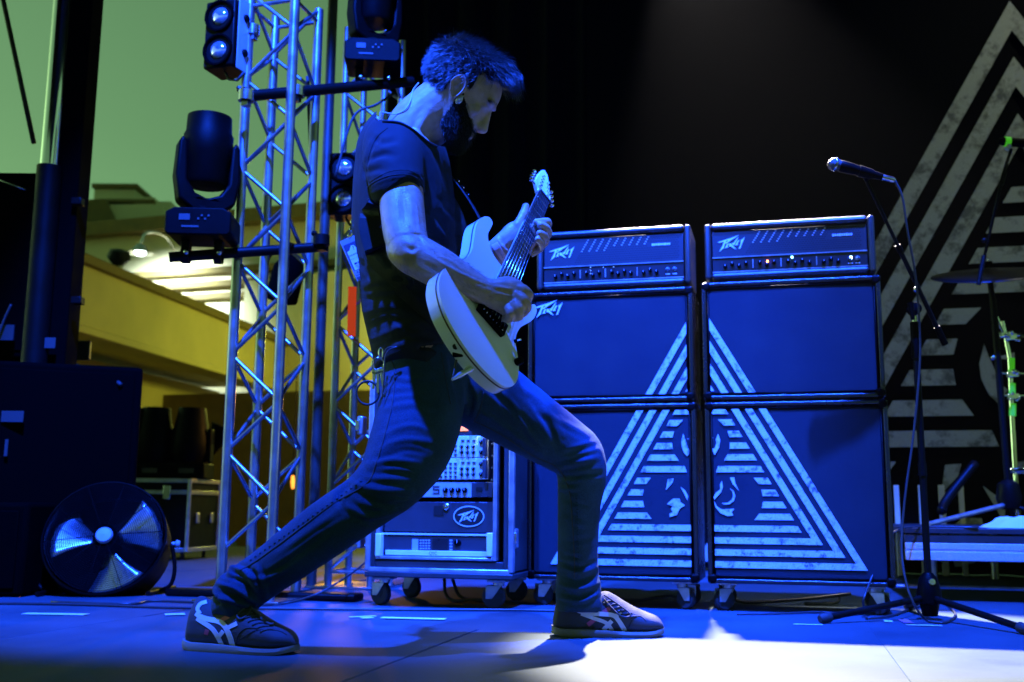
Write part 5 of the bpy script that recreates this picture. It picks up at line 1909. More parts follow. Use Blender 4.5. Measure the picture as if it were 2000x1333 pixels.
# ears
def ear(s_):
    out = []
    rim = []
    for k in range(22):
        a = math.radians(100 + 262 * k / 21)
        rr = (14.5 if k < 13 else 14.5 - 4.2 * (k - 13) / 8)
        rim.append(Hd(-4 - math.cos(a) * -1 * rr * .78 * 1.0, 6 + math.sin(a) * 26 * (rr / 14.5), s_ * (57 + 4 * math.cos(a) * -1)))
    return rim
def ear_mb(s_):
    # auricle: a tilted, cupped plate with a rolled rim and a lobe
    n, m_ = 24, 6
    vs, fs = [], []
    def outline(a):
        # a=0 front, goes up and back
        x = math.cos(a) * 15.5 - 3
        y = math.sin(a) * 26 + 2
        if math.sin(a) < 0:
            x = math.cos(a) * (15.5 + 5.5 * math.sin(a)) - 3 + 4.5 * -math.sin(a)
        return x, y
    lay = []
    for r_, ds in ((0, -2), (.45, -3.0), (.72, -1.0), (.86, 4.5), (.97, 6.0), (1.02, 3.5), (.95, -1.0), (.7, -7), (.4, -12)):
        row = []
        for j in range(n):
            a = 2 * PI * j / n
            x, y = outline(a)
            back = -(x + 3) / 15.5            # 1 at the back edge
            off_ = 52 + ds * (1 if math.sin(a) > -.75 else .35) + 7.5 * max(0, back) + 2
            row.append(Hd(-3 + (x + 3) * r_ * 1.0 - 3, 2 + (y - 2) * r_, s_ * off_))
        lay.append(row)
    for row in lay:
        vs += row
    k = len(lay)
    for i in range(k - 1):
        for j in range(n):
            fs.append((i * n + j, i * n + (j + 1) % n, (i + 1) * n + (j + 1) % n, (i + 1) * n + j))
    fs.append(tuple((k - 1) * n + j for j in range(n)))
    mb = MB().add(vs, fs)
    return mb
# eyelid / eye ball bump on the visible side
eyes = [headloft([(52, 0, s_ * 21, 5, 8), (55.5, 4.5, s_ * 21, 6.5, 11), (54, 9, s_ * 21, 5, 9)]) for s_ in (-1, 1)]

# ---- neck and torso
neck = loft([(872, 205, 2.97, 62, 50), (842, 226, 2.975, 61, 52), (814, 250, 2.98, 59, 58), (793, 285, 2.98, 54, 62), (788, 330, 2.98, 60, 80)], sq=2.0)
torso = loft([(792, 268, 2.98, 34, 60), (790, 298, 2.98, 64, 118), (785, 330, 2.98, 86, 142), (784, 400, 2.98, 90, 140), (790, 480, 2.98, 86, 132), (798, 560, 2.98, 82, 124), (805, 640, 2.98, 76, 120), (815, 700, 2.99, 74, 118), (835, 760, 3.0, 70, 110)])
# right arm (near the camera)
arm_r = loft([(768, 268, 2.84, 44, 44), (772, 310, 2.80, 48, 46), (780, 360, 2.755, 47, 45), (786, 410, 2.715, 45, 43), (790, 450, 2.69, 44, 41), (796, 480, 2.67, 42, 40)])
fore_r = loft([(789, 466, 2.685, 38, 39), (800, 492, 2.665, 41, 41), (822, 505, 2.66, 42, 40), (858, 524, 2.655, 41, 38), (900, 547, 2.655, 35, 33), (932, 563, 2.655, 29, 26), (956, 574, 2.655, 26, 20)])
elbow = loft([(770, 470, 2.70, 18, 22), (784, 490, 2.672, 30, 32), (800, 505, 2.66, 30, 32)])
# left arm (far side), the forearm comes out below the neck of the guitar
arm_l = loft([(800, 275, 3.14, 40, 40), (820, 340, 3.24, 42, 40), (850, 420, 3.30, 40, 38), (880, 500, 3.30, 36, 36)])
fore_l = loft([(872, 498, 3.30, 34, 34), (912, 512, 3.18, 36, 34), (945, 505, 3.08, 32, 30), (972, 492, 3.01, 26, 23), (990, 476, 2.98, 24, 19)])
legs = [loft([(835, 740, 2.98, 60, 80), (800, 840, 2.85, 55, 60), (750, 945, 2.76, 42, 42), (620, 1035, 2.80, 34, 34), (490, 1135, 2.87, 22, 24), (440, 1190, 2.88, 24, 24)], sub=4, nseg=18),
        loft([(870, 740, 3.05, 60, 80), (990, 800, 3.10, 55, 55), (1125, 880, 3.16, 42, 42), (1130, 980, 3.20, 34, 34), (1128, 1120, 3.26, 22, 24), (1130, 1190, 3.27, 22, 24)], sub=4, nseg=18)]

# ---- hands
def finger(pts, r0, r1, n=12):
    """joint points -> rounded tapered tube"""
    P = [V3(p) for p in pts]
    D = bez(P, 5)
    k = len(D)
    rr = [r0 + (r1 - r0) * i / (k - 1) for i in range(k)]
    # knuckles a little thicker
    for q in range(1, len(P) - 1):
        rr[q * 5] *= 1.07
    d0 = D[-1] - D[-2]
    d0 /= np.linalg.norm(d0)
    for s_, f_ in ((.35, .95), (.7, .74), (.93, .4), (1.0, .08)):
        D.append(D[k - 1] + d0 * rr[k - 1] * s_)
        rr.append(rr[k - 1] * f_)
    return MB().tube(D, rr, n)

# picking hand: wrist at (952,572), fist loosely curled over the strings, seen from the back of the hand
def hp(px, py, Y):
    return at(px, py, Y)
palm_r = loft([(946, 568, 2.655, 26, 18), (964, 574, 2.655, 30, 19), (984, 578, 2.66, 36, 20), (1000, 583, 2.665, 37, 19), (1008, 586, 2.668, 33, 16)], sq=2.5)
hand_r = [palm_r,
    # thumb side / index: runs along the top and hooks down at the pick
    finger([hp(1003, 563, 2.655), hp(1022, 566, 2.650), hp(1033, 577, 2.662), hp(1027, 592, 2.682)], .0150, .0110),
    finger([hp(1007, 577, 2.648), hp(1023, 586, 2.640), hp(1030, 601, 2.655), hp(1022, 613, 2.680)], .0148, .0108),
    finger([hp(1004, 592, 2.645), hp(1013, 603, 2.635), hp(1014, 618, 2.652), hp(1004, 622, 2.680)], .0145, .0105),
    finger([hp(992, 601, 2.648), hp(997, 612, 2.638), hp(995, 623, 2.655), hp(986, 623, 2.678)], .0130, .0098),
    finger([hp(975, 553, 2.675), hp(993, 550, 2.690), hp(1011, 556, 2.700), hp(1026, 568, 2.705)], .0150, .0105)]

# fretting hand: palm behind the neck, thumb up over the far edge, fingers curling over the treble side
palm_l = loft([(974, 490, 3.005, 26, 22), (994, 474, 2.995, 28, 23), (1012, 462, 2.995, 32, 22), (1030, 468, 3.005, 33, 22), (1044, 480, 3.01, 28, 18)], sq=2.3)
hand_l = [palm_l,
    finger([hp(1000, 462, 2.985), hp(1011, 441, 2.975), hp(1022, 420, 2.985), hp(1027, 404, 2.995)], .0165, .0115),
    finger([hp(1040, 470, 3.04), hp(1066, 446, 3.05), hp(1069, 434, 3.00), hp(1048, 434, 2.968)], .0145, .0105),
    finger([hp(1044, 478, 3.035), hp(1069, 459, 3.03), hp(1067, 447, 2.985), hp(1056, 440, 2.955)], .0145, .0105),
    finger([hp(1042, 488, 3.03), hp(1064, 474, 3.02), hp(1063, 461, 2.975), hp(1054, 456, 2.948)], .0140, .0102),
    finger([hp(1036, 496, 3.02), hp(1055, 486, 3.01), hp(1057, 475, 2.97), hp(1050, 468, 2.945)], .0125, .0094)]

upper = [head_mb, nose, *nostrils, *brow, *lips, *cheek, *jawb, *eyes, ear_mb(1), ear_mb(-1), neck, torso, arm_r, fore_r, elbow, arm_l, fore_l, *hand_r, *hand_l, *legs]
me = union(upper, .0031, 3, .5, 'person')
co, no = mesh_arrays(me)
# tendons, muscles and elbow creases
co = creases(co, no, [
    ([(760, 372), (758, 420), (772, 462)], .0028, 16), ([(806, 372), (812, 410), (818, 440)], .0030, 14), ([(786, 380), (792, 430)], -.0022, 9),
    ([(792, 482), (806, 488), (812, 480)], -.0035, 6), ([(826, 448), (838, 470), (870, 492)], .0030, 10), ([(840, 520), (890, 548), (930, 565)], -.0020, 9),
    ([(968, 560), (1000, 566)], .0016, 4), ([(968, 572), (1000, 580)], .0016, 4), ([(966, 584), (996, 594)], .0014, 4),
    ([(962, 579), (984, 590)], -.0014, 4), ([(978, 486), (1000, 466)], .0012, 5), ([(838, 215), (815, 262), (808, 300)], .0050, 10), ([(856, 250), (842, 290)], -.003, 10),
    ([(836, 496), (866, 516), (900, 534), (932, 552)], .0016, 3.2), ([(860, 500), (884, 512), (906, 530)], .0013, 3), ([(900, 534), (925, 545), (950, 556), (972, 562)], .0014, 3), ([(812, 400), (816, 430), (822, 460), (842, 486)], .0014, 3.2), ([(880, 560), (915, 575), (945, 588)], .0022, 5), ([(808, 520), (850, 540), (890, 558)], .0026, 9),
    ([(950, 556), (962, 562)], -.0016, 4), ([(950, 580), (962, 586)], -.0014, 4), ([(1006, 568), (1010, 574)], .0016, 4), ([(1004, 584), (1009, 588)], .0016, 4),
    ([(962, 222), (972, 216), (977, 212)], -.0022, 4), ([(948, 218), (958, 224), (968, 226)], .0016, 3), ([(938, 236), (930, 256), (928, 270)], -.0015, 5)])
# soften the joins on the face
ed = np.empty(len(me.edges) * 2, np.int32)
me.edges.foreach_get('vertices', ed)
ed = ed.reshape(-1, 2)
rel = (co - HO) / kx
hf_, hu_, hs_2 = rel @ HFv, rel @ HUv, np.abs(rel @ HSv)
face_w = ((hf_ > 8) & (hf_ < 92) & (hu_ > -84) & (hu_ < 60) & (hs_2 < 60)).astype(float)
nose_k = (hf_ > 66) & (hu_ < 4) & (hu_ > -48)
face_w[nose_k] = .25
deg = np.bincount(ed.ravel(), minlength=len(co)).astype(float)
for _ in range(14):
    acc = np.zeros_like(co)
    np.add.at(acc, ed[:, 0], co[ed[:, 1]])
    np.add.at(acc, ed[:, 1], co[ed[:, 0]])
    co = co + (acc / deg[:, None] - co) * (.6 * face_w)[:, None]
set_co(me, co)
person = place(me, 'person', 'skin', org=(-.25, 3.0, 0))
tag(person, 'bearded guitarist in dark T-shirt and jeans lunging sideways, head bowed over a white guitar', 'person')
BVB = bvh_of(person)

# ---- jeans
# right leg (near): from hip to the crumpled ankle
jr = loft([(815, 668, 2.985, 72, 100), (822, 720, 2.97, 84, 104), (824, 780, 2.93, 84, 98), (812, 840, 2.87, 84, 88), (790, 895, 2.82, 79, 80), (757, 943, 2.785, 66, 70), (712, 982, 2.775, 56, 60), (650, 1024, 2.79, 55, 56), (585, 1072, 2.82, 52, 52), (530, 1112, 2.85, 47, 48), (490, 1140, 2.865, 46, 46), (466, 1160, 2.875, 48, 48), (455, 1178, 2.878, 46, 48), (456, 1174, 2.878, 34, 36), (470, 1160, 2.875, 32, 34)], nseg=32)
# left leg (far)
jl = loft([(850, 680, 3.05, 72, 92), (900, 735, 3.07, 80, 92), (960, 778, 3.09, 76, 84), (1030, 824, 3.12, 66, 74), (1090, 862, 3.15, 58, 66), (1128, 892, 3.17, 52, 58), (1136, 930, 3.185, 48, 54), (1131, 985, 3.205, 42, 48), (1129, 1050, 3.23, 39, 46), (1128, 1105, 3.25, 39, 46), (1129, 1145, 3.26, 43, 47), (1131, 1178, 3.265, 44, 48), (1131, 1190, 3.265, 42, 46), (1131, 1186, 3.265, 31, 34), (1130, 1165, 3.265, 30, 33)], nseg=32)
hips = loft([(808, 668, 2.99, 70, 112), (830, 720, 3.0, 84, 118), (862, 765, 3.02, 74, 100), (888, 800, 3.03, 40, 66)], nseg=32)
me = union([jr, jl, hips], .0045, 5, .5, 'jeans')
co, no = mesh_arrays(me)
co = co + no * (.0012 * value_noise(co * 7, 3) + .0009 * value_noise(co * 17, 5))[:, None]
JF = [
    # near knee: fan of folds behind and across the knee
    ([(690, 945), (740, 958), (800, 960)], .0075, 11), ([(700, 968), (750, 985), (800, 985)], -.005, 9), ([(712, 925), (760, 925), (806, 930)], -.0055, 9), ([(720, 908), (770, 900), (820, 905)], .0060, 9),
    ([(690, 940), (665, 965), (660, 985)], -.006, 9), ([(740, 895), (790, 880), (828, 885)], -.004, 8), ([(735, 880), (790, 860), (850, 866)], .0045, 9), ([(680, 990), (720, 1010), (770, 1000)], .0055, 9),
    ([(742, 850), (800, 832), (840, 842)], .0028, 8), ([(745, 800), (810, 790), (870, 806)], .0030, 9), ([(750, 770), (820, 764)], -.0025, 8), ([(760, 735), (800, 742), (850, 735)], .0025, 8),
    # hip and crotch
    ([(880, 700), (890, 750), (905, 800)], -.006, 8), ([(900, 720), (930, 770), (925, 815)], .005, 9), ([(940, 745), (990, 790), (1040, 835)], -.004, 9), ([(930, 800), (990, 838), (1060, 890)], .0045, 8),
    ([(1010, 750), (1060, 790), (1100, 850)], .0040, 9), ([(1030, 780), (1070, 830), (1090, 880)], -.0040, 8), ([(1050, 800), (1110, 830), (1150, 850)], .0030, 9), ([(990, 770), (1030, 840), (1060, 880)], .0035, 8), ([(965, 760), (1000, 830)], -.003, 8),
    # far knee
    ([(1080, 915), (1120, 905), (1165, 895)], .0055, 9), ([(1085, 935), (1125, 930), (1172, 925)], -.0050, 8), ([(1088, 955), (1130, 955)], .0045, 8), ([(1095, 890), (1130, 880), (1165, 870)], -.0035, 8),
    ([(1100, 975), (1150, 990)], -.0025, 8), ([(1095, 1010), (1150, 1030)], .0025, 9), ([(1105, 1060), (1160, 1050)], -.0025, 9),
    # bunching over the far shoe
    ([(1090, 1105), (1130, 1118), (1168, 1106)], .0090, 8), ([(1092, 1124), (1130, 1134), (1168, 1122)], -.0085, 7), ([(1088, 1140), (1130, 1150), (1170, 1138)], .0100, 7), ([(1092, 1156), (1130, 1164), (1168, 1152)], -.0070, 6), ([(1092, 1168), (1132, 1176), (1166, 1162)], .0070, 6),
    ([(1100, 1085), (1140, 1092)], -.0040, 7),
    # long shin folds on the near leg
    ([(640, 1040), (580, 1085), (530, 1120)], -.0028, 9), ([(660, 1000), (600, 1040), (540, 1085)], .0022, 9), ([(560, 1110), (520, 1130), (480, 1125)], .0050, 8),
    # bunching over the near shoe
    ([(445, 1108), (480, 1118), (505, 1150)], .0100, 8), ([(440, 1126), (475, 1138), (500, 1165)], -.0090, 7), ([(425, 1140), (465, 1152), (500, 1178)], .0100, 7), ([(425, 1156), (460, 1164), (490, 1182)], -.0070, 6), ([(420, 1168), (455, 1176), (480, 1184)], .0060, 6), ([(500, 1108), (515, 1140), (520, 1170)], .0070, 8), ([(462, 1098), (452, 1112), (447, 1130)], .0070, 8),
]
co = creases(co, no, [(p_, h_, w_ * .78) for p_, h_, w_ in JF], 1.0)
set_co(me, co)
jeans = place(me, 'jeans', 'denim', person)
BVJ = bvh_of(jeans)
for nm, pts, r_ in (('side_seam', [(752, 690), (770, 720), (768, 780), (752, 850), (735, 905), (716, 945), (650, 985), (590, 1030), (540, 1068), (495, 1100), (468, 1115)], .0017),
                    ('inner_seam', [(925, 822), (980, 850), (1040, 890), (1090, 915), (1112, 960), (1118, 1020), (1122, 1090), (1122, 1130)], .0015),
                    ('fly_seam', [(862, 690), (870, 740), (880, 790)], .0014), ('rise_seam', [(945, 765), (938, 800), (925, 825)], .0015)):
    cord(BVJ, pts, r_, .0006, nm, 'stitch', jeans)
# puckers along the seam of the near shin and far shin
pk = MB()
for i in range(24):
    t = i / 23
    x = 705 + (490 - 705) * t
    y = 945 + (1098 - 945) * t + 2
    h_, n_ = hit(BVJ, x, y - 6, .0004)
    if h_ is not None:
        pk.ball(h_, .0040, 6, sc=(1, 1, .6))
for i in range(22):
    h_, n_ = hit(BVJ, 1126 + .2 * i, 975 + i * 7, .0004)
    if h_ is not None:
        pk.ball(h_, .0032, 6, sc=(1, 1, .6))
tag(pk.build('seam_puckers', 'denim', jeans, smooth=True), None, None, None, 'stuff')

# ---- T-shirt
body = loft([(795, 232, 2.975, 58, 70), (788, 258, 2.975, 74, 112), (782, 290, 2.975, 88, 142), (786, 330, 2.975, 97, 152), (788, 390, 2.975, 103, 152), (790, 450, 2.975, 104, 148), (796, 520, 2.975, 100, 140), (802, 600, 2.98, 96, 134), (806, 650, 2.98, 88, 130), (810, 690, 2.985, 82, 128), (812, 704, 2.985, 82, 126), (812, 698, 2.985, 74, 116), (812, 684, 2.985, 70, 112)], nseg=40)
slv = loft([(772, 262, 2.87, 52, 60), (768, 285, 2.83, 62, 62), (770, 315, 2.79, 63, 60), (772, 340, 2.765, 60, 58), (775, 362, 2.745, 57, 55), (777, 368, 2.742, 57, 55), (776, 362, 2.746, 51, 49), (774, 350, 2.755, 48, 46)], nseg=32)
slv_l = loft([(800, 262, 3.12, 48, 56), (812, 310, 3.20, 56, 56), (828, 370, 3.26, 54, 54), (832, 380, 3.265, 50, 50)], nseg=28)
bag = loft([(855, 380, 3.02, 26, 60), (880, 430, 3.03, 28, 66), (893, 480, 3.03, 26, 60), (885, 530, 3.02, 24, 50)], nseg=24)
neckhole = None
me = union([body, slv, slv_l, bag], .0045, 5, .5, 't_shirt')
co, no = mesh_arrays(me)
co = co + no * (.0014 * value_noise(co * 5, 11) + .0008 * value_noise(co * 13, 15))[:, None]
SF = [
    ([(725, 268), (752, 280), (775, 272)], -.0045, 7), ([(728, 300), (755, 288), (785, 290)], .0035, 8), ([(722, 312), (748, 302), (775, 306)], -.0045, 6), ([(716, 326), (745, 316), (770, 322)], .0045, 7), ([(714, 338), (740, 332), (760, 338)], -.004, 6),
    ([(745, 262), (728, 285), (716, 320), (712, 345)], -.0060, 5),
    ([(835, 300), (850, 350), (860, 400)], .0040, 9), ([(848, 290), (868, 340), (882, 400)], -.0050, 8), ([(855, 400), (880, 430), (905, 440)], .0060, 8), ([(850, 420), (880, 455), (905, 462)], -.0070, 7), ([(850, 440), (875, 475), (900, 490)], .0060, 8), ([(872, 400), (890, 420)], -.004, 6),
    ([(700, 430), (740, 500), (800, 560)], .0035, 10), ([(705, 560), (760, 545), (830, 560)], .0060, 9), ([(712, 585), (770, 580), (840, 600)], -.0070, 8), ([(712, 610), (770, 600), (850, 640)], .0065, 8), ([(718, 640), (770, 625), (840, 660)], -.0060, 8), ([(722, 665), (780, 640), (830, 630)], .0060, 8), ([(735, 685), (790, 660), (850, 660)], -.0050, 7),
    ([(690, 500), (730, 540), (760, 545)], -.0045, 8), ([(710, 530), (740, 500)], .003, 8),
    ([(715, 372), (740, 356), (775, 346), (812, 350), (828, 372)], .0022, 4)]
co = creases(co, no, SF, .58)
# open the collar: sink the cap of the shirt below the neck line
set_co(me, co)
NECKL = [(736, 233), (757, 234), (782, 237), (804, 248), (822, 262), (838, 275), (854, 283), (874, 286), (940, 276), (940, 150), (736, 150)]
def inpoly(uv, poly):
    ins = np.zeros(len(uv), bool)
    for i in range(len(poly)):
        (x0, y0), (x1, y1) = poly[i - 1], poly[i]
        c = ((y0 > uv[:, 1]) != (y1 > uv[:, 1])) & (uv[:, 0] < (x1 - x0) * (uv[:, 1] - y0) / (y1 - y0 + 1e-9) + x0)
        ins ^= c
    return ins
kill = inpoly(proj(co), NECKL)
bm = bmesh.new()
bm.from_mesh(me)
bm.verts.ensure_lookup_table()
bmesh.ops.delete(bm, geom=[bm.verts[i] for i in np.nonzero(kill)[0]], context='VERTS')
bm.to_mesh(me)
bm.free()
shirt = place(me, 't_shirt', 'shirt', person)
BVS = bvh_of(shirt)
cord(BVS, [(718, 366), (735, 354), (762, 344), (795, 342), (818, 352), (829, 374)], .0016, .0004, 'sleeve_hem_seam', 'thread', shirt)
cord(BVS, [(722, 357), (738, 346), (764, 335), (795, 333), (820, 343)], .0009, .0002, 'sleeve_stitch', 'thread', shirt)
cord(BVS, [(757, 250), (735, 270), (722, 300), (716, 335)], .0014, .0002, 'armhole_seam', 'thread', shirt)
cord(BVS, [(748, 238), (779, 241), (802, 252), (820, 266), (836, 279), (852, 287)], .0042, .0012, 'collar', 'lining', shirt)
# ================================================================== hair, beard
def skull_pt(a, ui):
    i = min(int(ui), len(PR) - 2)
    t = ui - i
    u, bk, fr, hw, sq = PR[i] * (1 - t) + PR[i + 1] * t
    c, s_ = math.cos(a), math.sin(a)
    c2 = math.copysign(abs(c) ** (2 / sq), c)
    s2 = math.copysign(abs(s_) ** (2 / sq), s_)
    wsh = 1.0 if c < 0 else 1 - .16 * max(0, c) ** 2
    return np.array([(bk + fr) / 2 + (fr - bk) / 2 * c2, u, hw * s2 * wsh])
rnd = random.Random(3)
def hair_mask(p):
    f_, u, s_ = p
    if f_ > 40:
        return u > 60 - (abs(s_) > 30) * -4
    if f_ > 18:
        return u > 54
    if f_ > 6:
        return u > 14
    if f_ > -22:
        return u > 28
    if f_ > -45:
        return u > -14 - (-22 - f_) * .9
    return u > -36
strands = MB()
def strand(p0, dirs, L_, r, curl=0., nseg=4):
    """p0 in head px; dirs: start and end direction"""
    d0, d1 = dirs
    P = [p0]
    p = p0.copy()
    for k in range(nseg):
        t = (k + .5) / nseg
        d = d0 * (1 - t) + d1 * t
        d = d / (np.linalg.norm(d) + 1e-9)
        p = p + d * L_ / nseg
        P.append(p.copy())
    W_ = [Hd(*q) for q in P]
    strands.tube(W_, [r * (1 - .85 * k / nseg) for k in range(nseg + 1)], 3, cap=False)
cap_v, cap_f = [], []
cnt = 0
tries = 0
while cnt < 9500 and tries < 90000:
    tries += 1
    a = rnd.uniform(0, 2 * PI)
    ui = rnd.uniform(len(PR) * .22, len(PR) - 1.01)
    p = skull_pt(a, ui)
    if p[2] < -20 and rnd.random() < .55:
        continue
    if not hair_mask(p):
        continue
    q1, q2 = skull_pt(a + .02, ui), skull_pt(a, min(ui + .05, len(PR) - 1.01))
    n = np.cross(q1 - p, q2 - p)
    n /= np.linalg.norm(n) + 1e-9
    if n @ (p - np.array([-10, 20, 0])) < 0:
        n = -n
    f_, u, s_ = p
    j = np.array([rnd.gauss(0, .22), rnd.gauss(0, .22), rnd.gauss(0, .22)])
    clump = np.array([math.sin(f_ * .35 + u * .2), math.sin(u * .31 + s_ * .3 + 1), math.sin(s_ * .33 + f_ * .24 + 2)]) * .24
    front = max(0, min(1, (f_ + 5) / 40)) * max(0, min(1, (u - 48) / 18))
    top = max(0, min(1, (u - 55) / 25))
    low = max(0, min(1, (30 - u) / 50))
    comb = np.array([-.5, -.75, 0]) * (1 - top) + np.array([.75, .15, 0]) * top
    comb = comb * (1 - front) + np.array([.95, .55, 0]) * front
    d0 = n * (.55 + .6 * front) + comb * .9 + j * .8 + clump
    d1 = n * (.10) + comb * (1.1) + j + clump
    if front > .25:
        d1 = np.array([.55, -.95, .25 * np.sign(s_)]) * front + d1 * (1 - front) + clump * .6
    L_ = 10 + 12 * (1 - low) + 10 * top + 26 * front
    if f_ < -30 and u < 0:
        L_ = 8
    if 6 < f_ < 18 and u < 28:
        L_, d0, d1 = 7, n * .4 + np.array([.1, -1, 0]) + j, np.array([.1, -1, 0]) + j
    strand(p + n * 1.0, (d0, d1), L_ * rnd.uniform(.75, 1.2), .0005 + .0003 * rnd.random())
    cnt += 1
# fine fly-away hairs
for _ in range(120):
    a = rnd.uniform(0, 2 * PI)
    ui = rnd.uniform(len(PR) * .7, len(PR) - 1.01)
    p = skull_pt(a, ui)
    n = (p - np.array([-10, 25, 0]))
    n /= np.linalg.norm(n)
    strand(p + n * 6, (n + np.array([rnd.gauss(0, .4) for _ in range(3)]), n + np.array([rnd.gauss(0, .9) for _ in range(3)])), rnd.uniform(18, 30), .00028)
hair = strands.build('hair', 'hair', person, smooth=True)
# scalp under the strands
cv, cfaces, idx = [], [], {}
rows = np.linspace(len(PR) * .20, len(PR) - 1.02, 60)
cols = np.linspace(0, 2 * PI, 97)[:-1]
for i, ui in enumerate(rows):
    for j_, a in enumerate(cols):
        p = skull_pt(a, ui)
        n = p - np.array([-10, 20, 0])
        n /= np.linalg.norm(n)
        thick = 2.2 + 5 * max(0, min(1, (p[1] - 40) / 40))
        idx[(i, j_)] = (len(cv), hair_mask(p))
        cv.append(Hd(*(p + n * thick)))
for i in range(len(rows) - 1):
    for j_ in range(len(cols)):
        k = [(i, j_), (i, (j_ + 1) % len(cols)), (i + 1, (j_ + 1) % len(cols)), (i + 1, j_)]
        if all(idx[q][1] for q in k):
            cfaces.append(tuple(idx[q][0] for q in k))
M['scalp'] = mat('hair_roots', (.010, .009, .008), .9, spec=.05)
MB().add(cv, cfaces).build('hair_base', 'scalp', person, smooth=True)

strands = MB()
cnt = tries = 0
beard_v = []
def beard_mask(p):
    f_, u, s_ = p
    if f_ < 3:
        return False
    if f_ < 7:
        return u < -14
    lim = 14 if f_ < 17 else 2 - (f_ - 15) * .92     # cheek line drops from the sideburn to the mouth
    if u > lim:
        return f_ > 55 and -50 < u < -41 and abs(s_) < 24
    if f_ > 58 and -64 < u < -50 and abs(s_) < 13:
        return False
    return True
while cnt < 5200 and tries < 90000:
    tries += 1
    a = rnd.uniform(-PI * .62, PI * .62)
    ui = rnd.uniform(0.2, len(PR) * .42)
    p = skull_pt(a, ui)
    if not beard_mask(p + np.array([rnd.gauss(0, 2.5), rnd.gauss(0, 2.5), 0])):
        continue
    n = p - np.array([0, -30, 0])
    n /= np.linalg.norm(n)
    j = np.array([rnd.gauss(0, .25) for _ in range(3)])
    dn = np.array([.35, -.9, 0])
    L_ = 6 + 9 * max(0, min(1, (-p[1] - 20) / 50))
    strand(p, (n * .8 + dn * .6 + j, n * .2 + dn + j), L_ * rnd.uniform(.7, 1.3), .0005, nseg=3)
    cnt += 1
strands.build('beard', 'hair', person, smooth=True)
cv, cfaces, idx = [], [], {}
rows = np.linspace(.15, len(PR) * .46, 50)
cols = np.linspace(-PI * .66, PI * .66, 90)
for i, ui in enumerate(rows):
    for j_, a in enumerate(cols):
        p = skull_pt(a, ui)
        n = p - np.array([0, -30, 0])
        n /= np.linalg.norm(n)
        idx[(i, j_)] = (len(cv), beard_mask(p) and beard_mask(p + np.array([3., 3, 0])) and p[1] < 4)
        cv.append(Hd(*(p + n * (2.0 + 3.5 * max(0, min(1, (-p[1] - 30) / 40))))))
for i in range(len(rows) - 1):
    for j_ in range(len(cols) - 1):
        k = [(i, j_), (i, j_ + 1), (i + 1, j_ + 1), (i + 1, j_)]
        if all(idx[q][1] for q in k):
            cfaces.append(tuple(idx[q][0] for q in k))
MB().add(cv, cfaces).build('beard_base', 'scalp', person, smooth=True)
# eyebrow and lashes on the visible side
eb = MB()
for _ in range(140):
    t = rnd.random()
    q_ = None
    x_, y_ = 975 - 20 * t + rnd.gauss(0, 1), 208 - 10 * t + rnd.gauss(0, 1.3)
    p, n_ = hit(BVB, x_, y_, .0004)
    if p is None or p[1] > 3.0:
        continue
    eb.tube([p, p + kx * (HFv * -3.0 + HUv * rnd.uniform(0, 2) + HSv * 3)], [.0006, .0002], 3, cap=False)
eb.build('eyebrow', 'hair', person, smooth=True)

# fine hairs on the near arm
ah = MB()
vco, vno = mesh_arrays(person.data)
vco = vco + np.array(person['_org'])
uvp = proj(vco)
okm = (uvp[:, 1] > 352) & (uvp[:, 1] < 590) & (uvp[:, 0] > 735) & (uvp[:, 0] < 965) & (vco[:, 1] < 2.80)
cand = np.nonzero(okm)[0]
armd = at(940, 566, 2.655) - at(800, 492, 2.665)
armd /= np.linalg.norm(armd)
for q_ in rnd.sample(list(cand), min(1500, len(cand))):
    p, n = vco[q_], vno[q_]
    if uvp[q_, 1] < 450 and rnd.random() < .6:
        continue
    t_ = armd * .8 + np.array([rnd.gauss(0, .3), rnd.gauss(0, .3), -.35 + rnd.gauss(0, .3)])
    L_ = rnd.uniform(.006, .013)
    a = p - n * .0005
    b_ = p + (n * .55 + t_ * .6) * L_ * .6
    c_ = p + (n * .55 + t_ * 1.2) * L_
    ah.tube([a, b_, c_], [.00022, .00017, .00006], 3, cap=False)
ah.build('arm_hair', 'hair', person, smooth=True)

# ================================================================== in-ear monitor
iem = thing('in_ear_monitor', 'silver in-ear monitor in the ear with a pale braided cable down the nape', 'earphone', Hd(-2, -4, 60))
M['silver'] = mat('silver_plastic', (.55, .58, .62), .22, .5)
h_, n_ = hit(BVB, 897, 196)
ec = h_ if h_ is not None else Hd(-4, -4, 58)
MB().ball(ec + HSv * .003, .0105, 14, [HFv, HSv, HUv], (1.0, .75, 1.25)).build('earpiece', 'silver', iem, smooth=True)
MB().tube([ec + HSv * .004 + HUv * .008, ec + HSv * .003 + HUv * .016 + HFv * .004], [.008, .0025], 10).build('earpiece_stem', 'silver', iem, smooth=True)
MB().ball(ec + HSv * .006 - HUv * .012, .0035, 8).build('earpiece_tip', 'chrome', iem, smooth=True)
M['iemc'] = mat('pale_cable', (.62, .62, .64), .5, bump=.8, bscale=900)
pts = []
for (x, y, Y) in ((818, 162, 2.93), (808, 178, 2.915), (802, 200, 2.90), (792, 216, 2.90), (775, 224, 2.90), (756, 221, 2.905), (744, 220, 2.91), (742, 228, 2.915), (739, 238, 2.93)):
    h_, n_ = hit(BVB, x, y, .003)
    hs, _n = hit(BVS, x, y, .003)
    if hs is not None and (h_ is None or hs[1] < h_[1]):
        h_ = hs
    if h_ is None or abs(h_[1] - Y) > .12:
        h_ = at(x, y, Y if not pts else pts[-1][1])
    pts.append(h_)
MB().tube(bez(pts, 6), .0019, 8).build('cable', 'iemc', iem, smooth=True)

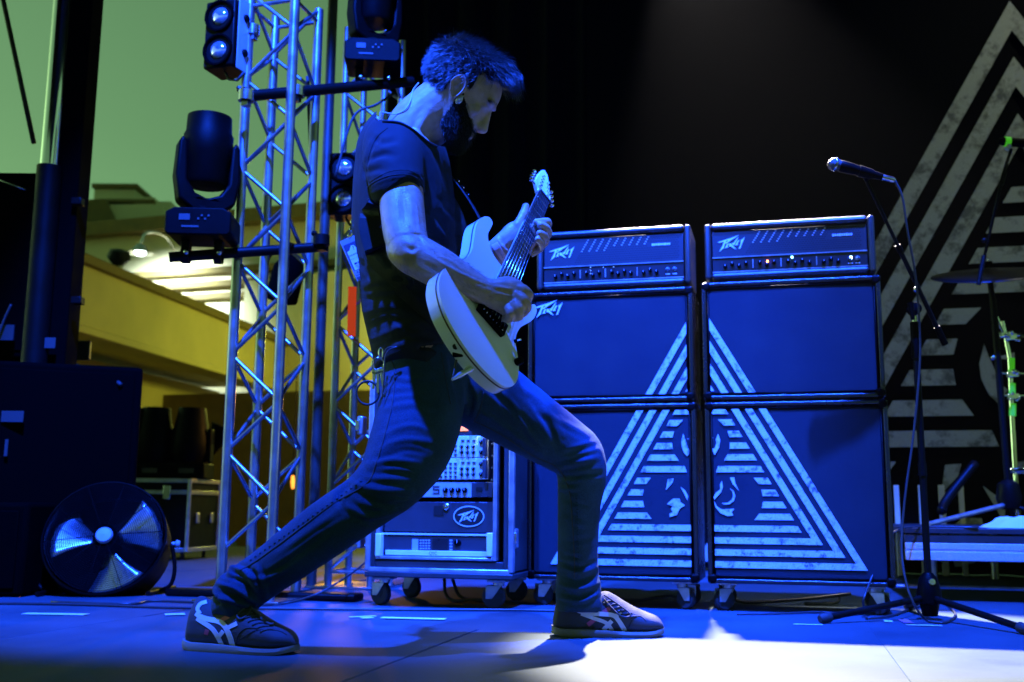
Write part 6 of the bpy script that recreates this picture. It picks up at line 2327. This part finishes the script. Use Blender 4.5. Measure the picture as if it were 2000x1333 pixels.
# ================================================================== shoes
M['shoe'] = mat('navy_suede', (.035, .036, .045), .8, bump=.6, bscale=350, var=.25, vscale=20)
M['shoe_stripe'] = mat('white_leather', (.62, .62, .64), .45, bump=.3, bscale=500, var=.08)
M['sole'] = mat('grey_rubber_sole', (.16, .15, .13), .6, bump=.4, bscale=200, var=.2)
M['shoe_pink'] = mat('red_leather', (.42, .06, .10), .5)
M['laces'] = mat('navy_lace', (.05, .052, .065), .85, bump=.8, bscale=900)
def shoe(heel, toe, topz, label, laces_px, L_extra=1.0):
    heel, toe = V3(heel), V3(toe)
    d = toe - heel
    L_ = np.linalg.norm(d)
    d = d / L_
    sd = np.array([d[1], -d[0], 0])           # towards the camera
    if sd[1] > 0:
        sd = -sd
    o = thing('shoe_tmp', '', '', heel)
    bpy.data.objects.remove(o)
    st = [(.0, .052, .012), (.02, .085, .024), (.06, topz * .93, .031), (.12, topz, .034), (.20, topz * .93, .036), (.30, topz * .88, .0375), (.40, topz * .92, .039), (.48, topz * .96, .041), (.56, topz * .88, .044), (.64, topz * .76, .0465), (.72, topz * .65, .048), (.80, topz * .56, .0475), (.88, topz * .49, .044), (.94, topz * .42, .036), (.98, topz * .32, .023), (1.0, topz * .20, .009)]
    R_ = np.array(bez([np.array(q) for q in st], 5))
    vs, fs = [], []
    n = 28
    for (x, tz_, w) in R_:
        zb_ = .014 + .010 * max(0, (x - .78) / .22) ** 2
        zc = (tz_ + zb_) / 2
        rz = (tz_ - zb_) / 2
        bow = .004 * math.sin(x * PI * 1.2)
        for j in range(n):
            a = 2 * PI * j / n
            c, s_ = math.cos(a), math.sin(a)
            # narrower towards the top
            wt = w * (1 - .30 * max(0, s_) ** 1.5 * (1 if x < .6 else .7))
            sq = 2.6 if s_ < 0 else 2.1
            c2 = math.copysign(abs(c) ** (2 / sq), c)
            s2 = math.copysign(abs(s_) ** (2 / sq), s_)
            vs.append(heel + d * (x * L_) + sd * (wt * c2 + bow) + E3 * (zc + rz * s2))
    k = len(R_)
    for i in range(k - 1):
        for j in range(n):
            fs.append((i * n + j, i * n + (j + 1) % n, (i + 1) * n + (j + 1) % n, (i + 1) * n + j))
    fs += [tuple(range(n))[::-1], tuple((k - 1) * n + j for j in range(n))]
    me = union([MB().add(vs, fs)], .0026, 4, .5, 'shoe')
    co, no = mesh_arrays(me)
    co = co + no * (.0009 * value_noise(co * 22, 8))[:, None]
    set_co(me, co)
    so = place(me, 'shoe', 'shoe', person)
    # sole: outline from the same stations, flared at the heel
    out = [(x, w) for x, tz_, w in R_]
    poly = [(x * L_ * 1.01 - .004, w + .004) for x, w in out] + [(x * L_ * 1.01 - .004, -w - .004) for x, w in out[::-1]]
    vs, fs = [], []
    m_ = len(poly)
    for zf in (0, 1, 2):
        for (x, y) in poly:
            xr = x / L_
            rise = .010 * max(0, (xr - .8) / .2) ** 2 + .006 * max(0, (.08 - xr) / .08)
            th = .022 - .006 * min(1, max(0, (xr - .3) / .4))
            fl = (0.0, .0035, .001)[zf]
            z = rise + (0.0008, th * .55, th)[zf]
            vs.append(heel + d * x + sd * (y + math.copysign(fl, y) + .004 * math.sin(xr * PI * 1.2)) + E3 * z)
    for zf in range(2):
        for j in range(m_):
            fs.append((zf * m_ + j, zf * m_ + (j + 1) % m_, (zf + 1) * m_ + (j + 1) % m_, (zf + 1) * m_ + j))
    h2 = m_ // 2
    for zf, rev in ((0, True), (2, False)):
        for j in range(h2 - 1):
            q = (zf * m_ + j, zf * m_ + j + 1, zf * m_ + m_ - 2 - j, zf * m_ + m_ - 1 - j)
            fs.append(q[::-1] if rev else q)
    MB().add(vs, fs).build('sole', 'sole', so, smooth=2)
    return so
hA, hB = onfloor(366, 1268), onfloor(579, 1279)
sh1 = shoe(hA, hB, .140, '', None)
b1 = bvh_of(sh1)
tpr = ([0, .15, 1], [.7, 1, 1])
ribbon(b1, [(382, 1199), (394, 1206), (408, 1210), (427, 1214), (439, 1223), (449, 1244), (456, 1266)], 10, .0014, 'side_stripe', 'shoe_stripe', sh1, taper=tpr)
ribbon(b1, [(384, 1209), (400, 1218), (416, 1230), (428, 1249), (434, 1262)], 8.5, .0012, 'side_stripe', 'shoe_stripe', sh1, taper=tpr)
ribbon(b1, [(463, 1218), (446, 1226)], 8, .0012, 'cross_strap', 'shoe_stripe', sh1)
ribbon(b1, [(436, 1233), (428, 1243)], 8, .0012, 'cross_strap', 'shoe_stripe', sh1)
ribbon(b1, [(447, 1204), (432, 1212)], 8, .0010, 'accent_strap', 'shoe_pink', sh1)
ribbon(b1, [(405, 1230), (402, 1240)], 8, .0010, 'accent_strap', 'shoe_pink', sh1)
ribbon(b1, [(391, 1199), (386, 1190), (392, 1180), (404, 1176)], 7, .0016, 'heel_collar', 'shoe_stripe', sh1)
cord(b1, [(460, 1262), (466, 1240), (480, 1228), (500, 1228)], .0012, .0004, 'toe_seam', 'thread', sh1)
cord(b1, [(468, 1250), (500, 1232), (540, 1232), (560, 1240)], .0012, .0004, 'toe_seam', 'thread', sh1)
for i in range(6):
    x, y = 478 + i * 8, 1196 + i * 6.5
    cord(b1, [(x - 10, y + 6), (x + 2, y + 2), (x + 16, y + 1)], .0026, .001, 'lace', 'laces', sh1)
cord(b1, [(478, 1190), (470, 1196), (464, 1204), (470, 1210), (482, 1204), (490, 1192)], .0028, .003, 'lace_loop', 'laces', sh1)
cord(b1, [(488, 1188), (500, 1200), (514, 1214), (528, 1222), (534, 1220)], .0034, .004, 'lace_end', 'laces', sh1)
ribbon(b1, [(452, 1184), (462, 1180), (470, 1180)], 5, .002, 'tongue_edge', 'shoe_stripe', sh1)

hA, hB = onfloor(1080, 1241), onfloor(1297, 1243)
sh2 = shoe(hA, hB, .138, '', None)
b2_ = bvh_of(sh2)
ribbon(b2_, [(1095, 1180), (1123, 1192), (1150, 1198), (1180, 1200), (1199, 1203), (1210, 1215), (1221, 1233)], 8.5, .0014, 'side_stripe', 'shoe_stripe', sh2, taper=([0, .3, 1], [.35, 1, 1]))
ribbon(b2_, [(1135, 1199), (1157, 1207), (1180, 1215), (1189, 1222), (1196, 1232)], 7, .0012, 'side_stripe', 'shoe_stripe', sh2)
ribbon(b2_, [(1212, 1195), (1203, 1204)], 8, .0012, 'cross_strap', 'shoe_stripe', sh2)
ribbon(b2_, [(1195, 1213), (1178, 1231)], 8, .0011, 'cross_strap', 'shoe_stripe', sh2)
ribbon(b2_, [(1191, 1188), (1178, 1197)], 8, .0010, 'accent_strap', 'shoe_pink', sh2)
ribbon(b2_, [(1163, 1209), (1148, 1221)], 8, .0010, 'accent_strap', 'shoe_pink', sh2)
cord(b2_, [(1228, 1226), (1236, 1210), (1250, 1204), (1262, 1214)], .0012, .0004, 'toe_seam', 'thread', sh2)
for i in range(6):
    x, y = 1186 + i * 9, 1172 + i * 6.0
    cord(b2_, [(x - 8, y + 8), (x + 2, y + 3), (x + 12, y + 2)], .0028, .001, 'lace', 'laces', sh2)
pt_ = [hit(b2_, x, y, .006)[0] for x, y in ((1180, 1172), (1192, 1186), (1212, 1203), (1228, 1205))]
pt_ = [q for q in pt_ if q is not None]
if len(pt_) > 2:
    MB().tube(bez(pt_ + [pt_[-1] + E3 * .012, pt_[1] + E3 * .022, pt_[0] + E3 * .012], 6), .0026, 6).build('lace_loop', 'laces', sh2, smooth=True)

# ================================================================== guitar
guitar = thing('electric_guitar', 'white electric guitar held upright against the hip', 'guitar', G(.2, 0, -.02))
OUTL = [(.458, -.142), (.472, -.128), (.466, -.112), (.436, -.110), (.412, -.109), (.388, -.096), (.372, -.076), (.364, -.055), (.362, -.036), (.362, .0), (.340, .036), (.312, .047), (.298, .062), (.300, .084), (.322, .100), (.350, .106), (.362, .116), (.350, .128), (.318, .129), (.283, .118), (.245, .101), (.210, .096), (.182, .101), (.150, .122), (.120, .139), (.092, .148), (.062, .148), (.034, .136), (.016, .112), (.006, .070), (.004, .024), (.010, -.028), (.024, -.078), (.044, -.120), (.078, -.156), (.112, -.172), (.148, -.176), (.185, -.168), (.225, -.150), (.262, -.135), (.300, -.130), (.340, -.138), (.385, -.150), (.425, -.153)]
OUT = [(q[0] * GS, q[1] * GS) for q in bez([(u, w, 0) for u, w in OUTL] + [(OUTL[0][0], OUTL[0][1], 0)], 4)[:-1]]
M['gwhite'] = mat('white_gloss_lacquer', (.82, .82, .83), .16, coat=.6, var=.02, vscale=4)
M['gbind'] = mat('dark_binding', (.09, .05, .03), .35)
M['fretboard'] = mat('ebony_fretboard', (.03, .026, .026), .4, bump=.2, bscale=300, var=.2)
M['string'] = mat('steel_string', (.75, .75, .78), .2, 1.)
M['neckwood'] = mat('maple_neck', (.45, .32, .18), .35, var=.1)
bd_ = MB().prism(OUT, G(0, 0, -.046), GA, GW, GN, .046 * GS)
body_o = bd_.build('guitar_body', 'gwhite', guitar, bevel=.007, seg=4)
big = []
k_ = len(OUT)
ctr = np.mean(np.array(OUT), 0)
for i in range(k_):
    a, b_ = np.array(OUT[i - 1]), np.array(OUT[(i + 1) % k_])
    t = b_ - a
    nrm = np.array([t[1], -t[0]]) / np.linalg.norm(t)
    area = sum(OUT[j][0] * OUT[(j + 1) % k_][1] - OUT[(j + 1) % k_][0] * OUT[j][1] for j in range(0))
    big.append((OUT[i], nrm))
sgn = 1 if sum(OUT[j][0] * OUT[(j + 1) % k_][1] - OUT[(j + 1) % k_][0] * OUT[j][1] for j in range(k_)) > 0 else -1
bigp = [(p[0] + n[0] * sgn * .0009, p[1] + n[1] * sgn * .0009) for p, n in big]
MB().prism(bigp, G(0, 0, -.0125), GA, GW, GN, .0042).build('binding', 'gbind', guitar)
# neck
NK0, NK1 = .30, .772
nv, nf = [], []
for i in range(9):
    u = NK0 + (NK1 - NK0) * i / 8
    hw = .0295 + (.0235 - .0295) * i / 8
    th = .022 if i else .028
    for j in range(12):
        a = PI * j / 11
        nv.append(G(u, -math.cos(a) * hw, .002 - math.sin(a) * th))
for i in range(8):
    for j in range(11):
        nf.append((i * 12 + j, i * 12 + j + 1, i * 12 + 13 + j, i * 12 + 12 + j))
    nf.append((i * 12 + 11, i * 12, i * 12 + 12, i * 12 + 23))
nf += [tuple(range(12)), tuple(8 * 12 + j for j in range(12))[::-1]]
MB().add(nv, nf).build('neck', 'gwhite', guitar, smooth=2)
FB = [(.287, -.0305), (.772, -.0238), (.772, .0238), (.287, .0305)]
fbo = MB().prism([(u * GS, w * GS) for u, w in FB], G(0, 0, .0022), GA, GW, GN, .0058).build('fretboard', 'fretboard', guitar, bevel=.001)
SCL = .605
for k in range(1, 25):
    u = .770 - SCL * (1 - 2 ** (-k / 12))
    hw = .0300 + (.0234 - .0300) * (u - .287) / .485
    if u > .29:
        MB().cyl(G(u, -hw, .0082), G(u, hw, .0082), .0011, n=6).build('fret', 'string', fbo, smooth=True)
MB().box(G(.7735, 0, .006), (.005, .046, .010), [GA, GW, GN]).build('nut', 'fretboard', guitar)
# headstock tilted back
ha = math.radians(11)
HA_ = GA * math.cos(ha) - GN * math.sin(ha)
HN_ = GN * math.cos(ha) + GA * math.sin(ha)
HO_ = G(.776, 0, -.001)
hs_ = [(0, -.0235), (.020, -.030), (.050, -.043), (.110, -.036), (.165, -.024), (.188, -.012), (.178, .004), (.120, .020), (.060, .034), (.030, .034), (0, .0235)]
hs_o = MB().prism([(x, y) for x, y in hs_], HO_ - HN_ * .015, HA_, GW, HN_, .015).build('headstock', 'gwhite', guitar, bevel=.003, seg=2)
for i, (x, y, sgy) in enumerate([(.035 + .026 * i, -.036 + .002 * i * (i > 1), -1) for i in range(4)] + [(.035 + .026 * i, .032 - .0045 * i, 1) for i in range(4)]):
    c_ = HO_ + HA_ * x + GW * y
    q = MB().cyl(c_ - HN_ * .007, c_ - HN_ * .007 + GW * sgy * .016, .0026, n=8)
    q.ball(c_ - HN_ * .007 + GW * sgy * .020, .0062, 10, [HA_, GW, HN_], (.75, 1, 1.2))
    q.build('tuning_peg', 'chrome', guitar, smooth=2)
    MB().lathe([(.001, .010), (.0035, .010), (.0035, .004), (.0055, .003), (.0055, 0)], HO_ + HA_ * (x) + GW * (y * .55), HN_, 12).build('string_post', 'chrome', guitar, smooth=2)
# bridge, pickups, strings
br_ = MB().box(G(.163, .0035, .008), (.046, .104, .015), [GA * math.cos(.0) , GW, GN]).build('bridge', 'plastic', guitar, bevel=.003)
for i in range(7):
    w = -.036 + .0125 * i
    MB().box(G(.158, w, .0175), (.026, .0085, .007), [GA, GW, GN]).build('saddle', 'plastic', br_, bevel=.0015)
    MB().ball(G(.147, w, .019), .0022, 6).build('saddle_screw', 'string', br_, smooth=True)
MB().box(G(.215, .0, .0055), (.036, .088, .010), [GA, GW, GN]).build('bridge_pickup', 'plastic', guitar, bevel=.004)
MB().box(G(.276, .0, .0040), (.030, .086, .009), [GA, GW, GN]).build('neck_pickup', 'unit_grey', guitar, bevel=.004)
for i in range(7):
    w0, w1 = -.036 + .0125 * i, -.0195 + .0065 * i
    MB().cyl(G(.163, w0 * .96, .0205), G(.7735, w1, .0125), .00095 - .00006 * i, n=6).build('string', 'string', guitar, smooth=True)
# knob and switch near the treble edge
def toface(px, py, t):
    d = ray(px, py)
    P0 = G(0, 0, t)
    return CO + d * (((P0 - CO) @ GN) / (d @ GN))
kc = toface(1009, 708, .001)
MB().lathe([(.001, .019), (.008, .019), (.010, .017), (.0105, .0)], kc, GN, 20).build('volume_knob', 'plastic', guitar, smooth=2)
sc_ = toface(1006, 667, .001)
MB().lathe([(.001, .006), (.005, .006), (.006, 0)], sc_, GN, 14).build('switch_collar', 'plastic', guitar, smooth=2)
MB().tube([sc_ + GN * .005, sc_ + GN * .020 + GA * -.004], [.0018, .0026], 8).build('pickup_switch', 'chrome', guitar, smooth=2)
# jack plug in the lower side and its lead
jc = G(.012, .030, -.026)
MB().ball(jc, .013, 14, [GW, GN, GA], (1.25, .9, .35)).build('jack_plate', 'plastic', guitar, smooth=True)
jd = -GA * .86 + GW * -.36 - GN * .2
jd /= np.linalg.norm(jd)
MB().tube([jc - jd * .004, jc + jd * .022, jc + jd * .024, jc + jd * .055, jc + jd * .060, jc + jd * .080], [.0085, .0085, .0072, .0072, .0055, .0035], 14).build('jack_plug', 'silver', guitar, smooth=2)
j1 = jc + jd * .078
MB().tube(bez([j1, at(892, 694, 2.62), at(880, 676, 2.63), at(874, 664, 2.64), at(880, 655, 2.66), at(893, 660, 2.66)], 6), .0030, 8).build('guitar_lead', 'cablem', guitar, smooth=True)
# strap: wide band over the back, tab, and lower leather end
M['strap'] = weave_mat('strap_webbing', (.004, .0042, .0045), 300, .75, .5, .2)
ribbon(BVS, [(730, 390), (723, 435), (734, 482), (758, 524), (790, 562)], 46, .004, 'strap', 'strap', guitar, thick=.003, taper=([0, .25, .7, 1], [.4, 1, 1, .5]))
ribbon(BVS, [(778, 560), (800, 584), (822, 604), (846, 626), (866, 648)], 20, .006, 'strap_end', 'strap', guitar, thick=.002)
pin0 = G(.012, -.04, -.022)
lastp, _ = hit(BVS, 862, 640, .008)
if lastp is not None:
    MB().tube(bez([lastp, (lastp + pin0) / 2 + [-.004, -.01, 0], pin0], 5), .008, 8).build('strap_tail', 'strap', guitar, smooth=True)
MB().box(at(895, 688, 2.60), (.030, .012, .026), SAX).build('strap_lock', 'plastic', guitar, bevel=.004)
# strap in front of the chest down to the upper horn
hp0, hp1 = at(862, 322, 3.06), G(.462, -.138, -.022)
sv, sf = [], []
NSP = 12
for i in range(NSP + 1):
    t = i / NSP
    c_ = hp0 * (1 - t) + hp1 * t + np.array([.012, .0, -.006]) * math.sin(PI * t)
    wv = np.array([.15, .95, .1]) * .024
    sv += [c_ - wv, c_ + wv, c_ + wv + [.002, 0, .002], c_ - wv + [.002, 0, .002]]
for i in range(NSP):
    a, b_ = 4 * i, 4 * i + 4
    for j in range(4):
        sf.append((a + j, a + (j + 1) % 4, b_ + (j + 1) % 4, b_ + j))
MB().add(sv, sf).build('strap_front', 'strap', guitar)
for t in (.30, .42, .54):
    c_ = hp0 * (1 - t) + hp1 * t + np.array([.016, -.022, -.002])
    dd_ = (hp1 - hp0) / np.linalg.norm(hp1 - hp0)
    MB().cyl(c_, c_ + dd_ * .016, .0016, n=6).build('strap_buckle', 'chrome', guitar, smooth=2)

# ================================================================== wristband, pass, keys
wb = ribbon(BVB, [(966, 476), (973, 488), (981, 500), (987, 508)], 13, .0022, 'wristband', mat('pink_wristband', (.90, .62, .66), .5), person)
h_, n_ = hit(BVB, 977, 493, .0035)
if h_ is not None:
    ex_ = at(983, 503, h_[1]) - at(971, 484, h_[1])
    ex_ /= np.linalg.norm(ex_)
    ey_ = np.cross(ex_, -CF)
    ey_ = ey_ if ey_[0] > 0 else -ey_
    text('wristband_print', 'MAIN STAGE', h_, -ex_, -ey_ if np.cross(-ex_, -ey_) @ CF < 0 else ey_, .0062, 'unit_black', person)
YP = 2.90
pc = [at(666, 474, YP), at(694, 462, YP), at(703, 548, YP), at(663, 560, YP)]
bp_ = thing('backstage_pass', 'laminated ARTIST pass hanging at the guitarist\'s back', 'pass', (pc[0] + pc[1]) / 2)
ex = (pc[1] - pc[0]) / np.linalg.norm(pc[1] - pc[0])
ey = (pc[0] - pc[3]) / np.linalg.norm(pc[0] - pc[3])
ey = ey - ex * (ex @ ey)
ey /= np.linalg.norm(ey)
en = np.cross(ex, ey)
en = en if en[1] < 0 else -en
wP, hP = .056, .128
oc = pc[0] + ex * (wP / 2 - .002) - ey * (hP / 2 - .004)
M['lam'] = mat('laminate_sleeve', (.30, .32, .36), .15, spec=.6)
M['navyp'] = mat('navy_card', (.05, .06, .12), .4)
MB().box(oc, (wP, hP, .0016), [ex, ey, en]).build('laminate_sleeve', 'lam', bp_, bevel=.0006)
MB().box(oc - ey * .006 + en * .0012, (wP - .008, hP - .020, .0012), [ex, ey, en]).build('printed_card', 'navyp', bp_)
shape = [(-.021, -.030), (.021, -.030), (.022, .026), (.012, .036), (.008, .030), (.004, .040), (-.004, .042), (-.010, .034), (-.013, .030), (-.021, .028)]
MB().flat([(x, y) for x, y in shape], oc + en * .0022 - ey * .002, ex, ey).build('card_field', mat('pale_card', (.88, .88, .9), .35), bp_)
def ptext(t, x, y, s_, m, n=.0026, sh=0.):
    text('card_print', t, oc + ex * x + ey * y + en * n, ex, ey, s_, m, bp_, font_shear=sh)
ptext('?', 0, .030, .016, 'navyp')
ptext('SWAMPFEST', 0, .012, .0078, 'navyp', sh=.2)
ptext('MUSIC \u00b7 FOOD \u00b7 ART', 0, .001, .0045, 'unit_grey')
for i, (x, w) in enumerate(((-.011, .008), (.0, .010), (.011, .009))):
    MB().box(oc + ex * x - ey * .014 + en * .0024, (w, .005, .0006), [ex, ey, en]).build('card_icon', 'navyp', bp_)
for i in range(3):
    MB().box(oc - ey * (.021 + .004 * i) + en * .0024, (.030 - .004 * i, .0012, .0006), [ex, ey, en]).build('card_line', 'unit_grey', bp_)
MB().box(oc - ey * .040 + en * .0020, (wP - .008, .013, .0006), [ex, ey, en]).build('card_band', 'unit_grey', bp_)
ptext('ARTIST', 0, -.040, .0128, 'perf')
ptext('MARCH 30TH 2019', 0, -.051, .0060, 'skin0')
cl = [at(690, 425, YP), at(689, 440, YP), at(685, 452, YP), at(683, 466, YP)]
for i in range(3):
    MB().tube(bez([cl[i], (cl[i] + cl[i + 1]) / 2 + [.006, 0, 0], cl[i + 1], (cl[i] + cl[i + 1]) / 2 - [.006, 0, 0], cl[i]], 4), .0014, 6).build('swivel_hook', 'chrome', bp_, smooth=True)
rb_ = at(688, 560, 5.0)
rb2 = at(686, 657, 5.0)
tag(MB().add([rb_ + [-.020, 0, 0], rb_ + [.020, .004, 0], rb2 + [.020, .006, .0], rb2 + [-.020, .002, 0], rb_ + [-.020, .003, 0], rb_ + [.020, .007, 0], rb2 + [.020, .009, .0], rb2 + [-.020, .005, 0]], [(0, 1, 2, 3), (4, 7, 6, 5), (0, 4, 5, 1), (1, 5, 6, 2), (2, 6, 7, 3), (3, 7, 4, 0)]).build('red_ribbon', 'ribbon_glow'), 'red-orange ribbon hanging on the rear truss below the pass', 'ribbon')
YK = 2.83
ky = thing('key_ring', 'bunch of keys on a carabiner clipped to the belt loop', 'keys', at(740, 690, YK))
def ringpx(cx, cy, rx, ry, Y, r, name, m):
    pts = [at(cx + rx * math.cos(a), cy + ry * math.sin(a), Y) for a in np.linspace(0, 2 * PI, 29)[:-1]]
    MB().tube(pts, r, 8, closed=True).build(name, m, ky, smooth=True)
ringpx(744, 690, 4, 10, YK, .0022, 'swivel_clip', 'chrome')
ringpx(738, 712, 12, 13, YK - .004, .0020, 'split_ring', 'chrome')
ringpx(718, 768, 22, 23, YK - .003, .0030, 'black_loop', 'rubber')
for i, (x0_, y0_, x1_, y1_) in enumerate(((732, 726, 729, 760), (738, 726, 738, 768), (744, 724, 748, 756))):
    a, b_ = at(x0_, y0_, YK - .006 * i), at(x1_, y1_, YK - .006 * i)
    d_ = (b_ - a) / np.linalg.norm(b_ - a)
    s_ = np.cross(d_, CF)
    kb = MB().box((a + b_) / 2, (np.linalg.norm(b_ - a), .0065, .002), [d_, s_, np.cross(d_, s_)])
    kb.ball(a, .009, 10, [d_, s_, np.cross(d_, s_)], (1, 1, .18))
    kb.build('key', 'steel', ky, bevel=.0006)
cable('pocket_lead', [at(750, 690, 2.815), at(758, 680, 2.81), at(775, 678, 2.80), at(760, 684, 2.80), at(752, 700, 2.80), at(750, 740, 2.80), at(746, 780, 2.80)], .0022, 'thin black lead looping out of the waistband by the keys', 'cablem')

# ================================================================== thin stage haze
HZ = .00018
if HZ > 0:
    hm = bpy.data.materials.new('stage_haze')
    hm.use_nodes = True
    t = hm.node_tree
    t.nodes.remove(t.nodes['Principled BSDF'])
    pv = t.nodes.new('ShaderNodeVolumePrincipled')
    pv.inputs['Color'].default_value = (.85, .87, .9, 1)
    pv.inputs['Density'].default_value = HZ
    pv.inputs['Anisotropy'].default_value = .75
    t.links.new(pv.outputs[0], t.nodes['Material Output'].inputs['Volume'])
    hz = MB().box((0, 0, 2.15), (240, 240, 8.9)).build('haze', hm)
    hz['kind'] = 'stuff'
    SC.cycles.volume_step_rate = 4
    SC.cycles.volume_bounces = 0
